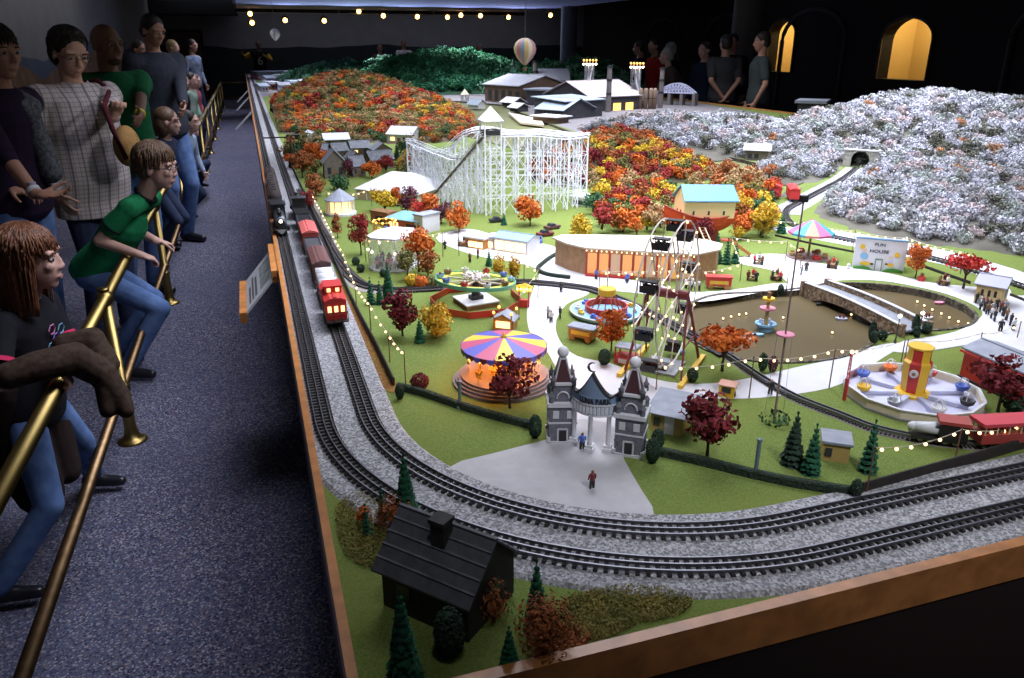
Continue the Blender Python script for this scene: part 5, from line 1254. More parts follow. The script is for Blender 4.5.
for i in range(4):
    a = 2 * PI * (i * 2 + .5) / 8 + .1; q = MB(); c = Vector((.031 * math.cos(a), .031 * math.sin(a), ho_ * .55)); n_ = Vector((math.cos(a), math.sin(a), 0)); q.cyl(c - n_ * .004, c + n_ * .0015, .009, n=16); mo = q.obj('medallion', m_white, tw); q = MB(); q.cyl(c + n_ * .0014, c + n_ * .0022, .004, n=10); q.obj('medallion_centre', m_wood, mo)
cc = [m_redp, mat('car_orange', (.85, .20, .02), .5), m_bluep, m_yel, m_steel, m_white, m_iron, m_bluep]
for i in range(8):
    a = 2 * PI * i / 8 + .35; ca, sa = math.cos(a), math.sin(a)
    arm = MB().bar((.034 * ca, .034 * sa, .013), (Rx * .80 * ca, Rx * .80 * sa, .013), .012, .008).obj('arm', m_lav, ot)
    q = MB(); q.T = Matrix.Translation((Rx * .78 * ca, Rx * .78 * sa, .017)) @ Matrix.Rotation(a, 4, 'Z')
    q.smooth = True; q.lathe([(.006, 0), (.013, .004), (.016, .013), (.013, .014), (.009, .006), (0, .004)], 14); q.obj('car', cc[i], arm)
    q2 = MB(); q2.T = q.T; q2.tube([(-.012, 0, .012), (-.010, 0, .026), (0, 0, .031), (.010, 0, .026), (.012, 0, .012)], .0012, 5).tube([(0, -.012, .012), (0, -.010, .026), (0, 0, .031), (0, .010, .026), (0, .012, .012)], .0012, 5); q2.obj('hoop', m_white, arm)
fl = thing('striped_mast', 'red lattice pole with a lamp at the left of the tower ride', 'pole', G(844, 400)); hfl = HT(844, 400, 352)
MB().bar((0, 0, 0), (0, 0, hfl * .45), .006).obj('lower_post', m_redp, fl)
q = MB()
for s in (-.003, .003): q.bar((s, 0, hfl * .45), (s * .6, 0, hfl), .0018)
for i in range(6): q.bar((-.003, 0, hfl * (.45 + .09 * i)), (.003, 0, hfl * (.5 + .09 * i)), .001)
q.obj('lattice', m_redp, fl); MB().ball((0, 0, hfl), .0045, 8, 6).obj('bulb', m_bulb, fl)
# ---- barn, lit shop, fun house --------------------------------------------------------------------------------
tb_ = house('red_barn', 'red barn with a grey roof and a white sign at the right edge', (959, 377), (1034, 412), .10, HT(960, 377, 348), .014, m_redp, m_slate, 'gable', 'x', .006, doors=[door(.55, .75, .6, m_dkred)])
loc, rz, L = frame2((959, 377), (1034, 412)); zz = HT(960, 377, 349); q = MB(); q.slab([(-.012 - .02, -.003, zz * .62), (.014 - .02, -.003, zz * .62), (.014 - .02, -.003, zz * .86), (-.02, -.003, zz * .98), (-.012 - .02, -.003, zz * .90)], (0, .003, 0)); q.obj('sign_board', m_white, tb_)
q = MB(); q.bb(-L / 2 - .004, -.004, 0, L / 2 + .004, .002, .006); q.obj('plinth', m_iron, tb_)
MB().bar((-L / 2 - .006, -.008, zz - .004), (L / 2, -.008, zz - .004), .003, .005).obj('eaves_board', mat('eaves_red', (.55, .05, .04), .5), tb_)
house('lit_shop', 'yellow lit shop with a lavender roof behind the crowd at right', (973, 303), (1000, 308), .085, .065, .02, mat('shop_yellow', (.75, .58, .28), .7), mat('roof_lavender', (.36, .36, .46), .7), 'gable', 'x', .008, windows=[win(.2, .3, .45, .75), win(.45, .55, .45, .75), win(.68, .78, .45, .75), win(.05, .95, .04, .22, m_white), win(.35, .65, .4, .8, m_slate, 'r')])
fp, frz, fL = frame2((852, 268), (903, 273)); fh = thing('fun_house', 'white fun house front board with painted clowns and dark lettering', 'building', fp, frz); hF = HT(852, 268, 238); w = fL / 2
MB().bb(-w, 0, 0, w, .004, hF).obj('front_board', m_white, fh); MB().bb(-w - .002, -.002, hF, w + .002, .007, hF + .004).obj('top_trim', mat('trim_blue', (.12, .24, .40), .5), fh)
MB().bb(-w, .004, 0, -w + .004, .09, hF).bb(w - .004, .004, 0, w, .09, hF).bb(-w, .088, 0, w, .092, hF * .9).obj('side_walls', m_white, fh)
put_text('FUN', .0175, mat('ink', (.06, .06, .10), .6), fh, (-.004, -.001, hF * .84), RXZ @ Matrix.Diagonal((1.05, .8, 1, 1)), None); put_text('HOUSE', .0195, mat('ink', (.06, .06, .10), .6), fh, (-.004, -.001, hF * .62), RXZ @ Matrix.Diagonal((1.0, .85, 1, 1)), None)
def disc(q, x, z, rx, rz_=None, y=-.0012, n=16): rz_ = rz_ or rx; return q.add([(x + rx * math.cos(2 * PI * i / n), y, z + rz_ * math.sin(2 * PI * i / n)) for i in range(n)], [tuple(range(n))])
q = MB()
disc(q, -w * .72, hF * .74, .009); disc(q, w * .66, hF * .56, .009); disc(q, -w * .50, hF * .2, .020, .007); disc(q, w * .46, hF * .22, .012, .007); q.mat(1); disc(q, -w * .60, hF * .44, .014, .012); q.mat(2); disc(q, -w * .60, hF * .62, .007, .007, -.0018); disc(q, w * .42, hF * .46, .006, .006, -.0018); q.mat(3); disc(q, w * .46, hF * .36, .008, .010); q.mat(4); disc(q, -w * .26, hF * .2, .006, .004, -.0018); q.mat(5); disc(q, w * .3, hF * .24, .005, .004, -.0018)
q.obj('painted_clown', [m_yel, m_skyb, mat('clown_peach', (.7, .5, .38), .7), m_lav, m_iron, m_wood], fh)
q = MB(); q.bb(-.010, -.003, 0, .010, 0, .038); dr = q.obj('door', m_white, fh); q = MB(); q.bb(-.012, -.0045, 0, -.009, -.001, .042).bb(.009, -.0045, 0, .012, -.001, .042).bb(-.012, -.0045, .039, .012, -.001, .043); q.obj('door_frame', mat('frame_green', (.15, .25, .18), .6), dr)
q = MB()
for s in (-1, 1): q.slab([(s * .014, -.010, 0), (s * w * .98, -.010, 0), (s * w * .98, -.010, .008), (s * w * .6, -.010, .014), (s * .03, -.010, .010)], (0, .008, 0))
q.obj('painted_bank', mat('bank_green', (.06, .22, .03), .8), fh)
tag(MB().ball((0, 0, .006), (.008, .008, .006), 10, 6).ball((0, 0, .016), .0055, 8, 6).cyl((0, 0, 0), (0, 0, .012), .007, .006, 8).obj('clown_statue', m_white, None, G(848, 269)), 'white round statue at the left corner of the fun house', 'statue')
tk = thing('ticket_stand', 'small red ticket stand right of the fun house tree', 'stand', G(921, 281)); MB().lathe([(.012, 0), (.012, .016), (.010, .017)], 10).obj('body', m_redp, tk); MB().ball((0, 0, .024), .006, 8, 6).obj('clerk_head', m_wood, tk)
# ---- pond: bridge, fountain, boats, floating lamps, lamp posts ---------------------------------------------------------
b0, b1 = G(803, 291), G(900, 336); bd = b1 - b0; bL = bd.length; bz = math.atan2(bd.y, bd.x); bt = thing('stone_bridge', 'low stone footbridge with grey coped parapets crossing the pond', 'bridge', b0, bz)
bw = .085; m_bstone = speckle('bridge_stone', [(.17, .11, .07), (.25, .18, .12), (.12, .08, .055), (.32, .25, .18), (.2, .14, .1)], 150, .9)
def bzz(k): return .014 + .008 * math.sin(PI * k)
for side, y in (('near', -.004), ('far', bw)):
    q = MB(); n = 20; vs = []; fs = []
    for i in range(n + 1):
        k = i / n; lo = -.02 if abs(k - .5) > .36 else -.02 + .028 * math.sqrt(max(0, 1 - ((k - .5) / .36) ** 2))
        for yy in (y, y + .008):
            for z in (lo, bzz(k) + .016): vs.append((k * bL, yy, z))
    for i in range(n): a = 4 * i; b = a + 4; fs += [(a, b, b + 1, a + 1), (a + 2, a + 3, b + 3, b + 2), (a + 1, b + 1, b + 3, a + 3), (a, a + 2, b + 2, b)]
    fs += [(0, 1, 3, 2), (4 * n, 4 * n + 2, 4 * n + 3, 4 * n + 1)]
    q.add(vs, fs); pa = q.obj('parapet', m_bstone, bt)
    q = MB()
    for i in range(n): q.bar((i / n * bL, y + .004, bzz(i / n) + .017), ((i + 1) / n * bL, y + .004, bzz((i + 1) / n) + .017), .011, .003)
    q.obj('coping', m_trim, pa)
q = MB()
for i in range(20): q.bar((i / 20 * bL, bw / 2 + .002, bzz(i / 20) - .003), ((i + 1) / 20 * bL, bw / 2 + .002, bzz((i + 1) / 20) - .003), bw, .006)
q.obj('deck', m_grey, bt)
for x in (0, bL):
    for y in (-.003, bw + .003): MB().bb(x - .007, y - .006, -.02, x + .007, y + .012, .034).obj('end_pier', m_bstone, bt)
fp_ = G(765, 330, TZ - .018); fo = thing('fountain', 'three tiered fountain with a blue basin standing in the pond', 'fountain', fp_); hf = HT(765, 330, 291, TZ - .018)
MB().lathe([(.022, 0), (.024, .012), (.030, .016), (.030, .022), (.026, .022), (.024, .018), (0, .016)], 20).obj('basin', m_skyb, fo); MB().cyl((0, 0, .016), (0, 0, hf * .8), .006, .004, 10).obj('stem', m_tan, fo)
MB().lathe([(.005, hf * .48), (.022, hf * .55), (.022, hf * .58), (.004, hf * .56)], 18).obj('middle_dish', m_pink, fo); MB().lathe([(.004, hf * .72), (.017, hf * .78), (.017, hf * .83), (.003, hf * .81)], 18).obj('upper_dish', m_yel, fo)
MB().lathe([(.005, hf * .82), (.006, hf * .88), (.004, hf * .93), (.006, hf * .96), (0, hf)], 10).obj('finial', m_wood, fo)
for i in range(4): a = i * PI / 2 + .4; MB().ball((.018 * math.cos(a), .018 * math.sin(a), .027), .004, 6, 5).cyl((.018 * math.cos(a), .018 * math.sin(a), .016), (.018 * math.cos(a), .018 * math.sin(a), .026), .0035, n=6).obj('cherub', m_lav, fo)
zw = TZ - .018
for i, (u, v, m, lb) in enumerate(((748, 340, m_white, 'white paddle boat on the pond beside the orange tree'), (758, 336, m_skyb, 'small blue boat just behind the white paddle boat'), (841, 320, m_lav, 'lavender paddle boat with lights under the stone bridge'), (939, 304, m_pink, 'pink rowing boat at the far bank of the right pond'), (927, 319, m_white, 'white paddle boat with two riders on the right pond'), (820, 305, m_iron, 'dark rowing boat moored at the left end of the bridge'))):
    t = thing('paddle_boat', lb, 'boat', G(u, v, zw), rng.uniform(-.6, .6)); q = MB(); n = 12
    prof = lambda s, z: [(.018 * s * math.cos(2 * PI * k / n), .009 * s * math.sin(2 * PI * k / n), z) for k in range(n)]
    q.prism([(x, y) for x, y, z in prof(.8, 0)], 0, .007, [(x, y) for x, y, z in prof(1, 0)]); q.obj('hull', m, t)
    if i in (0, 2, 4):
        q = MB()
        for s in (-.004, .005): q.cyl((s, 0, .006), (s, 0, .014), .003, n=6).ball((s, 0, .017), .003, 6, 5)
        q.obj('rider', m_bluep if i == 0 else m_dkred, t)
        for s in (-.004, .004): MB().cyl((-.013, s, .007), (-.013, s, .016), .001, n=5).obj('canopy_post', m_steel, t)
for i, (u, v) in enumerate(((723, 320), (731, 318), (739, 316), (746, 315), (783, 319), (917, 303), (924, 307), (932, 311), (941, 315), (949, 319), (958, 323), (968, 325), (832, 334), (851, 316), (692, 330))):
    t = thing('floating_lamp', 'tiny lamp glowing on the pond water %s' % ('left of the bridge near the fountain' if i < 5 or i > 11 else 'in a row right of the stone bridge'), 'lamp', G(u, v, zw), 0, 'floating pond lamps left of the bridge' if i < 5 or i > 11 else 'floating pond lamps right of the bridge')
    MB().lathe([(.004, 0), (.004, .002), (.001, .003)], 8).obj('float', m_iron, t); MB().ball((0, 0, .005), .003, 8, 5).obj('bulb', m_bulb, t)
for u, v, vt, lb in ((895, 343, 315, 'black lamp post at the near end of the stone bridge'), (918, 337, 312, 'black lamp post on the bank right of the stone bridge'), (786, 292, 271, 'black lamp post at the left end of the stone bridge')):
    h = HT(u, v, vt); t = thing('lamp_post', lb, 'lamp post', G(u, v)); MB().lathe([(.004, 0), (.004, .006), (.0016, .01), (.0012, h - .006)], 8).obj('post', m_iron, t); MB().ball((0, 0, h - .003), .005, 10, 7).obj('globe', m_bulbw, t)
# ---- coaster ------------------------------------------------------------------------------------------
m_cw = mat('coaster_white', (.80, .81, .88), .6)
cz = G(492, 213); co_ = thing('roller_coaster', 'white wooden trestle roller coaster with a roofed station tower', 'roller coaster', cz)
def lp_(u, v): return G(u, v) - cz
zT = HT(492, 213, 136); zL = HT(424, 193, 148); zR = HT(584, 208, 138)
plan = [(423, 192, zL), (440, 200, zL * .97), (462, 208, zL * .99), (484, 214, zT), (505, 214, zT * 1.0), (535, 212, zT * .99), (562, 210, zR * 1.0), (583, 206, zR)]
front = [lp_(u, v) + UP * z for u, v, z in plan]
bk = Vector((-.02, .25, 0)); back = [p + bk * (1 if i not in (0, 7) else .8) + UP * (-.02 * (i % 2)) for i, p in enumerate(front)][::-1]
loopP = smooth_path(front + [front[-1].lerp(back[0], .5) + Vector((.03, -.01, -.01))] + back + [back[-1].lerp(front[0], .5) + Vector((-.03, .01, .01))], 8, True)
st = resample(loopP + [loopP[0]], .032)
tr2 = MB(); tr2.tube([p + UP * .004 for p in st[:-1]], .003, 4, True)
def side(p, i, o): a = st[(i + 1) % len(st)] - st[i - 1]; a.z = 0; a.normalize(); return p + Vector((a.y, -a.x, 0)) * o
dk = MB(); rails = MB()
N = len(st) - 1
for i in range(N):
    a, b = st[i], st[i + 1]
    dk.bar(a, b, .030, .003)
for o in (-.019, .019):
    rails.tube([side(p, i, o) + UP * .012 for i, p in enumerate(st[:-1])], .0016, 4, True); rails.tube([side(p, i, o) + UP * .022 for i, p in enumerate(st[:-1])], .0014, 4, True)
dk.obj('track_deck', m_cw, co_); rails.obj('guard_rail', m_cw, co_)
q = MB()
for o in (-.006, .006): q.tube([side(p, i, o) + UP * .004 for i, p in enumerate(st[:-1])], .0014, 4, True)
q.obj('running_rail', m_iron, co_)
q = MB()
for i in range(N):
    if i % 2 == 0:
        p = st[i]; h = p.z; bent = MB(); A, B = side(p, i, -.016), side(p, i, .016)
        for P_ in (A, B): bent.bar((P_.x, P_.y, 0), (P_.x, P_.y, h), .0044)
        nl = 5
        for k in range(1, nl): z = h * k / nl; bent.bar((A.x, A.y, z), (B.x, B.y, z), .0026)
        for k in range(nl): z0_, z1_ = h * k / nl, h * (k + 1) / nl; bent.bar(*(((A.x, A.y, z0_), (B.x, B.y, z1_)) if k % 2 else ((B.x, B.y, z0_), (A.x, A.y, z1_))), .0026)
        # longitudinal ledgers and braces to the next bent
        j = (i + 2) % N; A2_, B2_ = side(st[j], j, -.016), side(st[j], j, .016)
        for k in range(1, 4): z = h * k / 4; bent.bar((A.x, A.y, z), (A2_.x, A2_.y, min(z, st[j].z)), .002); bent.bar((B.x, B.y, z), (B2_.x, B2_.y, min(z, st[j].z)), .002)
        
        for k in range(4): z0_, z1_ = h * k / 4, h * (k + 1) / 4; bent.bar((A.x, A.y, z0_), (A2_.x, A2_.y, min(z1_, A2_.z)), .0024) if (k + i // 2) % 2 else bent.bar((A.x, A.y, z1_), (A2_.x, A2_.y, z0_), .0024); bent.bar((B.x, B.y, z1_), (B2_.x, B2_.y, z0_), .0022) if (k + i // 2) % 2 else None
        bent.obj('bent', m_cw, co_)
lift = MB(); la_, lb_ = lp_(428, 208) + UP * .03, front[3] + UP * -.004
lift.bar(la_, lb_, .026, .005); lift.obj('lift_ramp', mat('ramp_dark', (.10, .08, .07), .7), co_)
q = MB()
for i in range(1, 12):
    p = la_.lerp(lb_, i / 12)
    for o in (-.012, .012): q.bar((p.x + o * .6, p.y - o * .6, 0), (p.x + o * .6, p.y - o * .6, p.z), .0028)
    q.bar((p.x, p.y, p.z * .5), la_.lerp(lb_, (i + 1) / 12), .002)
q.obj('lift_trestle', m_cw, co_)
# station tower
tp0 = front[3].lerp(front[4], .35); wT = M(8, cz); hr0 = HT(492, 213, 120.5); hr1 = HT(492, 213, 106)
q = MB()
for sx in (-1, 1):
    for sy in (-1, 1): q.bar((tp0.x + sx * wT, tp0.y + sy * wT, 0), (tp0.x + sx * wT, tp0.y + sy * wT, hr0), .005)
for z in (.08, .16, .24, .31): 
    for s in (-1, 1): q.bar((tp0.x - wT, tp0.y + s * wT, z), (tp0.x + wT, tp0.y + s * wT, z), .003); q.bar((tp0.x + s * wT, tp0.y - wT, z), (tp0.x + s * wT, tp0.y + wT, z), .003)
for k in range(4): q.bar((tp0.x - wT, tp0.y - wT, .08 * k), (tp0.x + wT, tp0.y - wT, .08 * (k + 1)), .002); q.bar((tp0.x + wT, tp0.y - wT, .08 * k), (tp0.x - wT, tp0.y - wT, .08 * (k + 1)), .002)
q.obj('station_tower', m_cw, co_)
q = MB(); c = wT * 1.25; q.prism([(tp0.x - c, tp0.y - c), (tp0.x + c, tp0.y - c), (tp0.x + c, tp0.y + c), (tp0.x - c, tp0.y + c)], hr0, hr0 + .004); q.prism([(tp0.x - c, tp0.y - c), (tp0.x + c, tp0.y - c), (tp0.x + c, tp0.y + c), (tp0.x - c, tp0.y + c)], hr0 + .004, hr1, [(tp0.x - .002, tp0.y - .002), (tp0.x + .002, tp0.y - .002), (tp0.x + .002, tp0.y + .002), (tp0.x - .002, tp0.y + .002)]); q.obj('tower_roof', m_white, co_)
q = MB(); q.bb(tp0.x - wT, tp0.y - wT, zT + .01, tp0.x + wT, tp0.y + wT, zT + .03); q.obj('train_car', m_iron, co_)
# ---- narrow park railway ------------------------------------------------------------------------------
nt_px = [(300, 190), (322, 232), (340, 264), (360, 284), (385, 290), (412, 291), (470, 287), (516, 283), (540, 284), (578, 288), (600, 293), (640, 310), (680, 330), (728, 358), (764, 382), (796, 400), (839, 417), (872, 430), (905, 438), (940, 444), (990, 447), (1060, 440)]
ntp = resample(smooth_path(gp(nt_px), 8), .02)
railtrack('railway_track', 'narrow park railway line crossing the lawn from upper left to lower right', ntp, .001, .012, False, 100, .008, MB().box((0, 0, .002), (.022, .0035, .003)).mesh('sleeper', m_tie))
q = MB().sweep(ntp, [(-.014, 0), (-.012, .0012), (.012, .0012), (.014, 0)]); struct(q.obj('path_railbed', mat('railbed', (.16, .14, .14), .9, noise=.2)))
tpx = smooth_path([G(857, 168), G(842, 180), G(820, 192), G(798, 204), G(786, 212), G(790, 224), G(815, 234), G(870, 246), G(940, 262), G(1040, 294)], 8)
railtrack('railway_track', 'double line of rails curving from the tunnel mouth behind the string lights', resample(tpx, .03), .001, .026, False, 80, .018, wide=.75)
tb2 = MB().sweep(resample(tpx, .03)[:60], [(-.07, 0), (-.06, .0012), (.06, .0012), (.07, 0)]); struct(tb2.obj('ground_trackbed', m_ball))
# ================= village, mill, trains, lights, figurines =================
m_vroof = mat('village_roof', (.17, .18, .21), .8, noise=.2, nscale=50); m_vwall = mat('village_wall', (.16, .13, .11), .8, noise=.2, nscale=40); m_vroof2 = mat('village_roof_pale', (.42, .43, .47), .8)
VH = [((325, 179), (347, 178), .15, 163, m_vwall, m_vroof, 'dark walled grey roofed house at the near front of the village'), ((353, 177), (366, 176), .12, 166, m_vwall, m_vroof, 'narrow grey house right of the near front village house'),
      ((352, 156), (371, 155), .14, 148, m_vwall, m_vroof, 'grey gabled house in the middle of the village with a lit window'), ((375, 158), (392, 157), .14, 150, m_vwall, m_vroof, 'grey gabled house at the right side of the village'),
      ((335, 160), (349, 159), .14, 151, m_vwall, m_vroof, 'small grey house left of the middle gabled house'), ((322, 159), (333, 159), .14, 151, m_vwall, m_vroof, 'small grey house at the left edge of the village'),
      ((350, 168), (364, 167), .12, 159, m_vwall, m_vroof, 'grey house in the second row of the village'), ((372, 170), (394, 168), .12, 160, m_vwall, m_vroof, 'wide grey house below the right gabled house'),
      ((325, 147), (350, 146), .2, 140, m_vwall, m_vroof2, 'large pale roofed house at the back of the village'), ((306, 145), (324, 144), .2, 138, m_white, m_vroof2, 'white walled house at the upper left of the village'),
      ((387, 143), (412, 144), .22, 134, m_white, m_vroof2, 'large white house with pale roof at the foot of the autumn hill'), ((347, 132), (362, 132), .2, 127, m_vwall, m_vroof2, 'pale roofed cottage tucked into the autumn hill')]
for i, (a, b, d, vt, w, r, lb) in enumerate(VH):
    h = HT(a[0], a[1], vt); house('village_house', lb, a, b, d, h, h * .75, w, r, 'gable', 'x' if i % 3 else 'y', .008, windows=[win(.15, .32, .3, .7, m_winlit if i in (2, 10) else None), win(.65, .82, .3, .7)], doors=[door(.42, .56, .6)])
sg = thing('signal_gantry', 'dark signal gantry reaching over the left tracks above the trains', 'signal', G(291, 146)); zg = HT(291, 146, 137); xg = G(291, 146).x
MB().bar((0, 0, 0), (0, 0, zg), .012).obj('post', m_iron, sg); MB().bar((.0, 0, zg), (-(xg - .09), 0, zg), .010).obj('arm', m_iron, sg); MB().bb(-.03, -.03, zg - .02, .09, .03, zg + .02).obj('cabin', m_iron, sg)
# ---- steel mill ------------------------------------------------------------------------------------
m_mw = mat('mill_wall', (.045, .045, .055), .8, noise=.2, nscale=20); m_mwb = mat('mill_wall_brown', (.12, .075, .05), .8, noise=.2, nscale=20); m_mr = mat('mill_roof', (.34, .34, .39), .7, noise=.08, nscale=12); m_mrp = mat('mill_roof_pink', (.42, .37, .39), .7); m_mrb = mat('mill_roof_blue', (.29, .35, .42), .7); m_stack = mat('mill_stack', (.14, .12, .12), .8)
def mill(lb, a, b, d, ve, hr, w, r, kind='gable', ridge='x', **k):
    h = HT(a[0], a[1], ve); return house('mill_building', lb, a, b, d, h, hr, w, r, kind, ridge, .03, **k)
mill('brown walled mill hall with a white roof at the left end of the mill', (485, 101), (519, 104), .9, 84, .12, m_mwb, m_mr, windows=[win(.1 + .2 * i, .2 + .2 * i, .1, .7, m_iron) for i in range(5)])
mill('tall mill hall with a white roof behind the left chimney', (536, 97), (568, 97), .9, 80, .14, m_mw, m_mr, windows=[win(.05 + .12 * i, .11 + .12 * i, .15, .6, m_wood) for i in range(8)])
mill('dark boxy mill block in front of the left chimney', (526, 105), (547, 106), .4, 90, .02, m_mw, m_slate, 'flat')
mill('dark front mill shed with a light blue sloping roof', (537, 118), (563, 120), .55, 108, .10, m_mw, m_mrb, 'gable', 'x', windows=[win(.1 + .16 * i, .18 + .16 * i, .3, .7, m_windark) for i in range(5)])
mill('dark mill annex with pale roof right of the light blue roof', (565, 119), (602, 116), .5, 102, .03, m_mw, m_mrb, 'shed')
mill('large mill hall with a pinkish white roof and orange furnace glow', (590, 112), (640, 109), .9, 97, .16, m_mw, m_mrp, windows=[win(.45, .6, 0, .5, m_lampo), win(.7, .85, 0, .5, m_lampo)])
mill('low mill shed with a white porch roof by the river', (533, 122), (556, 124), .2, 116, .01, m_mwb, m_white, 'flat')
mill('tiny white roofed shed at the river left of the mill', (502, 106), (513, 107), .2, 101, .05, m_mw, m_white)
mill('second tiny white roofed shed nearer the river', (510, 111), (518, 112), .15, 106, .04, m_mw, m_white)
for (u, v, vt, w, lb) in ((535, 96, 61, 5.2, 'tall mill chimney at the left of the mill'), (608, 112, 66, 5, 'tall mill chimney in the middle of the mill'), (660, 108, 68, 4.6, 'tall mill chimney at the right of the mill'), (514, 90, 58, 2.5, 'thin dark mill chimney behind the white roofed hall')):
    p = G(u, v); r = M(w, p) / 2; h = HT(u, v, vt); t = thing('mill_chimney', lb, 'chimney', p); MB().cyl((0, 0, 0), (0, 0, h), r * 1.15, r * .9, 14).obj('shaft', m_stack, t)
    for k in (.4, .7, .985): MB().cyl((0, 0, h * k - .012), (0, 0, h * k + .012), r * 1.15, n=14).obj('band', m_iron, t)
for i, u in enumerate((640, 645, 650, 654)):
    p = G(u, 109); r = M(4.4, p) / 2; h = HT(u, 109, 88); t = thing('stove_tower', 'brown round stove tower in the group right of the large mill hall', 'tower', p, 0, 'stove towers of the mill'); q = MB(); q.smooth = True; q.lathe([(r, 0), (r, h * .9), (r * .7, h * .98), (0, h)], 14); q.obj('shell', mat('stove_brown', (.22, .15, .11), .7), t); MB().cyl((0, 0, h * .5), (0, 0, h * .53), r * 1.06, n=14).obj('band', m_iron, t)
def furnace(u, v, vt, lean, lb):
    p = G(u, v); h = HT(u, v, vt); s = M(1, p); t = thing('blast_furnace', lb, 'furnace', p, -.3)
    q = MB(); q.smooth = True; q.lathe([(s * 3.6, 0), (s * 3.6, h * .15), (s * 4.2, h * .3), (s * 2.6, h * .6), (s * 2, h * .68), (0, h * .7)], 16); q.obj('shell', m_stack, t)
    for k in range(4): MB().tube([(s * (-6 + 4 * k) * .5, s * 2, h), (s * (-6 + 4 * k) * .5, -s * 2, h * .95), (s * (lean * 2.2 + k * 2 - 3) * .5, -s * 4, h * .6), (s * (lean * 5 + k), -s * 6, h * .2)], s * .7, 6).obj('uptake_pipe', m_white if k % 2 else m_steel, t)
    MB().bar((s * lean * .5, -s * 3, h * .9), (s * lean * 8, -s * 7, h * .02), s * 2.2, s).obj('skip_incline', m_steel, t)
    f = MB()
    for sx in (-1, 1):
        for sy in (-1, 1): f.bar((sx * s * 4, sy * s * 4, 0), (sx * s * 4, sy * s * 4, h), s * .6)
    for z in (.35, .6, .85, 1.0): f.bar((-s * 4, -s * 4, h * z), (s * 4, -s * 4, h * z), s * .5).bar((-s * 4, s * 4, h * z), (s * 4, s * 4, h * z), s * .5).bar((-s * 4, -s * 4, h * z), (-s * 4, s * 4, h * z), s * .5).bar((s * 4, -s * 4, h * z), (s * 4, s * 4, h * z), s * .5)
    f.obj('tower_frame', m_steel, t)
    for i in range(5):
        for j in range(2): MB().ball((s * (-6 + 3 * i), -s * 4.4, h * (1.0 + .09 * j)), s * 1.0, 8, 5).obj('lamp', m_lampo if j else m_bulbw, t)
furnace(588, 106, 64, -1, 'left blast furnace with a slanting pale incline and a row of lamps on top')
furnace(634, 108, 67, 1, 'right blast furnace with white bent pipes and a row of lamps on top')
tag(MB().prism([(p.x - G(525, 120).x, p.y - G(525, 120).y) for p in gp([(508, 114), (541, 121), (544, 127), (520, 124)])], 0, .02).obj('river_dock', m_cream, None, G(525, 120)), 'pale flat dock on the river bank below the mill', 'dock')
br = thing('truss_bridge', 'lavender grey arched truss bridge right of the mill', 'bridge', G(676, 105), -.9); s = M(1, G(676, 105)) * .8
for yy in (-.05, .05):
    q = MB(); n = 12; L = 24 * s
    top = [(-L + 2 * L * i / n, yy, .16 + .12 * math.sin(PI * i / n)) for i in range(n + 1)]; bot = [(-L + 2 * L * i / n, yy, .16) for i in range(n + 1)]
    for i in range(n): q.bar(top[i], top[i + 1], .012); q.bar(bot[i], bot[i + 1], .012); q.bar(bot[i], top[i], .008); q.bar(bot[i], top[i + 1], .006); q.bar(top[i], bot[i + 1], .006)
    q.obj('truss', m_lav, br)
MB().bb(-24 * s, -.05, .15, 24 * s, .05, .16).obj('deck', m_grey, br)
for x in (-24 * s, -8 * s, 8 * s, 24 * s): MB().bb(x - .02, -.06, 0, x + .02, .06, .15).obj('pier', m_stack, br)
house('river_inn', 'grey inn with two stepped roofs on the far river bank', (745, 160), (767, 161), .14, HT(745, 160, 149), .03, m_vwall, m_vroof2, 'gable', 'x', .02, windows=[win(.1, .3, .2, .6), win(.4, .6, .2, .6)])
house('depot_building', 'dark depot with a flat pale roof and an orange lamp behind the frosted hill', (796, 118), (822, 119), .35, HT(796, 118, 103), .03, m_mw, m_slate, 'flat', 'x', .03, windows=[win(.4, .55, .2, .6, m_lampo)])
gz = thing('river_gazebo', 'tiny pale gazebo beside the green river water', 'gazebo', G(465, 101)); s = M(1, G(465, 101)); MB().lathe([(s * 4.5, .09), (0, .17)], 8).obj('roof', m_cream, gz)
for i in range(6): MB().cyl((s * 3.5 * math.cos(i), s * 3.5 * math.sin(i), 0), (s * 3.5 * math.cos(i), s * 3.5 * math.sin(i), .1), .008, n=6).obj('post', m_white, gz)
house('river_hut', 'small hut with a pale blue roof right of the tiny gazebo', (468, 108), (478, 109), .12, .06, .05, m_white, m_mrb, 'gable', 'x', .02)
# far town left
q_ = random.Random(21)
for i, (u, v, w) in enumerate(((262, 92, 7), (271, 90, 8), (281, 91, 9), (292, 89, 9), (303, 88, 9), (314, 87, 8), (268, 84, 8), (280, 83, 9), (293, 82, 10), (306, 81, 10), (318, 81, 9), (330, 79, 9))):
    h = M(5.5, G(u, v)); house('town_building', 'grey roofed town building %s of the far town, %s' % (['in the front row', 'in the back row'][i > 5], ['at its left end', 'second from the left', 'third from the left', 'third from the right', 'second from the right', 'at its right end'][i % 6]), (u, v), (u + w, v - .2), .5, h, h * .4, [m_white, m_brick, m_lav, m_vwall][i % 4], [m_mrb, m_vroof2, m_vroof][i % 3], ['gable', 'flat'][i % 2], 'x', .03, windows=[win(.2, .4, .3, .7), win(.6, .8, .3, .7)], group='far town buildings')
house('town_hall', 'long pinkish building along the far left edge of the town', (258, 79.5), (326, 78), .6, M(4, G(290, 79)), .08, m_pink, m_slate, 'flat', windows=[win(.05 + .1 * i, .10 + .1 * i, .3, .7, m_winlit if i % 3 == 0 else None) for i in range(9)])
house('hill_town', 'white flat building on the pale hill at the back', (383, 83), (412, 84), .5, M(6, G(400, 83)), .05, m_white, m_white, 'flat')
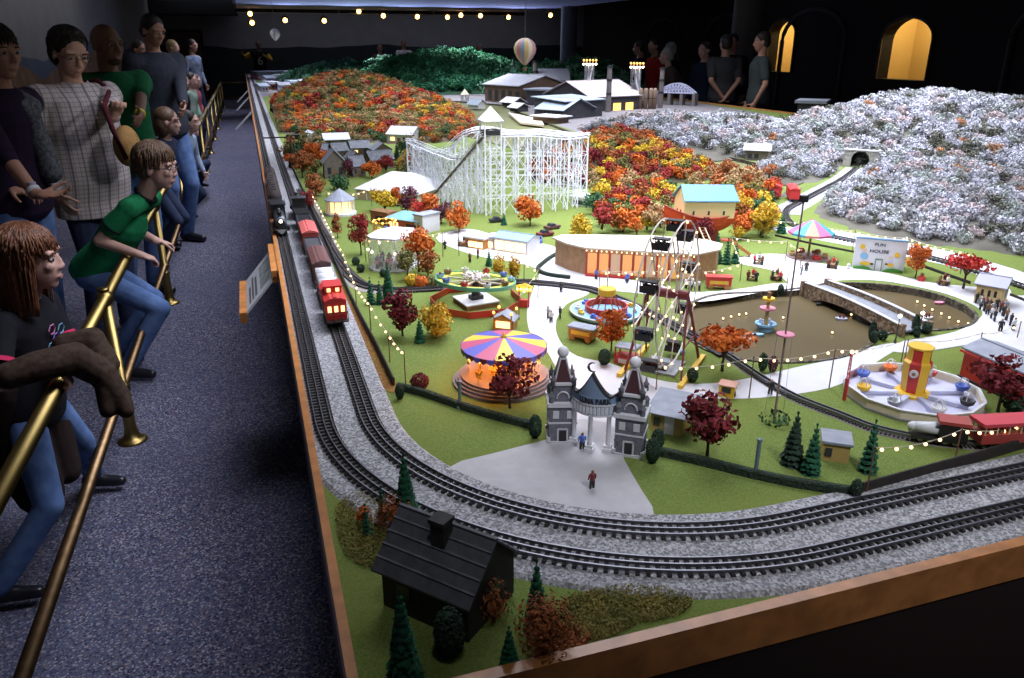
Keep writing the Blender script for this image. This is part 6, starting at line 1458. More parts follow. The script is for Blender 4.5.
# ---- balloons ---------------------------------------------------------------------------------------
def balloon(u, v, rpx, vb, D, cols, lb):
    p = RD(u, v, D); r = M(rpx, p); t = thing('hot_air_balloon', lb, 'balloon', p); n = 16; prof = [(.10, -1.25), (.35, -1.05), (.72, -.65), (.95, -.2), (1, .15), (.88, .55), (.6, .83), (.25, .98), (.01, 1.0)]
    q = MB(); q.smooth = True
    for i in range(n):
        q.mat(i % len(cols)); a0, a1 = 2 * PI * i / n, 2 * PI * (i + 1) / n
        vs = [(a * r * math.cos(t_), a * r * math.sin(t_), z * r) for t_ in (a0, a1) for a, z in prof]; k = len(prof); q.add(vs, [(j, k + j, k + j + 1, j + 1) for j in range(k - 1)])
    q.obj('envelope', cols, t); MB().lathe([(r * .12, -r * 1.75), (r * .16, -r * 1.75), (r * .18, -r * 1.5), (r * .14, -r * 1.5)], 10).obj('basket', m_wood, t)
    for i in range(4): a = i * PI / 2; MB().bar((r * .16 * math.cos(a), r * .16 * math.sin(a), -r * 1.5), (r * .14 * math.cos(a), r * .14 * math.sin(a), -r * 1.2), r * .02).obj('rope', m_wood, t)
    MB().cyl((0, 0, r), (0, 0, 2.6 - p.z), .003, n=4).obj('hanging_wire', m_steel, t)
balloon(525, 50, 11.3, 72, 10.5, [mat('bal_cream', (.60, .52, .38), .6), mat('bal_red', (.52, .22, .18), .6), mat('bal_blue', (.22, .27, .38), .6), mat('bal_yellow', (.55, .40, .15), .6)], 'large multicoloured hot air balloon hanging above the steel mill')
balloon(275, 34, 5, 45, 15, [mat('bal_white', (.75, .75, .75), .6), mat('bal_white', (.75, .75, .75), .6), mat('bal_pink', (.55, .4, .36), .6)], 'small white hot air balloon hanging above the far town')
# ---- tunnel mouth --------------------------------------------------------------------------------------
pp = G(859, 167); dr = (tpx[0] - tpx[6]); tn = thing('tunnel_portal', 'pale stone tunnel mouth in the frosted hill with tracks running in', 'tunnel', pp, math.atan2(dr.y, dr.x) - PI / 2)
r0 = .055; q = MB(); hgt = HT(859, 167, 151); wd_ = .105; ar = [(r0 * math.cos(PI * i / 16), hgt * .45 + r0 * math.sin(PI * i / 16)) for i in range(17)]
poly = [Vector((-wd_, 0, -.002)), Vector((-r0, 0, -.002))] + [Vector((x, 0, z)) for x, z in ar[::-1]] + [Vector((r0, 0, -.002)), Vector((wd_, 0, -.002)), Vector((wd_, 0, hgt)), Vector((-wd_, 0, hgt))]
q.slab(poly, (0, .02, 0)); q.obj('portal_wall', speckle('portal_stone', [(.40, .38, .35), (.32, .3, .28), (.46, .44, .40)], 60), tn)
q = MB(); q.slab([Vector((x, .02, z)) for x, z in [(-r0, -.002)] + ar[::-1] + [(r0, -.002)]], (0, .25, 0)); q = MB()
V0 = [(x, .01, z) for x, z in [(-r0, -.002)] + ar[::-1] + [(r0, -.002)]]; n = len(V0); q.add(V0 + [(x, .4, z) for x, y, z in V0], [(i, i + 1, n + i + 1, n + i) for i in range(n - 1)] + [tuple(range(n, 2 * n))]); q.obj('bore', m_black, tn)
MB().bb(-wd_ - .006, -.006, hgt, wd_ + .006, .022, hgt + .008).obj('parapet', m_trim, tn)
# ---- trains -------------------------------------------------------------------------------------------
m_tblack = mat('train_black', (.018, .018, .02), .35); m_tbrown = mat('train_brown', (.11, .045, .04), .5); m_tred = mat('train_red', (.50, .03, .03), .45); m_tox = mat('train_oxide', (.34, .055, .045), .5); m_tgrey = mat('train_grey', (.55, .57, .6), .5); m_tsmoke = mat('train_graphite', (.10, .105, .12), .4, .5)
def trucks(t, L, s=1.0, m=None):
    for x in (-L * .32, L * .32):
        q = MB(); q.bb(x - .022 * s, -.018 * s, .006 * s, x + .022 * s, .018 * s, .014 * s); tk = q.obj('truck', m_tblack, t)
        for dx in (-.013 * s, .013 * s):
            for y in (-.016 * s, .016 * s): MB().cyl((x + dx, y - .002, .009 * s), (x + dx, y + .002, .009 * s), .0085 * s, n=12).obj('wheel', m_steel, tk)
def car(name, label, loc, rz, L, body, roof, kind='box', s=1.0, group=None):
    t = thing(name, label, 'train car', loc, rz, group); w, h = .029 * s, .075 * s
    trucks(t, L, s)
    MB().bb(-L / 2, -w * .9, .014 * s, L / 2, w * .9, .019 * s).bb(-L / 2 - .008, -.003, .012 * s, L / 2 + .008, .003, .016 * s).obj('underframe', m_tblack, t)
    if kind in ('box', 'caboose'):
        b = MB().bb(-L / 2, -w, .019 * s, L / 2, w, h).obj('body', body, t)
        q = MB(); q.slab([(-L / 2 - .003, -w - .002, h), (-L / 2 - .003, w + .002, h), (-L / 2 - .003, w * .5, h + .008 * s), (-L / 2 - .003, -w * .5, h + .008 * s)], (L + .006, 0, 0)); q.bb(-L / 2, -.005, h + .008 * s, L / 2, .005, h + .0105 * s); q.obj('roof', roof, t)
        for y in (-w - .001, w + .001): MB().bb(-.02, y - .001, .022 * s, .02, y + .001, h * .92).obj('sliding_door', body, t)
        if kind == 'caboose':
            MB().bb(-.03, -w * .8, h + .006, .03, w * .8, h + .024).bb(-.034, -w * .9, h + .024, .034, w * .9, h + .028).obj('cupola', body, t)
            for y in (-.012, .012): MB().bb(-.033, y - .005, h + .011, -.03, y + .005, h + .021).obj('lit_window', m_winlit, t)
            for y in (-.018, 0, .018): MB().bb(-L / 2 - .002, y - .005, h * .55, -L / 2 + .001, y + .005, h * .8).obj('lit_window', m_winlit, t)
            MB().bb(-L / 2 - .022, -w, .018, -L / 2, w, .021).obj('end_platform', m_tblack, t)
            q = MB()
            for y in (-w, -.01, .01, w): q.bar((-L / 2 - .021, y, .02), (-L / 2 - .021, y, .048), .002)
            q.bar((-L / 2 - .021, -w, .048), (-L / 2 - .021, w, .048), .002); q.obj('railing', m_tblack, t)
    elif kind == 'hopper':
        MB().bb(-L / 2, -w, .022 * s, L / 2, -w + .003, h * .85).bb(-L / 2, w - .003, .022 * s, L / 2, w, h * .85).bb(-L / 2, -w, .022 * s, -L / 2 + .003, w, h * .85).bb(L / 2 - .003, -w, .022 * s, L / 2, w, h * .85).bb(-L / 2, -w, .022 * s, L / 2, w, .026 * s).obj('body', body, t)
        q = MB(); q.bb(-L / 2 + .003, -w + .003, .03, L / 2 - .003, w - .003, h * .8); q.obj('load', roof, t)
    elif kind == 'flat':
        MB().bb(-L / 2, -w, .018 * s, L / 2, w, .024 * s).obj('deck', body, t)
        for i in range(3): x = -L * .32 + i * L * .32; q = MB(); q.smooth = True; q.cyl((x, -w * .85, .050), (x, w * .85, .050), .027, n=14); q.obj('white_drum', roof, t)
    elif kind == 'coach':
        MB().bb(-L / 2, -w, .019 * s, L / 2, w, h).obj('body', body, t)
        q = MB(); q.smooth = True; q.tube([(-L / 2 - .002, 0, h - .012 * s), (L / 2 + .002, 0, h - .012 * s)], w * 1.04, 16); q.obj('roof', roof, t)
        for y in (-w - .001, w + .001): 
            for i in range(6): MB().bb(-L * .42 + i * L * .15, y - .001, h * .55, -L * .42 + i * L * .15 + L * .09, y + .001, h * .82).obj('window', m_windark, t)
        for i in range(3): MB().bb(-L * .3 + i * L * .28, -.008, h + .014 * s, -L * .22 + i * L * .28, .008, h + .022 * s).obj('roof_vent', roof, t)
    return t
def steam(label, loc, rz, L, lamp=True):
    t = thing('steam_locomotive', label, 'locomotive', loc, rz); q = MB(); q.smooth = True
    q.cyl((-L * .12, 0, .047), (L * .44, 0, .047), .0245, n=20); q.cyl((L * .44, 0, .047), (L * .47, 0, .047), .0235, .018, 20); q.smooth = False; q.obj('boiler', m_tsmoke, t)
    q = MB(); q.cyl((L * .468, 0, .047), (L * .476, 0, .047), .017, n=18); q.obj('smokebox_door', m_tblack, t)
    MB().lathe([(.008, .068), (.0075, .086), (.0095, .09), (.006, .09)], 12, (L * .37, 0, 0)).obj('chimney', m_tblack, t)
    for x in (L * .20, L * .02): q = MB(); q.smooth = True; q.lathe([(.010, .066), (.010, .078), (.006, .084), (0, .085)], 12, (x, 0, 0)); q.obj('dome', m_tblack, t)
    MB().bb(-L * .34, -.029, .03, -L * .12, .029, .088).obj('cab', m_tblack, t); MB().bb(-L * .37, -.033, .088, -L * .10, .033, .093).obj('cab_roof', m_tblack, t)
    MB().bb(-L * .36, -.026, .018, L * .48, .026, .026).obj('running_board', m_tblack, t)
    for y in (-.018, .018):
        for i in range(4): MB().cyl((-L * .22 + i * L * .13, y - .003, .018), (-L * .22 + i * L * .13, y + .003, .018), .0165, n=18).obj('driving_wheel', m_tblack, t)
        for x in (L * .34, L * .43): MB().cyl((x, y - .003, .011), (x, y + .003, .011), .009, n=14).obj('pilot_wheel', m_tblack, t)
        MB().cyl((L * .30, y * 1.4, .022), (L * .42, y * 1.4, .022), .010, n=12).obj('cylinder', m_tblack, t); MB().bar((-L * .22, y * 1.35, .018), (L * .30, y * 1.35, .02), .003, .004).obj('side_rod', m_steel, t)
    q = MB(); q.slab([(L * .48, -.024, .006), (L * .48, .024, .006), (L * .53, 0, .006), ], (0, 0, .004)); q.slab([(L * .48, -.024, .022), (L * .48, .024, .022), (L * .535, .004, .007), (L * .535, -.004, .007)], (0, 0, .003)); q.bb(L * .47, -.028, .02, L * .485, .028, .03); q.obj('cowcatcher', m_tblack, t)
    if lamp: q = MB(); q.cyl((L * .47, 0, .058), (L * .487, 0, .058), .0078, n=14); hl = q.obj('headlamp', m_tblack, t); q = MB(); q.ball((L * .488, 0, .058), (.003, .0065, .0065), 10, 6); q.obj('headlamp_lens', m_bulbw, hl)
    return t
zt_ = TZ + .0155
def on_y(u, v, x): return RX(u, v, x).y
xa, xb = AC.x - .71, AC.x - .615
ya = on_y(280, 236, xa)
# RX lands at some height; use ground rows instead
def yrow(v, x):
    lo, hi = .8, 24.0
    for _ in range(50):
        m = (lo + hi) / 2; p = Vector((x, m, TZ)); zz = zc(p); uu = (m * FW.y + x * FW.x); up_c = (TZ - CH) * math.cos(PT) + uu * math.sin(PT); vv = 339 - F * up_c / zz
        if vv > v: lo = m
        else: hi = m
    return lo
y1 = yrow(240, xa)
steam('black steam locomotive with a glowing headlamp coming toward the viewer on the outer track', (xa, y1 + .18, zt_), -PI / 2, .33)
car('tender', 'grey coal tender behind the steam locomotive with the headlamp', (xa, y1 + .44, zt_), PI / 2, .17, m_tsmoke, m_tblack, 'hopper')
for i in range(3): car('passenger_coach', 'dark brown coach behind the tender on the outer track, %s' % ['the nearest of three', 'the middle of three', 'the farthest of three'][i], (xa, y1 + .68 + i * .30, zt_), PI / 2, .27, m_tbrown, mat('coach_roof', (.04, .028, .026), .8), 'coach', group='brown coaches on the outer track')
y0 = yrow(334, xb)
spec = [('caboose', 'bright red caboose with lit windows at the near end of the freight train', .17, m_tred, m_tred, 'caboose'), ('flat_car', 'flat car carrying white drums next to the red caboose', .20, m_tbrown, m_white, 'flat'), ('boxcar', 'maroon boxcar third from the near end of the freight train', .22, m_tbrown, m_tbrown, 'box'),
        ('hopper_car', 'black hopper car between the maroon boxcar and the red boxcar', .20, m_tblack, m_tsmoke, 'hopper'), ('boxcar', 'pinkish red boxcar in the middle of the freight train', .20, m_tox, mat('roof_oxide', (.50, .10, .09), .6), 'box'), ('gondola_car', 'dark grey gondola car beyond the pinkish red boxcar', .20, m_tsmoke, m_tblack, 'hopper'), ('tender', 'black tender coupled to the locomotive of the freight train', .14, m_tblack, m_tblack, 'hopper')]
y = y0 + .02
for nm, lb, L, b, r, k in spec:
    car(nm, lb, (xb, y + L / 2, zt_), PI / 2, L, b, r, k); y += L + .02
steam('black steam locomotive at the far head of the freight train on the inner track', (xb, y + .13, zt_), PI / 2, .24, False)
def park_at(px): return min(range(len(ntp)), key=lambda i: (ntp[i] - G(*px)).length)
def on_track(path, i): d = path[min(i + 2, len(path) - 1)] - path[max(i - 2, 0)]; return path[i] + UP * .006, math.atan2(d.y, d.x)
i0 = park_at((938, 444)); p, a = on_track(ntp, i0)
pl = thing('park_locomotive', 'small red park locomotive with a silver nose by the board fence', 'locomotive', p, a + PI)
trucks(pl, .07, .7); q = MB(); q.smooth = True; q.cyl((-.005, 0, .028), (.045, 0, .026), .014, .010, 14); q.ball((.045, 0, .026), (.012, .010, .010), 12, 8); q.obj('nose', m_tgrey, pl); MB().bb(-.05, -.018, .010, .0, .018, .046).obj('cab', m_tblack, pl); MB().bb(-.053, -.020, .046, .004, .020, .053).obj('cab_roof', m_tox, pl)
MB().bb(-.05, -.018, .008, .05, .018, .013).obj('frame', m_tblack, pl)
for i, off in enumerate((6, 12)):
    p, a = on_track(ntp, min(i0 + off, len(ntp) - 2)); pc = thing('park_coach', ['first red open park coach behind the small red locomotive', 'second red open park coach at the right edge of the park railway'][i], 'train car', p, a, 'red park coaches')
    trucks(pc, .10, .7); MB().bb(-.055, -.020, .012, .055, .020, .032).obj('body', m_tox, pc); MB().bb(-.058, -.023, .050, .058, .023, .057).obj('canopy', mat('canopy_red', (.55, .06, .08), .5), pc)
    for x in (-.05, -.025, 0, .025, .05):
        for y in (-.019, .019): MB().bar((x, y, .032), (x, y, .05), .002).obj('post', m_cream, pc)
    for x in (-.037, -.012, .013, .038): MB().bb(x - .004, -.016, .032, x + .004, .016, .040).obj('bench', m_wood, pc)
for i, (u, v) in enumerate(((792, 200), (774, 197))):
    p = G(u, v); car('streetcar', ['bright red rail car near the frosted slope below the tunnel', 'red rail car half hidden behind the trees left of the frosted slope'][i], p + UP * .002, math.radians(60), .16, m_tred, m_tred, 'box', .85)
# ---- string lights ------------------------------------------------------------------------------------
m_cable = mat('cable', (.5, .45, .35), .6); m_pole = mat('pole_brown', (.16, .08, .05), .6)
SN = {}
def strand(label, poles, n, sag=.012, where='', standing=True):
    tops = []
    for k, (u, v, vt) in enumerate(poles):
        p = G(u, v); h = HT(u, v, vt); key = (u, v)
        if standing and key not in SN:
            SN[key] = 1; t = thing('light_pole', 'thin brown pole holding the lights %s, %s' % (where, ['first', 'second', 'third', 'fourth', 'fifth', 'sixth', 'seventh', 'eighth', 'ninth'][k] + ' along the string'), 'pole', p, 0, 'poles ' + where)
            MB().cyl((0, 0, 0), (0, 0, h), .0016, .0012, 6).obj('shaft', m_pole, t); MB().ball((0, 0, h), .0022, 6, 4).obj('tip', m_pole, t)
        tops.append(p + UP * (h - .001))
    o = tops[0].copy(); t = thing('string_lights', label, 'string lights', o); pts = []; bul = []
    for i, (a, b) in enumerate(zip(tops, tops[1:])):
        for k in range(9 if i == len(tops) - 2 else 8): f = k / 8; pts.append(a.lerp(b, f) - UP * (sag * 4 * f * (1 - f)) - o)
        m = n[i] if hasattr(n, '__len__') else n
        for k in range(m): f = (k + .5) / m; bul.append(a.lerp(b, f) - UP * (sag * 4 * f * (1 - f) + .004) - o)
    MB().tube(pts, .0009, 4).obj('cable', m_cable, t)
    for p in bul: q = MB(); q.smooth = True; q.ball(p, .0033, 8, 5); q.obj('bulb', m_bulb, t)
strand('string of warm bulbs along the fence beside the left tracks', [(314, 216, 194), (322, 232, 208), (332, 255, 228), (344, 278, 250), (357, 312, 284), (371, 331, 303), (390, 362, 333), (406, 390, 352)], [4, 5, 5, 5, 5, 4, 4], where='along the left fence', sag=.006)
strand('string of warm bulbs from the gate along the white path to the tower ride', [(656, 390, 365), (749, 398, 357), (829, 388, 349), (901, 362, 340)], [6, 6, 5], where='along the front path')
strand('string of warm bulbs from the tower ride toward the crowd at right', [(904, 362, 340), (979, 347, 333), (1017, 338, 322)], [4, 3], where='toward the crowd')
strand('string of warm bulbs above the park train at lower right', [(866, 494, 447), (954, 463, 429), (1030, 440, 420)], [6, 6], where='above the park train')
strand('string of warm bulbs between the hall and the ark slide', [(700, 292, 272), (740, 281, 263), (729, 262, 237), (785, 262, 241), (800, 268, 250)], [5, 3, 5, 2], where='behind the pond', sag=.006)
strand('string of warm bulbs curving behind the umbrella ride to the fun house', [(758, 236, 218), (800, 240, 222), (852, 252, 231), (905, 258, 238), (960, 274, 252), (1028, 298, 276)], [3, 6, 6, 7, 8], where='behind the fun house', sag=.006)
strand('string of warm bulbs past the glass dance hall to the glowing shops', [(366, 262, 240), (412, 260, 236), (443, 257, 232), (459, 256, 233)], [5, 5, 2], where='by the dance hall', sag=.006)
strand('string of warm bulbs in front of the lit round pavilion', [(328, 214, 192), (352, 212, 194), (372, 206, 188)], [5, 4], where='by the round pavilion', sag=.006)
strand('string of warm bulbs beside the ring ride along the street', [(519, 320, 296), (538, 298, 270), (524, 290, 262)], [2, 2], where='by the ring ride', sag=.004)
strand('short string of warm bulbs beside the flat roofed hall', [(637, 297, 272), (599, 294, 271), (700, 288, 268)], [3, 6], where='before the hall', sag=.006)
# ---- figurines ----------------------------------------------------------------------------------------
def person_fig(label, u, v, k, group=None, rz=None, z=TZ + .0022):
    o = bpy.data.objects.new('figurine', FIG[k % len(FIG)]); C.objects.link(o); o.location = G(u, v, z); o.rotation_euler = (0, 0, rz if rz is not None else rng.uniform(0, 6.28)); tag(o, label, 'figurine', group)
person_fig('lone dark figurine standing on the grey apron outside the gate', 592, 488, 3, rz=0)
person_fig('blue figurine standing beside the inner column of the left gate tower', 582, 449, 1)
person_fig('figurine in dark clothes leaning at the right gate tower doorway', 616, 452, 4)
person_fig('pale figurine walking on the white path left of the disc ride', 551, 322, 2); person_fig('grey figurine beside the pale one on the white path', 548, 318, 6)
person_fig('dark figurine at the edge of the white path left of the wagon', 560, 318, 4)
for i, (u, v) in enumerate(((976, 303), (981, 306), (985, 308), (989, 310), (987, 314), (992, 313), (996, 309), (991, 318), (994, 321), (988, 303), (1000, 312), (1003, 316), (1006, 320), (1004, 311), (1010, 325), (1013, 330), (984, 311), (980, 309))): person_fig('tiny figurine in the crowd gathered in front of the lit yellow shop', u, v, [4, 6, 3, 4, 5, 6, 4, 2][i % 8], 'crowd by the lit shop')
person_fig('single dark figurine walking apart from the crowd near the red barn', 1000, 331, 4)
for i, (u, v) in enumerate(((686, 288), (690, 290), (695, 291), (699, 290), (692, 287))): person_fig('white figurine queueing behind the ferris wheel near the red wagon', u, v, 2, 'white queue by the red wagon')
person_fig('dark figurine on the path in front of the mast', 770, 394, 4)
person_fig('dark figurine strolling past the stone bridge end', 806, 271, 4); person_fig('grey figurine on the white path by the fun house', 801, 275, 6)
def table_group(lb, u, v, gi):
    t = thing('picnic_table', lb, 'picnic table', G(u, v), rng.uniform(0, 3)); MB().bb(-.016, -.008, .014, .016, .008, .016).obj('table_top', m_wood, t)
    for y in (-.013, .013): MB().bb(-.016, y - .003, .008, .016, y + .003, .010).obj('bench', m_wood, t)
    for x in (-.011, .011): MB().bb(x - .0015, -.015, 0, x + .0015, .015, .014).obj('trestle', m_wood, t)
for i, (u, v, w) in enumerate(((752, 280, 'on the lawn right of the red wagon'), (776, 280, 'on the lawn left of the stone bridge'), (758, 264, 'on the lawn near the end of the slide'), (943, 285, 'beside the fun house on the far lawn'), (463, 246, 'on the street before the orange counter shop'), (832, 268, 'on the lawn between umbrella ride and fun house'))):
    table_group('small brown picnic table ' + w, u, v, i)
    for k in range(3): person_fig('figurine seated round the picnic table ' + w, u + [-4, 4, 1][k], v + [0, 1, -2][k], [3, 4, 9, 5, 2][(i + k) % 5], 'picnickers ' + w)
for u, v, k, w in ((445, 249, 4, 'on the street left of the shops'), (537, 248, 5, 'at the corner of the white walled shop'), (470, 262, 5, 'beside the ring ride gate'), (478, 258, 3, 'between ring ride and shops'), (596, 279, 1, 'on the red step of the hall'), (627, 283, 1, 'in blue before the flat roofed hall'), (561, 292, 4, 'on the street beside the disc ride')): person_fig('small figurine ' + w, u, v, k)
tag(MB().lathe([(.007, 0), (.007, .014), (.005, .015)], 10).obj('waste_bin', m_bluep, None, G(627, 281)), 'round blue bin on the street before the flat roofed hall', 'bin')
def motorcar(lb, u, v, m, rz):
    t = thing('toy_car', lb, 'car', G(u, v), rz); q = MB(); q.T = Matrix.Diagonal((3.2, 3, 2.6, 1)); q.prism([(-.011, -.0055), (.011, -.0055), (.012, 0), (.011, .0055), (-.011, .0055)], .002, .006); q.obj('body', m, t)
    q = MB(); q.T = Matrix.Diagonal((3.2, 3, 2.6, 1)); q.prism([(-.006, -.005), (.004, -.005), (.004, .005), (-.006, .005)], .006, .010, [(-.004, -.0042), (.002, -.0042), (.002, .0042), (-.004, .0042)]); q.obj('cabin', m_windark, t)
    for x in (-.02, .022):
        for y in (-.016, .016): MB().cyl((x, y - .002, .006), (x, y + .002, .006), .006, n=10).obj('wheel', m_iron, t)
for lb, u, v, m, rz in (('dark red car parked right of the white walled shop', 545, 236, m_dkred, .2), ('maroon car parked behind the dark red car near the coaster', 552, 229, m_tbrown, .3), ('blue car parked at the gable of the white walled shop', 538, 242, m_bluep, 1.2), ('black car on the grey street in front of the coaster', 497, 222, m_iron, 0)): motorcar(lb, u, v, m, rz)
house('market_stall', 'market stall with a bright green edged white roof at the right foot of the coaster', (571, 205), (597, 208), .10, .04, .008, m_white, mat('stall_white', (.66, .68, .68), .6), 'flat', 'x', .008, windows=[win(.1, .9, .2, .7)])
# ---- track lamps on the canopy edge -------------------------------------------------------------------
tkb = thing('lighting_track', 'thin pale lighting track bar along the far edge of the ceiling canopy', 'lighting track', (0, 23.6, 2.47)); MB().bb(.0, -.015, 0, 8.2, .015, .03).obj('bar', m_steel, tkb)
for x in (.3, 2.7, 5.4, 8.0): MB().cyl((x, 0, .03), (x, 0, .13), .01, n=6).obj('hanger', m_steel, tkb)
for i, (u, v) in enumerate(((250, 13), (252, 22), (285, 19.5), (324, 20), (358.5, 10.5), (383, 15), (417, 16), (447, 16.5), (460.5, 14.5), (480, 15), (508, 16.5), (550, 14.5))):
    p = RY(u, v, 23.6); t = thing('track_lamp', 'glowing round spot lamp under the far canopy edge, %s from the left' % ['first', 'second', 'third', 'fourth', 'fifth', 'sixth', 'seventh', 'eighth', 'ninth', 'tenth', 'eleventh', 'last'][i], 'lamp', p, 0, 'spot lamps along the canopy edge')
    MB().cyl((0, 0, 0), (0, 0, max(.03, 2.485 - p.z)), .012, n=8).obj('stem', m_iron, t); q = MB(); q.smooth = True; q.lathe([(.09, -.05), (.11, 0), (.06, .08), (.02, .1)], 14, (0, .03, 0)); q.obj('housing', m_iron, t)
    q = MB(); q.smooth = True; q.ball((0, -.04, -.02), .065, 14, 9); q.obj('bulb', mat('lamp_glow', (1, .8, .5), .5, emit=8, ecol=(1, .50, .13)), t)
# ================= people =================
def cap(mb, p, q, r0, r1=None, n=12):
    r1 = r0 if r1 is None else r1
    mb.cyl(p, q, r0, r1, n); mb.ball(p, r0, n, 8); mb.ball(q, r1, n, 8); return mb
def remesh(mb, vox, m, name, parent, sm=3, mats=None):
    me = bpy.data.meshes.new('tmp_shape'); me.from_pydata(mb.v, [], mb.f); me.update()
    o = bpy.data.objects.new('tmp_shape', me); C.objects.link(o)
    md = o.modifiers.new('r', 'REMESH'); md.mode = 'VOXEL'; md.voxel_size = vox; md.use_smooth_shade = True
    if sm: sd = o.modifiers.new('s', 'SMOOTH'); sd.factor = .5; sd.iterations = sm
    bpy.context.view_layer.update()
    nm = bpy.data.meshes.new_from_object(o.evaluated_get(bpy.context.evaluated_depsgraph_get()))
    bpy.data.objects.remove(o); bpy.data.meshes.remove(me)
    nm.name = name; nm.materials.clear(); nm.materials.append(m)
    nm.polygons.foreach_set('use_smooth', [True] * len(nm.polygons))
    r = bpy.data.objects.new(name, nm); C.objects.link(r); r.parent = parent; return r
def ik(S, T, a, b, pole):
    d = T - S; L = min(d.length, (a + b) * .999); u = d.normalized(); T = S + u * L
    x = (a * a - b * b + L * L) / (2 * L); h = math.sqrt(max(0, a * a - x * x)); p = pole - u * pole.dot(u); p.normalize()
    return S + u * x + p * h, T
SK = {}
def skin(nm, c): return mat('skin_' + nm, c, .55, noise=.06, nscale=25, spec=.35)
SKF, SKM, SKD, SKP = skin('fair', (.52, .30, .22)), skin('tan', (.42, .22, .15)), skin('deep', (.20, .10, .065)), skin('pale', (.60, .36, .29))
def cloth(nm, c, v=.12, sc=30, c2=None): return mat('cloth_' + nm, c, .9, noise=0 if c2 else v, nscale=sc, col2=c2, bump=.15, spec=.15)
DENIM = cloth('denim', (.13, .21, .42), c2=(.08, .14, .30), sc=18); DKJEAN = cloth('dark_jeans', (.03, .04, .08)); BLACKC = cloth('black', (.012, .012, .016)); GREEN = cloth('green', (.015, .20, .075)); NAVY = cloth('navy', (.025, .03, .06)); GREYT = cloth('grey', (.045, .045, .048))
SHOE = mat('shoe_black', (.015, .015, .02), .3)
m_eye = mat('eye_white', (.48, .46, .45), .4); m_iris = mat('iris_dark', (.04, .025, .015), .2); m_lip = mat('lips', (.36, .17, .14), .5); m_brow = mat('brow', (.06, .035, .02), .9)
def hairm(nm, c, c2): return mat('hair_' + nm, c, .5, nscale=70, col2=c2, bump=.3, spec=.4)
H_BR, H_DK, H_RED, H_BL, H_WH = hairm('brown', (.17, .10, .055), (.08, .045, .026)), hairm('dark', (.03, .018, .013), (.012, .008, .006)), hairm('auburn', (.21, .085, .04), (.12, .045, .02)), hairm('blond', (.36, .24, .11), (.22, .14, .06)), hairm('white', (.42, .40, .38), (.28, .27, .26))
def plaid():
    m = bpy.data.materials.new('cloth_plaid'); m.use_nodes = True; nt = m.node_tree; b = nt.nodes['Principled BSDF']; b.inputs['Roughness'].default_value = .9
    tc = nt.nodes.new('ShaderNodeTexCoord'); sp = nt.nodes.new('ShaderNodeSeparateXYZ'); mp = nt.nodes.new('ShaderNodeMapping'); mp.inputs['Rotation'].default_value = (0, 0, 2.44)
    nt.links.new(tc.outputs['Object'], mp.inputs['Vector']); nt.links.new(mp.outputs['Vector'], sp.inputs[0]); prev = None
    for ax, per, wd, c in (('X', .052, .16, (.09, .08, .14)), ('X', .021, .14, (.24, .17, .13)), ('Z', .024, .16, (.15, .14, .19))):
        q = nt.nodes.new('ShaderNodeMath'); q.operation = 'MODULO'; q.inputs[1].default_value = per; ab = nt.nodes.new('ShaderNodeMath'); ab.operation = 'ABSOLUTE'
        nt.links.new(sp.outputs[ax], ab.inputs[0]); nt.links.new(ab.outputs[0], q.inputs[0]); l = nt.nodes.new('ShaderNodeMath'); l.operation = 'LESS_THAN'; l.inputs[1].default_value = per * wd; nt.links.new(q.outputs[0], l.inputs[0])
        s = nt.nodes.new('ShaderNodeMath'); s.operation = 'MULTIPLY'; s.inputs[1].default_value = .7; nt.links.new(l.outputs[0], s.inputs[0])
        mx = nt.nodes.new('ShaderNodeMix'); mx.data_type = 'RGBA'; nt.links.new(s.outputs[0], mx.inputs[0]); mx.inputs[7].default_value = (*c, 1)
        if prev: nt.links.new(prev, mx.inputs[6])
        else: mx.inputs[6].default_value = (.50, .45, .42, 1)
        prev = mx.outputs[2]
    nt.links.new(prev, b.inputs['Base Color']); return m
def hand(mb, W, d, nrm, s, curl=.3, thumb=1, spread=.1):
    """wrist W, pointing d, palm facing nrm"""
    d = d.normalized(); nrm = (nrm - d * nrm.dot(d)).normalized(); sd = d.cross(nrm) * thumb
    Rm = Matrix((sd, d, nrm)).transposed()
    mb.ball(W + d * .047 * s, (.040 * s, .050 * s, .015 * s), 12, 8, Rm); cap(mb, W - d * .01 * s, W + d * .025 * s, .024 * s, .024 * s)
    for i in range(4):
        off = (-.030 + .020 * i) * s; L = (.062, .074, .078, .068)[i] * s; p = W + d * .085 * s + sd * off; dd = (d + sd * (i - 1.5) * spread).normalized(); c = 0.0
        for seg, fr in enumerate((.45, .32, .23)):
            c += curl * (1 + .12 * i) * (.7 + .5 * seg); v = (dd * math.cos(c) + nrm * math.sin(c)); q = p + v * L * fr; cap(mb, p, q, .0088 * s * (1 - .1 * seg), .0083 * s * (1 - .12 * seg), 8); p = q
    p = W + d * .028 * s + sd * .030 * s; v = (d * .65 + sd * .75 + nrm * .25).normalized()
    for seg, L in enumerate((.040, .030, .024)):
        q = p + v * L * s; cap(mb, p, q, .0115 * s * (1 - .12 * seg), .010 * s * (1 - .12 * seg), 8); p = q; v = (v + d * .35 + nrm * curl * .5).normalized()
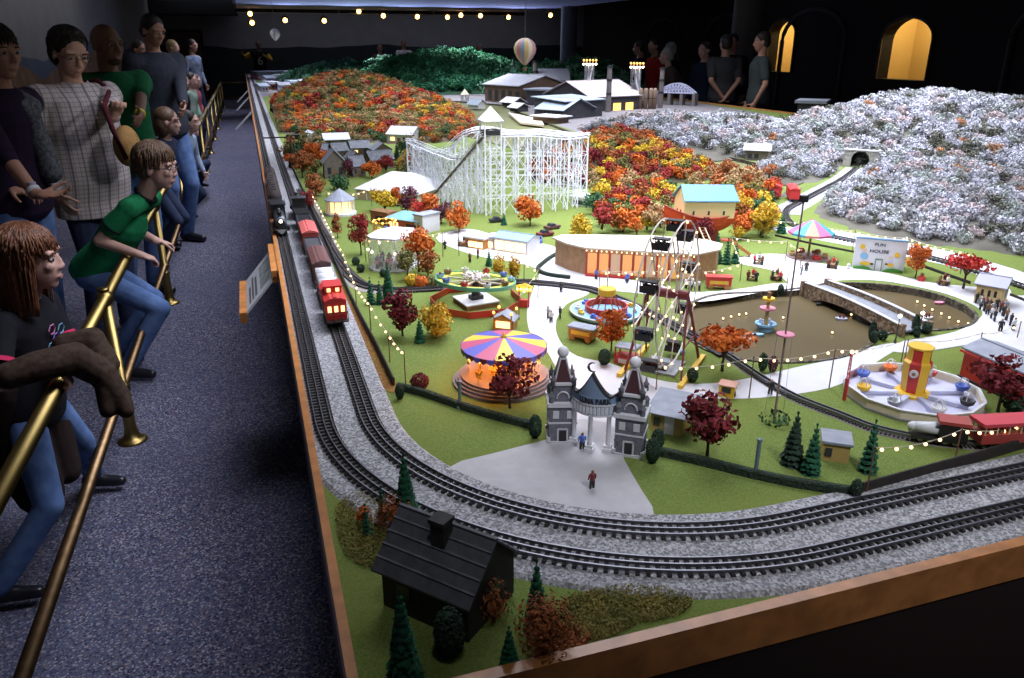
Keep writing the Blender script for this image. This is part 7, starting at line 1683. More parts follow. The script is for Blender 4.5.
def person(label, at, face, H=1.75, hs=1.0, build=1.0, lean=0.0, J=None, sk=SKF, shirt=NAVY, sleeve=1.0, pants=DKJEAN, shoes=SHOE, hair=('short', H_DK), look=(0, 0), vox=.010, lh=None, rh=None, hands=None, glasses=False, belly=0.0, group=None, extras=None, beard=False, boxy=0.0, hem=0.0, faces=True):
    s = H / 1.75; f = Vector((math.cos(face), math.sin(face), 0)); J = J or {}
    if 'head' in J and 'ankleL' not in J and 'neck' not in J: h_ = Vector(J['head']) - f * (.04 + math.sin(lean) * .6 * s); at = (h_.x, h_.y)
    base = Vector((at[0], at[1], 0)); r = Vector((f.y, -f.x, 0)); J = J or {}
    t = thing('person', label, 'person', base, 0, group)
    def A(x, y, z): return r * (x * s) + f * (y * s) + UP * (z * s)            # relative to base
    def jj(n, dflt): return (Vector(J[n]) - base) if n in J else dflt
    spn = (f * math.sin(lean) + UP * math.cos(lean)); P0 = A(0, -.02, .95)
    if 'head' in J and 'neck' not in J: N = (Vector(J['head']) - base) - UP * (.085 * s + .075 * hs) - f * (.03 + .03 * math.sin(lean)); P0 = N - spn * (.52 * s)
    else: N = jj('neck', P0 + spn * (.52 * s))
    P = jj('pelvis', P0); spn = (N - P).normalized()
    fx = (f - spn * f.dot(spn)).normalized()
    Rt = Matrix((r, fx, spn)).transposed()
    sw = .178 * s * (.5 + .5 * build)
    S = {e: jj('shoulder' + e, N - spn * .055 * s + r * sg * sw) for e, sg in (('L', -1), ('R', 1))}
    hipp = {e: P - UP * .03 * s + r * sg * .088 * s for e, sg in (('L', -1), ('R', 1))}
    body, top, trs = MB(), MB(), MB()
    def tor(mb, g, low=0.0, boxy=0.0):
        sec = [(-.10, .10, .09), (-.06, .155, .115), (0, .168, .122), (.08, .160, .112), (.18, .142, .100), (.28, .152, .108), (.38, .166, .115), (.44, .160, .104), (.49, .115, .080), (.53, .062, .060)]
        if low: sec = [(-.10 - low, .168, .125), (-.06 - low * .5, .172, .126)] + sec[2:]
        n = 24; vs = []; fs = []
        for tt, a, b in sec:
            bl = belly * max(0, 1 - ((tt - .12) / .22) ** 2); a = max(a, boxy) if tt < .40 else a; k = build if tt < .46 else .5 + .5 * build
            for i in range(n):
                th = 2 * PI * i / n; y = math.sin(th) * (b * s * k + g)
                vs.append(P + spn * (tt * s) + r * (math.cos(th) * (a * s * k + g + bl * .35 * s)) + fx * (y + bl * s * max(0, math.sin(th)) + .008 * s * (tt > .1)))
        for j in range(len(sec) - 1):
            for i in range(n): fs.append((j * n + i, j * n + (i + 1) % n, (j + 1) * n + (i + 1) % n, (j + 1) * n + i))
        fs.append(tuple(range(n))[::-1]); fs.append(tuple((len(sec) - 1) * n + i for i in range(n)))
        mb.add(vs, fs); sl = spn * .018 * s
        cap(mb, S['L'] - sl, N - spn * .05 * s, .056 * s * build + g, .052 * s + g); cap(mb, S['R'] - sl, N - spn * .05 * s, .056 * s * build + g, .052 * s + g)
    tor(body, -.004 * s); tor(top, .011 * s, hem, boxy)
    HC = jj('head', N + (spn * .5 + UP * .5).normalized() * .10 * s + UP * .075 * hs + fx * .025 * s)
    hy, hp = look; hf = Matrix.Rotation(hy, 3, 'Z') @ f; hr = Vector((hf.y, -hf.x, 0)); hf = Matrix.Rotation(-hp, 3, hr) @ hf; hu = hr.cross(hf)
    Rh = Matrix((hr, hf, hu)).transposed(); hd = lambda x, y, z: HC + Rh @ (Vector((x, y, z)) * hs)
    cap(body, N - spn * .05 * s, hd(0, -.02, -.07), .056 * s, .052 * hs)
    body.ball(hd(0, -.012, .025), (.074 * hs, .092 * hs, .088 * hs), 20, 14, Rh); body.ball(hd(0, .026, -.030), (.060 * hs, .062 * hs, .075 * hs), 18, 12, Rh); body.ball(hd(0, .050, -.082), (.030 * hs, .028 * hs, .024 * hs), 12, 8, Rh)
    cap(body, hd(0, .083, .012), hd(0, .100 if H > 1.45 else .094, -.020), .0085 * hs, (.0125 if H > 1.45 else .0105) * hs, 8); body.ball(hd(-.011, .092, -.026), .008 * hs, 8, 6).ball(hd(.011, .092, -.026), .008 * hs, 8, 6)
    body.ball(hd(0, .080, -.058), (.023 * hs, .010 * hs, .009 * hs), 10, 6, Rh); body.ball(hd(-.036, .062, -.016), (.022 * hs, .02 * hs, .022 * hs), 10, 6, Rh).ball(hd(.036, .062, -.016), (.022 * hs, .02 * hs, .022 * hs), 10, 6, Rh)
    cap(body, hd(-.045, .070, .030), hd(.045, .070, .030), .0125 * hs, n=8)
    for sg in (-1, 1): body.ball(hd(sg * .077, -.008, -.008), (.010 * hs, .018 * hs, .030 * hs), 10, 8, Rh)
    wr = {}
    for e, sg, tgt in (('L', -1, lh), ('R', 1, rh)):
        T = jj('wrist' + e, (Vector(tgt) - base) if tgt is not None else S[e] + A(sg * .045, .07, -.50)); pole = J.get('pole' + e, (-f * .5 + r * sg * .6 - UP * .6)); E, T = ik(S[e], T, .285 * s, .255 * s, Vector(pole))
        cap(body, S[e], E, .046 * s * build, .037 * s); cap(body, E, T, .037 * s, .026 * s)
        if sleeve > 0:
            if sleeve > .6: cap(top, S[e], E, .058 * s * build, .050 * s); cap(top, E, E.lerp(T, min(1, (sleeve - .5) * 2) * .93), .049 * s, .038 * s)
            else: cap(top, S[e], S[e].lerp(E, sleeve * 1.6), .060 * s * build, .058 * s)
        hi = (hands or {}).get(e, {}); d = hi.get('d', (T - E).normalized()); nr = hi.get('n', -r * sg)
        hand(body, T, Vector(d), Vector(nr), s * hi.get('s', 1.0), hi.get('curl', .35), hi.get('thumb', 1 if e == 'R' else -1) * (1), hi.get('spread', .06)); wr[e] = (T, E)
    for e, sg in (('L', -1), ('R', 1)):
        An = jj('ankle' + e, A(sg * .10, -.03, .085)); K = jj('knee' + e, None) if ('knee' + e) in J else ik(hipp[e], An, .43 * s, .42 * s, f)[0]
        cap(body, hipp[e], K, .078 * s * build, .052 * s); cap(body, K, An, .05 * s, .036 * s); td = J.get('toe' + e); td = Vector(td).normalized() if td is not None else (f + r * sg * .15).normalized()
        cap(body, An - UP * .045 * s, An + td * .13 * s - UP * .055 * s, .030 * s, .024 * s)
        if pants: cap(trs, hipp[e], K, .090 * s * build, .066 * s); cap(trs, K, An + UP * .01 * s, .064 * s, .056 * s)
        sho = MB(); h0 = An - UP * .042 * s; cap(sho, h0 - td * .035 * s, h0 + td * .05 * s, .040 * s, .039 * s); cap(sho, h0 + td * .05 * s - UP * .004 * s, h0 + td * .15 * s - UP * .010 * s, .038 * s, .030 * s); cap(sho, h0, An + UP * .02 * s, .042 * s, .044 * s)
        lo = h0.z - .046 * s
        sho.v = [(p[0], p[1], max(.002, p[2])) for p in sho.v]; remesh(sho, vox * 1.2, shoes, 'shoe', t, 2)
    if pants: trs.ball(P - UP * .0 * s, (.172 * s * build, .128 * s * build, .12 * s), 18, 10, Rt)
    remesh(body, vox, sk, 'body', t, 2); remesh(top, vox * 1.3, shirt, 'shirt', t, 3)
    if pants: remesh(trs, vox * 1.4, pants, 'trousers', t, 3)
    if faces:
        for sg in (-1, 1):
            q = MB(); q.smooth = True; q.ball(hd(sg * .033, .0725, .008), (.0125 * hs, .008 * hs, .0060 * hs), 10, 7, Rh); eo = q.obj('eye', m_eye, t)
            q = MB(); q.smooth = True; q.ball(hd(sg * .033, .0795, .0075), (.0080 * hs, .003 * hs, .0062 * hs), 10, 6, Rh); q.obj('iris', m_iris, eo)
            q = MB(); q.smooth = True; q.tube([hd(sg * .018, .087, .030), hd(sg * .034, .087, .034), hd(sg * .050, .078, .029)], .0030 * hs, 6); q.obj('eyebrow', hair[1] or m_brow, t)
        q = MB(); q.smooth = True; q.ball(hd(0, .0885, -.0565), (.019 * hs, .0035 * hs, .0032 * hs), 12, 6, Rh).ball(hd(0, .0875, -.0630), (.015 * hs, .0035 * hs, .0036 * hs), 12, 6, Rh); q.obj('mouth', m_lip, t)
    hk, hm = hair
    if hk != 'bald':
        hb = MB(); hb.ball(hd(0, -.024, .038), (.083 * hs, .094 * hs, .088 * hs), 20, 14, Rh)
        if hk in ('long', 'bob'): hb.ball(hd(0, -.045, -.03), (.088 * hs, .075 * hs, .11 * hs), 18, 12, Rh)
        if hk == 'long': hb.ball(hd(0, -.055, -.13), (.09 * hs, .055 * hs, .10 * hs), 16, 10, Rh)
        if hk == 'back': hb.ball(hd(0, -.06, -.02), (.080 * hs, .068 * hs, .09 * hs), 18, 12, Rh)
        if hk == 'short': hb.ball(hd(0, -.052, -.010), (.078 * hs, .06 * hs, .07 * hs), 16, 10, Rh)
        hcap = remesh(hb, max(vox, .006), hm, 'hair', t, 2)
        if vox < .008:
            lk = MB(); lk.smooth = True; q = random.Random(int(H * 1000) + len(label)); nl = 520 if hk in ('long', 'bob') else 330
            for i in range(nl):
                az = q.uniform(0, 2 * PI); front = math.cos(az); el0 = q.uniform(.0, .75); rr = Vector((.086, .098, .092)); pts = []
                if hk == 'bob': zend = -.205 if front < .10 else (.014 if front > .52 else -.185)
                elif hk == 'long': zend = -.20 if front < .3 else .03
                elif hk == 'back': zend = -.08 if front < .2 else (.09 if front > .45 else .045)
                else: zend = -.055 if front < -.1 else (.028 if front > .6 else -.01)
                n = 8
                for k in range(n + 1):
                    th = el0 + (2.6 - el0) * k / n; z = .036 + rr.z * math.cos(th)
                    if z < zend: break
                    rad = math.sin(min(th, PI / 2)) if z > .036 or hk != 'short' else math.sin(th) ** .5; w_ = (.006 * math.sin(k * 1.3 + i)) + q.uniform(-.003, .003)
                    if z < .036: rad = 1.0 - (.0 if hk in ('long', 'bob') else .9 * (.036 - z))
                    x, y = math.sin(az) * (rr.x + w_) * rad, math.cos(az) * (rr.y + w_) * rad - .02
                    pts.append(hd(x, y, z + (.004 if hk == 'short' else 0)))
                    if k == n - 1 and hk in ('long', 'bob') and z > zend:
                        for kk in range(1, 5): zz = z + (zend - z) * kk / 4; pts.append(hd(x * (1.0 - .02 * kk), y * (1 - .03 * kk), zz))
                        break
                if len(pts) > 2:
                    m = len(pts); lk.tube(pts, [(.0048 if hk in ('long', 'bob') else .0058) * hs * (1 - .75 * (j / (m - 1)) ** 2) for j in range(m)], 5)
            lk.obj('locks', hm, hcap)
    if beard: q = MB(); q.ball(hd(0, .048, -.078), (.040 * hs, .040 * hs, .032 * hs), 14, 8, Rh); remesh(q, .007, m_brow, 'beard', t, 1)
    if glasses:
        q = MB()
        for sg in (-1, 1): q.tube([hd(sg * .034 + .021 * math.cos(a), .098, .006 + .014 * math.sin(a)) for a in [2 * PI * i / 14 for i in range(14)]], .0016 * hs, 5, True); q.tube([hd(sg * .055, .096, .010), hd(sg * .078, .04, .010), hd(sg * .080, -.01, .004)], .0016 * hs, 5)
        q.tube([hd(-.013, .099, .010), hd(.013, .099, .010)], .0016 * hs, 5); q.obj('glasses', m_iron, t)
    if extras: extras(t, locals())
    return t
RGT = -.32            # bearing of someone facing the table in the picture plane
def W(u, v, x): return RX(u, v, x)
def WZ(u, v, z): return Vector((0, 0, CH)) + ray(u, v) * z
# ---- girl at the near rail -----------------------------------------------------------------------------
m_pinkband = cloth('pink_band', (.55, .03, .10)); m_brownknit = cloth('brown_knit', (.055, .035, .025), c2=(.03, .018, .012), sc=60)
gb = Vector((-.80, 2.70, 0))
def girl_x(t, L):
    base, S, s = L['base'], L['S'], L['s']
    for e in ('L', 'R'):
        q = MB(); T, E = L['wr'][e]; a = S[e].lerp(E, .60); b = S[e].lerp(E, .68); q.smooth = True; q.cyl(a, b, .064 * s, .066 * s, 16, False); q.obj('sleeve_band', m_pinkband, t)
    # brown jacket carried over the arms and hanging over the rail
    j = MB(); w = lambda u, v, x: W(u, v, x) - base
    w = lambda u, v, z: WZ(u, v, z) - base; pts = [w(8, 376, 2.2), w(38, 366, 2.25), w(74, 358, 2.33), w(102, 374, 2.38), w(118, 395, 2.4), w(126, 410, 2.4)]
    for a, b, r0, r1 in zip(pts, pts[1:], (.040, .046, .050, .044, .036), (.046, .050, .044, .036, .026)): cap(j, a, b, r0, r1)
    for a, b, r0, r1 in ((w(66, 346, 2.42), w(92, 340, 2.45), .042, .042), (w(92, 340, 2.45), w(108, 364, 2.42), .040, .036), (w(105, 380, 2.38), w(108, 410, 2.38), .034, .026)): cap(j, a, b, r0, r1)
    remesh(j, .006, m_brownknit, 'jacket', t, 2); k = MB()
    for a, b, r0, r1 in ((w(14, 392, 2.45), w(20, 450, 2.5), .085, .095), (w(20, 450, 2.5), w(40, 492, 2.55), .095, .075), (w(48, 400, 2.6), w(66, 470, 2.65), .055, .05)): cap(k, a, b, r0, r1)
    remesh(k, .007, cloth('brown_skirt', (.022, .013, .012)), 'coat_skirt', t, 3)
    fr = S['L'].lerp(S['R'], .5); d = MB(); f, spn, r, P, N = L['f'], L['spn'], L['r'], L['P'], L['N']
    for i, (x, z, c) in enumerate(((-.03, .36, 0), (.0, .33, 1), (.02, .38, 2), (-.01, .27, 2), (.03, .30, 0), (.045, .24, 1))):
        o = P + spn * z * s + f * .137 * s * 1.0 + r * x; d.mat(c); d.tube([o + r * .018 * math.cos(a) + spn * .016 * math.sin(a) for a in [2 * PI * k / 6 for k in range(6)]], .0025, 4, True)
    d.obj('shirt_print', [mat('print_teal', (.08, .25, .35), .6), mat('print_violet', (.16, .08, .35), .6), mat('print_pink', (.42, .12, .28), .6)], t)
hg_ = W(33, 257, -.70)
person('auburn haired girl in black shirt leaning on the near rail with a brown jacket', gb, RGT, 1.18, .90, .98, 0, dict(pelvis=WZ(34, 405, 2.5), neck=WZ(24, 300, 2.44), head=WZ(31, 259, 2.38), ankleL=Vector((-.74, 3.02, .075)), ankleR=Vector((-.90, 2.36, .075)), wristL=WZ(80, 352, 2.46), wristR=WZ(60, 368, 2.31), toeL=(1, -.25, 0), toeR=(1, -.1, 0)), SKP, BLACKC, .38, DENIM, SHOE, ('bob', H_RED), (.22, .08), .0055, extras=girl_x, hands={'L': dict(d=(.3, .0, -.6), n=(-1, 0, -.3), curl=1.5), 'R': dict(d=(.3, .0, -.7), n=(-1, 0, -.3), curl=1.5)})
# ---- boy leaning over the rail ---------------------------------------------------------------------------
def boy_x(t, L):
    S, s = L['S'], L['s']; q = MB(); q.smooth = True
    for e in ('L', 'R'):
        T, E = L['wr'][e]; a = S[e].lerp(E, .58); b = S[e].lerp(E, .64); q.cyl(a, b, .062 * s, .063 * s, 16, False)
    q.tube([L['N'] + L['spn'] * .0 + (L['r'] * math.cos(a) + L['fx'] * math.sin(a)) * .066 * s for a in [2 * PI * i / 18 for i in range(18)]], .012 * s, 6, True)
    q.obj('black_trim', BLACKC, t)
bb_ = Vector((-.86, 4.2, 0))
person('boy with brown hair and glasses in a green shirt leaning over the rail', bb_, RGT + .05, 1.38, .96, 1.0, .6, dict(pelvis=WZ(94, 268, 4.0), neck=WZ(146, 195, 3.83), head=WZ(157, 167, 3.78), wristR=(-.58, 4.02, .70), wristL=(-.53, 4.30, .70), poleR=(-.6, -.1, -1), poleL=(-.6, .1, -1), kneeR=(-.55, 4.17, .375), ankleR=(-.745, 4.17, .075), kneeL=(-.60, 4.38, .37), ankleL=(-.84, 4.40, .075)), SKP, GREEN, .40, DENIM, SHOE, ('short', H_BR), (.0, .18), .0055, glasses=True, extras=boy_x, hands={'R': dict(d=(.6, .2, -.3), n=(0, .2, -1), curl=.7), 'L': dict(d=(.7, .3, -.3), n=(0, 0, -1), curl=.7)})
# ---- woman in a plaid shirt --------------------------------------------------------------------------------
def plaid_x(t, L):
    base, N, P, r, f, spn, s = L['base'], L['N'], L['P'], L['r'], L['f'], L['spn'], L['s']; q = MB(); q.smooth = True
    w = lambda u, v, x: W(u, v, x) - base
    a = L['S']['L'] + UP * .06 * s - r * -.05 * s
    q.tube([a - f * .12 * s, a + UP * .012, a + f * .10 * s - UP * .04, WZ(104, 106, 3.8) - base, WZ(112, 128, 3.72) - base, WZ(126, 158, 3.9) - base], .013, 8); q.obj('bag_strap', cloth('strap_maroon', (.07, .012, .018)), t)
    b = MB(); b.ball(WZ(127, 146, 4.15) - base, (.07, .12, .11), 14, 10); remesh(b, .012, cloth('bag_tan', (.30, .17, .06)), 'shoulder_bag', t, 3)
    c = MB()
    for sg in (-1, 1): c.slab([N + f * .075 * s + UP * .0 + r * sg * .01, N + r * sg * .075 * s + f * .02 * s + UP * .02, N + r * sg * .085 * s + f * .05 * s - UP * .03, N + f * .10 * s + r * sg * .035 * s - UP * .07], f * .006)
    c.obj('collar', PL, t)
    bt = MB(); bt.smooth = True
    for k in range(6): bt.ball(P + spn * (.05 + .075 * k) * s + f * .158 * s * 1.12, .006, 8, 5)
    bt.obj('buttons', m_cream, t)
PL = plaid()
person('woman in a white plaid shirt with brown tied hair looking down behind the leaning boy', (-.93, 4.30), RGT - .55, 1.72, 1.04, 1.20, .03, dict(wristL=WZ(116, 130, 3.75), poleL=(.5, .3, -1.0), head=WZ(70, 53, 4.1)), SKF, PL, .96, DKJEAN, SHOE, ('back', H_DK), (-.10, .42), .0055, glasses=True, belly=.05, hem=.10, boxy=.165, extras=plaid_x, hands={'L': dict(d=(.25, -.2, .5), n=(.3, -.8, 0), curl=1.2)})
# ---- woman at the left edge with an outstretched hand ---------------------------------------------------------
def left_x(t, L):
    T, E = L['wr']['L'] if False else L['wr']['R']; d = (T - E).normalized(); q = MB(); q.smooth = True; q.cyl(T - d * .030, T - d * .012, .031, .031, 16); wt = q.obj('watch_strap', m_white, t)
    q = MB(); q.cyl(T - d * .021 + UP * .028, T - d * .021 + UP * .038, .017, n=16); q.obj('watch_face', mat('watch_face', (.55, .5, .65), .2), wt)
    sc = MB(); N, P, f, r, spn = L['N'], L['P'], L['f'], L['r'], L['spn']
    cap(sc, N - f * .04 + r * .06, N + f * .10 - spn * .10 - r * .02, .045, .05); cap(sc, N + f * .10 - spn * .10 - r * .03, P + spn * .12 + f * .15 - r * .06, .05, .055); cap(sc, N - f * .04 - r * .06, N + f * .10 - spn * .08 - r * .06, .045, .05)
    remesh(sc, .009, mat('scarf_spotted', (.02, .022, .032), .7, nscale=70, col2=(.10, .11, .12), bump=.2), 'scarf', t, 2)
person('woman in dark clothes at the left edge holding out a hand with white watch', (-1.13, 3.92), RGT - .1, 1.70, 1.03, 1.08, .06, dict(head=WZ(-3, 53, 3.5), wristR=WZ(40, 200, 3.35), poleR=(-.3, -.3, -1), wristL=WZ(10, 190, 3.6), poleL=(-.4, .6, -.8)), SKM, cloth('plum', (.022, .012, .03)), .62, DENIM, SHOE, ('short', H_DK), (-.2, .1), .0055, extras=left_x, hands={'R': dict(d=RT * 1.0 + UP * -.02, n=(.0, -.25, 1), curl=.16, thumb=-1, spread=.10), 'L': dict(d=RT + UP * -.15, n=(0, 0, -1), curl=.3)})
# ---- men behind -------------------------------------------------------------------------------------------------
def bald_x(t, L):
    T, E = L['wr']['L']; d = (T - E).normalized(); q = MB(); q.smooth = True; q.cyl(T - d * .030, T - d * .008, .033, .033, 14); q.obj('wristband', mat('wristband_yellow', (.75, .6, .02), .5), t)
person('bald bearded man in a dark green shirt with a yellow wristband', (-.98, 5.12), RGT - .55, 1.77, 1.07, 1.25, .02, dict(head=WZ(107, 45, 4.8), wristL=WZ(140, 122, 4.6)), SKD, cloth('dark_green', (.008, .11, .04)), .45, DENIM, SHOE, ('bald', None), (.1, .12), .008, beard=True, belly=.05, extras=bald_x)
person('tall man in a dark sweater with open collar looking down at the layout', (-.90, 6.75), RGT - .50, 1.92, 1.02, 1.15, .03, dict(head=WZ(153, 31, 6.2), wristL=WZ(184, 112, 6.1)), SKM, cloth('charcoal', (.035, .04, .055)), 1.0, DENIM, SHOE, ('short', H_DK), (0, .35), .008)
person('child with brown hair and dark top at the rail in front of the tall man', (-.84, 6.05), RGT, 1.30, .95, 1.0, .38, dict(head=W(168, 122, -.62), wristR=W(196, 141, -.64), wristL=W(190, 136, -.62)), SKP, NAVY, 1.0, DKJEAN, SHOE, ('bob', H_BR), (.3, .1), .008)
person('small child in a light blue sleeved top leaning over the rail', (-.84, 6.75), RGT - .1, 1.18, .92, .95, .40, dict(head=W(190, 122, -.55), wristR=W(199, 140, -.60), kneeR=W(207, 163, -.52), ankleR=W(200, 182, -.66)), SKP, cloth('light_blue', (.32, .40, .55)), 1.0, DKJEAN, SHOE, ('short', H_DK), (.2, .1), .008)
person('blond child in a red and black striped top at the rail farther along', (-.82, 9.9), RGT, 1.25, .95, 1.0, .1, None, SKP, mat('cloth_stripes', (.30, .03, .03), .9, nscale=9, col2=(.02, .015, .02)), 1.0, DKJEAN, SHOE, ('short', H_BL), (0, .1), .010, rh=(-.66, 9.7, .74), lh=(-.66, 10.1, .74))
far = [((-.82, 11.4), RGT, 1.28, SKF, BLACKC, DKJEAN, H_DK, 'child in a black top at the rail beyond the striped child'), ((-.80, 13.0), RGT, 1.22, SKP, cloth('white_green', (.45, .5, .48), c2=(.05, .25, .10), sc=6), DKJEAN, H_DK, 'child in a white and green top far along the rail'), ((-.80, 14.2), RGT, 1.15, SKP, cloth('rose', (.45, .12, .16)), DKJEAN, H_BR, 'small child in a rose top at the far part of the rail'),
       ((-1.35, 12.2), RGT - .3, 1.70, SKM, cloth('brown_coat', (.10, .06, .04)), DKJEAN, H_DK, 'adult in a brown coat standing behind the far children'), ((-1.15, 15.2), RGT, 1.72, SKF, BLACKC, DKJEAN, H_BL, 'blond adult in black in front of the brown door'), ((-.95, 17.5), RGT - .2, 1.75, SKM, cloth('print_blue', (.10, .16, .30), c2=(.30, .32, .38), sc=9), DKJEAN, H_DK, 'adult in a blue patterned shirt near the far end of the railing')]
for at, fc_, H, sk, sh, pt, hr_, lb in far: person(lb, at, fc_, H, .98 if H < 1.4 else 1.05, 1.0, .08, None, sk, sh, 1.0, pt, SHOE, ('short', hr_), (0, .15), .014)
p = RY(259, 50, 26.0); pe = person('man in a black and yellow football jersey raising his hands beyond the far table end', (p.x, 26.0), -PI / 2, 1.78, 1.05, 1.15, 0, None, SKD, BLACKC, .45, BLACKC, SHOE, ('short', H_DK), (0, 0), .014, rh=(p.x - .50, 25.75, 1.42), lh=(p.x + .18, 25.7, 1.33), extras=lambda t, L: [MB().cyl(L['S'][e].lerp(L['wr'][e][1], .3), L['S'][e].lerp(L['wr'][e][1], .95), .075, .07, 12).obj('yellow_sleeve', cloth('jersey_yellow', (.55, .36, .02)), t) for e in ('L', 'R')] + [put_text('6', .34, mat('jersey_white', (.6, .6, .6), .8), t, (0, -.17, 1.22), RXZ, None, 'jersey_number')])
for u, lb, sh, hr_ in ((380, 'woman in a mauve top standing beyond the far table end', cloth('mauve', (.16, .08, .13)), H_DK), (404, 'man in a white shirt with folded arms beyond the far table end', cloth('white', (.62, .60, .66)), H_DK), (480, 'man in a pale shirt beyond the round green hill', cloth('pale', (.35, .36, .42)), H_BR)):
    p = RY(u, 52, 26.0); person(lb, (p.x, 26), -PI / 2, 1.8 if u == 404 else 1.66, 1.05, 1.1, 0, None, SKM, sh, 1.0, DKJEAN, SHOE, ('short', hr_), (0, .1), .014, rh=(p.x - .1, 25.68, 1.2) if u == 404 else None, lh=(p.x + .1, 25.66, 1.22) if u == 404 else None)
XW = 6.55
for u, vh, fc_, H, sk, sh, hr_, hk, sl, lb, ln in ((641, 45, PI * .8, 1.72, SKM, NAVY, H_DK, 'short', 1, 'adult in a navy top left of the red shirted visitor behind the mill', .05), (655, 44, PI, 1.74, SKM, cloth('red', (.48, .03, .025)), H_DK, 'short', .45, 'visitor in a bright red shirt behind the mill', .02), (673, 47, PI, 1.68, SKP, BLACKC, H_WH, 'short', 1, 'white haired visitor in black right of the red shirt', .1), (683, 53, PI * .9, 1.66, SKP, cloth('brown_jacket', (.10, .07, .06)), H_WH, 'short', 1, 'white haired visitor in a brown jacket bending over the layout', .5), (705, 46, PI * 1.1, 1.68, SKF, cloth('dark_blue', (.012, .018, .04)), H_DK, 'short', 1, 'visitor in dark blue left of the man in the grey shirt', 0), (733, 40, PI * 1.25, 1.80, SKM, BLACKC, H_DK, 'short', 1, 'dark haired visitor standing just behind the man in the grey shirt', 0)):
    p = RX(u, vh, XW); x = {733: 7.1, 673: 6.95}.get(u, XW); p = RX(u, vh, x)
    person(lb, (x, p.y), fc_, H, 1.05, 1.05, ln, None, sk, sh, sl, DKJEAN, SHOE, (hk, hr_), (0, .1), .014)
p = RX(726, 42, XW); person('man in a dark grey shirt with his hands clasped behind his back', (XW, p.y), math.atan2(FW.y, FW.x) + .15, 1.78, 1.06, 1.15, 0, None, SKM, GREYT, .45, BLACKC, SHOE, ('short', H_DK), (0, 0), .012, rh=Vector((XW, p.y, .98)) - FW * .17 + RT * .04, lh=Vector((XW, p.y, .98)) - FW * .17 - RT * .04)
p = RX(762, 43, XW); person('man in a grey green shirt standing sideways in front of the lit arch', (XW, p.y), PI * .86, 1.80, 1.06, 1.12, 0, None, SKM, cloth('grey_green', (.045, .055, .055)), .45, BLACKC, SHOE, ('short', H_DK), (0, .15), .012)
# ================= lights, camera =================
def area(name, loc, size, energy, col=(1, 1, 1), rot=(0, 0, 0), sy=None):
    L = bpy.data.lights.new(name, 'AREA'); L.energy = energy; L.color = col; L.size = size
    if name.startswith('layout'): L.spread = math.radians(125)
    if sy: L.shape = 'RECTANGLE'; L.size_y = sy
    o = bpy.data.objects.new(name, L); C.objects.link(o); o.location = loc; o.rotation_euler = rot
    return o
def spot(name, loc, target, energy, col=(1, 1, 1), ang=60, blend=.6, soft=.06):
    L = bpy.data.lights.new(name, 'SPOT'); L.energy = energy; L.color = col; L.spot_size = math.radians(ang); L.spot_blend = blend; L.shadow_soft_size = soft
    o = bpy.data.objects.new(name, L); C.objects.link(o); o.location = loc
    o.rotation_euler = (Vector(target) - Vector(loc)).to_track_quat('-Z', 'Y').to_euler()
    return o
cool = (.84, .88, 1.0)
area('layout_panel_light', (1.7, 3.0, 2.58), 2.4, 125, cool, sy=2.2); area('layout_panel_light', (4.2, 4.6, 2.58), 2.4, 135, cool, sy=2.4)
area('layout_panel_light', (1.8, 7.2, 2.58), 3.0, 140, cool, sy=3.0); area('layout_panel_light', (4.5, 8.2, 2.58), 2.4, 85, cool, sy=2.4); area('layout_panel_light', (2.2, 11.2, 2.58), 3.0, 85, cool, sy=2.6)
spot('front_fill', (.9, -.4, 3.1), (1.3, 1.9, TZ), 190, (.92, .93, 1), 56, .8, .25)  # unseen fill, added to light the gate and park fronts
for (x, y, e) in ((3.4, 12.0, 190), (1.5, 15.0, 420), (4.0, 14.5, 480), (2.8, 20, 520), (4.6, 9.5, 60)): spot('ceiling_spot', (x, y, 2.5), (x, y + .1, TZ), e, cool, 96, .8, .15)
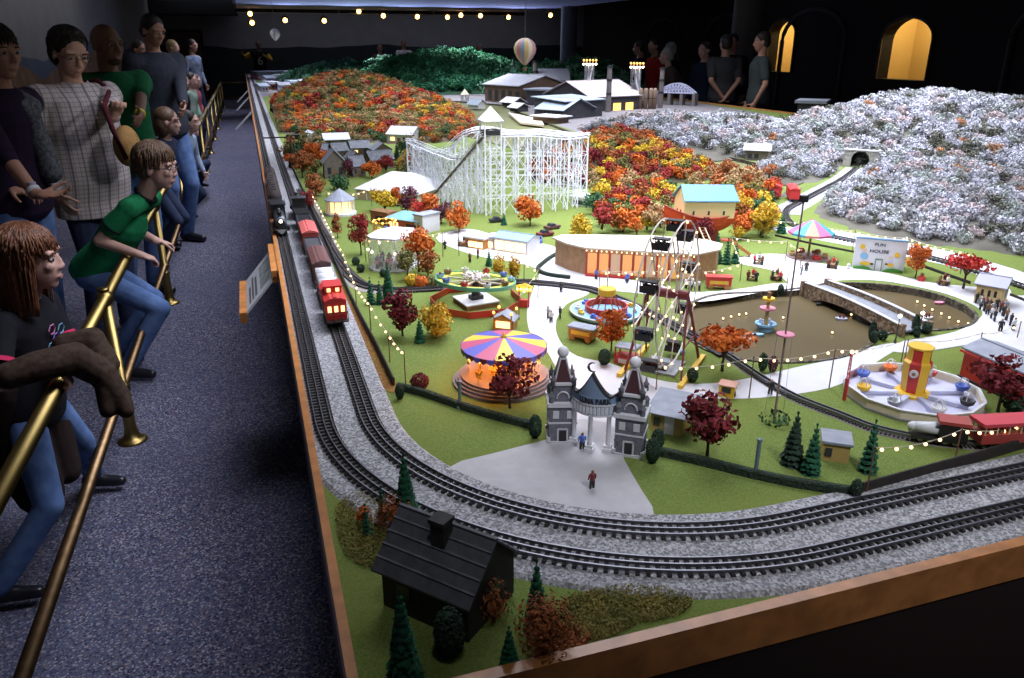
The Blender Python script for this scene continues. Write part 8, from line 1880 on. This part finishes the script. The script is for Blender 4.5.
area('aisle_strip', (-.28, 13.6, 2.7), .3, 95, (.80, .82, 1.0), sy=10.6).data.spread = math.radians(110)
for y in (2.6, 4.6, 6.6, 22.5): spot('aisle_spot', (.22 if y < 8 else -.10, y, 2.75), (-.42, y, 0), 105 if y < 8 else 170, (.80, .82, 1.0), 62, .9, .35)
spot('corner_fill', (.2, .3, 3.0), (.40, 1.15, TZ), 28, (.92, .93, 1), 34, .9, .12)  # another added fill, lifts the dark near corner
for i in range(5): spot('canopy_uplight', (1.2 + 1.5 * i, 22.0, 1.9), (1.2 + 1.5 * i, 18.5, 2.6), 90, (.55, .62, 1.0), 120, .9, .1)
for y in (3.2, 6.5): spot('rail_spot', (1.6, y - .5, 2.5), (-.75, y, .80), 26, (.92, .92, 1.0), 48, .9, .12)
spot('torso_fill', (1.3, 3.0, 2.5), (-.85, 4.75, 1.12), 60, (.95, .94, 1), 24, .9, .12)  # extra unseen spot, put in to brighten the plaid shirt
area('wall_fill', (-1.5, 8.0, 3.0), .5, 30, (.97, .93, .93), (0, math.radians(72), 0), sy=14); area('wall_fill', (4, 26.2, 3.25), 12, 40, (.8, .82, 1.0), sy=.6); area('visitor_light', (7.4, 9.6, 3.25), 1.5, 1.5, (1, .9, .8), sy=5)  # the two wall lights are unseen fills added to brighten the grey walls
W = bpy.data.worlds.new('room_air'); bpy.context.scene.world = W; W.use_nodes = True
W.node_tree.nodes['Background'].inputs[0].default_value = (.55, .58, .8, 1); W.node_tree.nodes['Background'].inputs[1].default_value = .06
cam = bpy.data.cameras.new('camera'); co = bpy.data.objects.new('camera', cam); C.objects.link(co)
cam.lens = 27.0; cam.sensor_width = 36.0; cam.sensor_fit = 'HORIZONTAL'; cam.clip_start = .05; cam.clip_end = 100
co.location = (0, 0, CH); co.rotation_euler = (math.radians(90 - 20.9), 0, -PS)
sc = bpy.context.scene; sc.camera = co
vs = sc.view_settings; vs.view_transform = 'Standard'; vs.look = 'None'; vs.gamma = 1; vs.exposure = 0.0; vs.use_curve_mapping = False
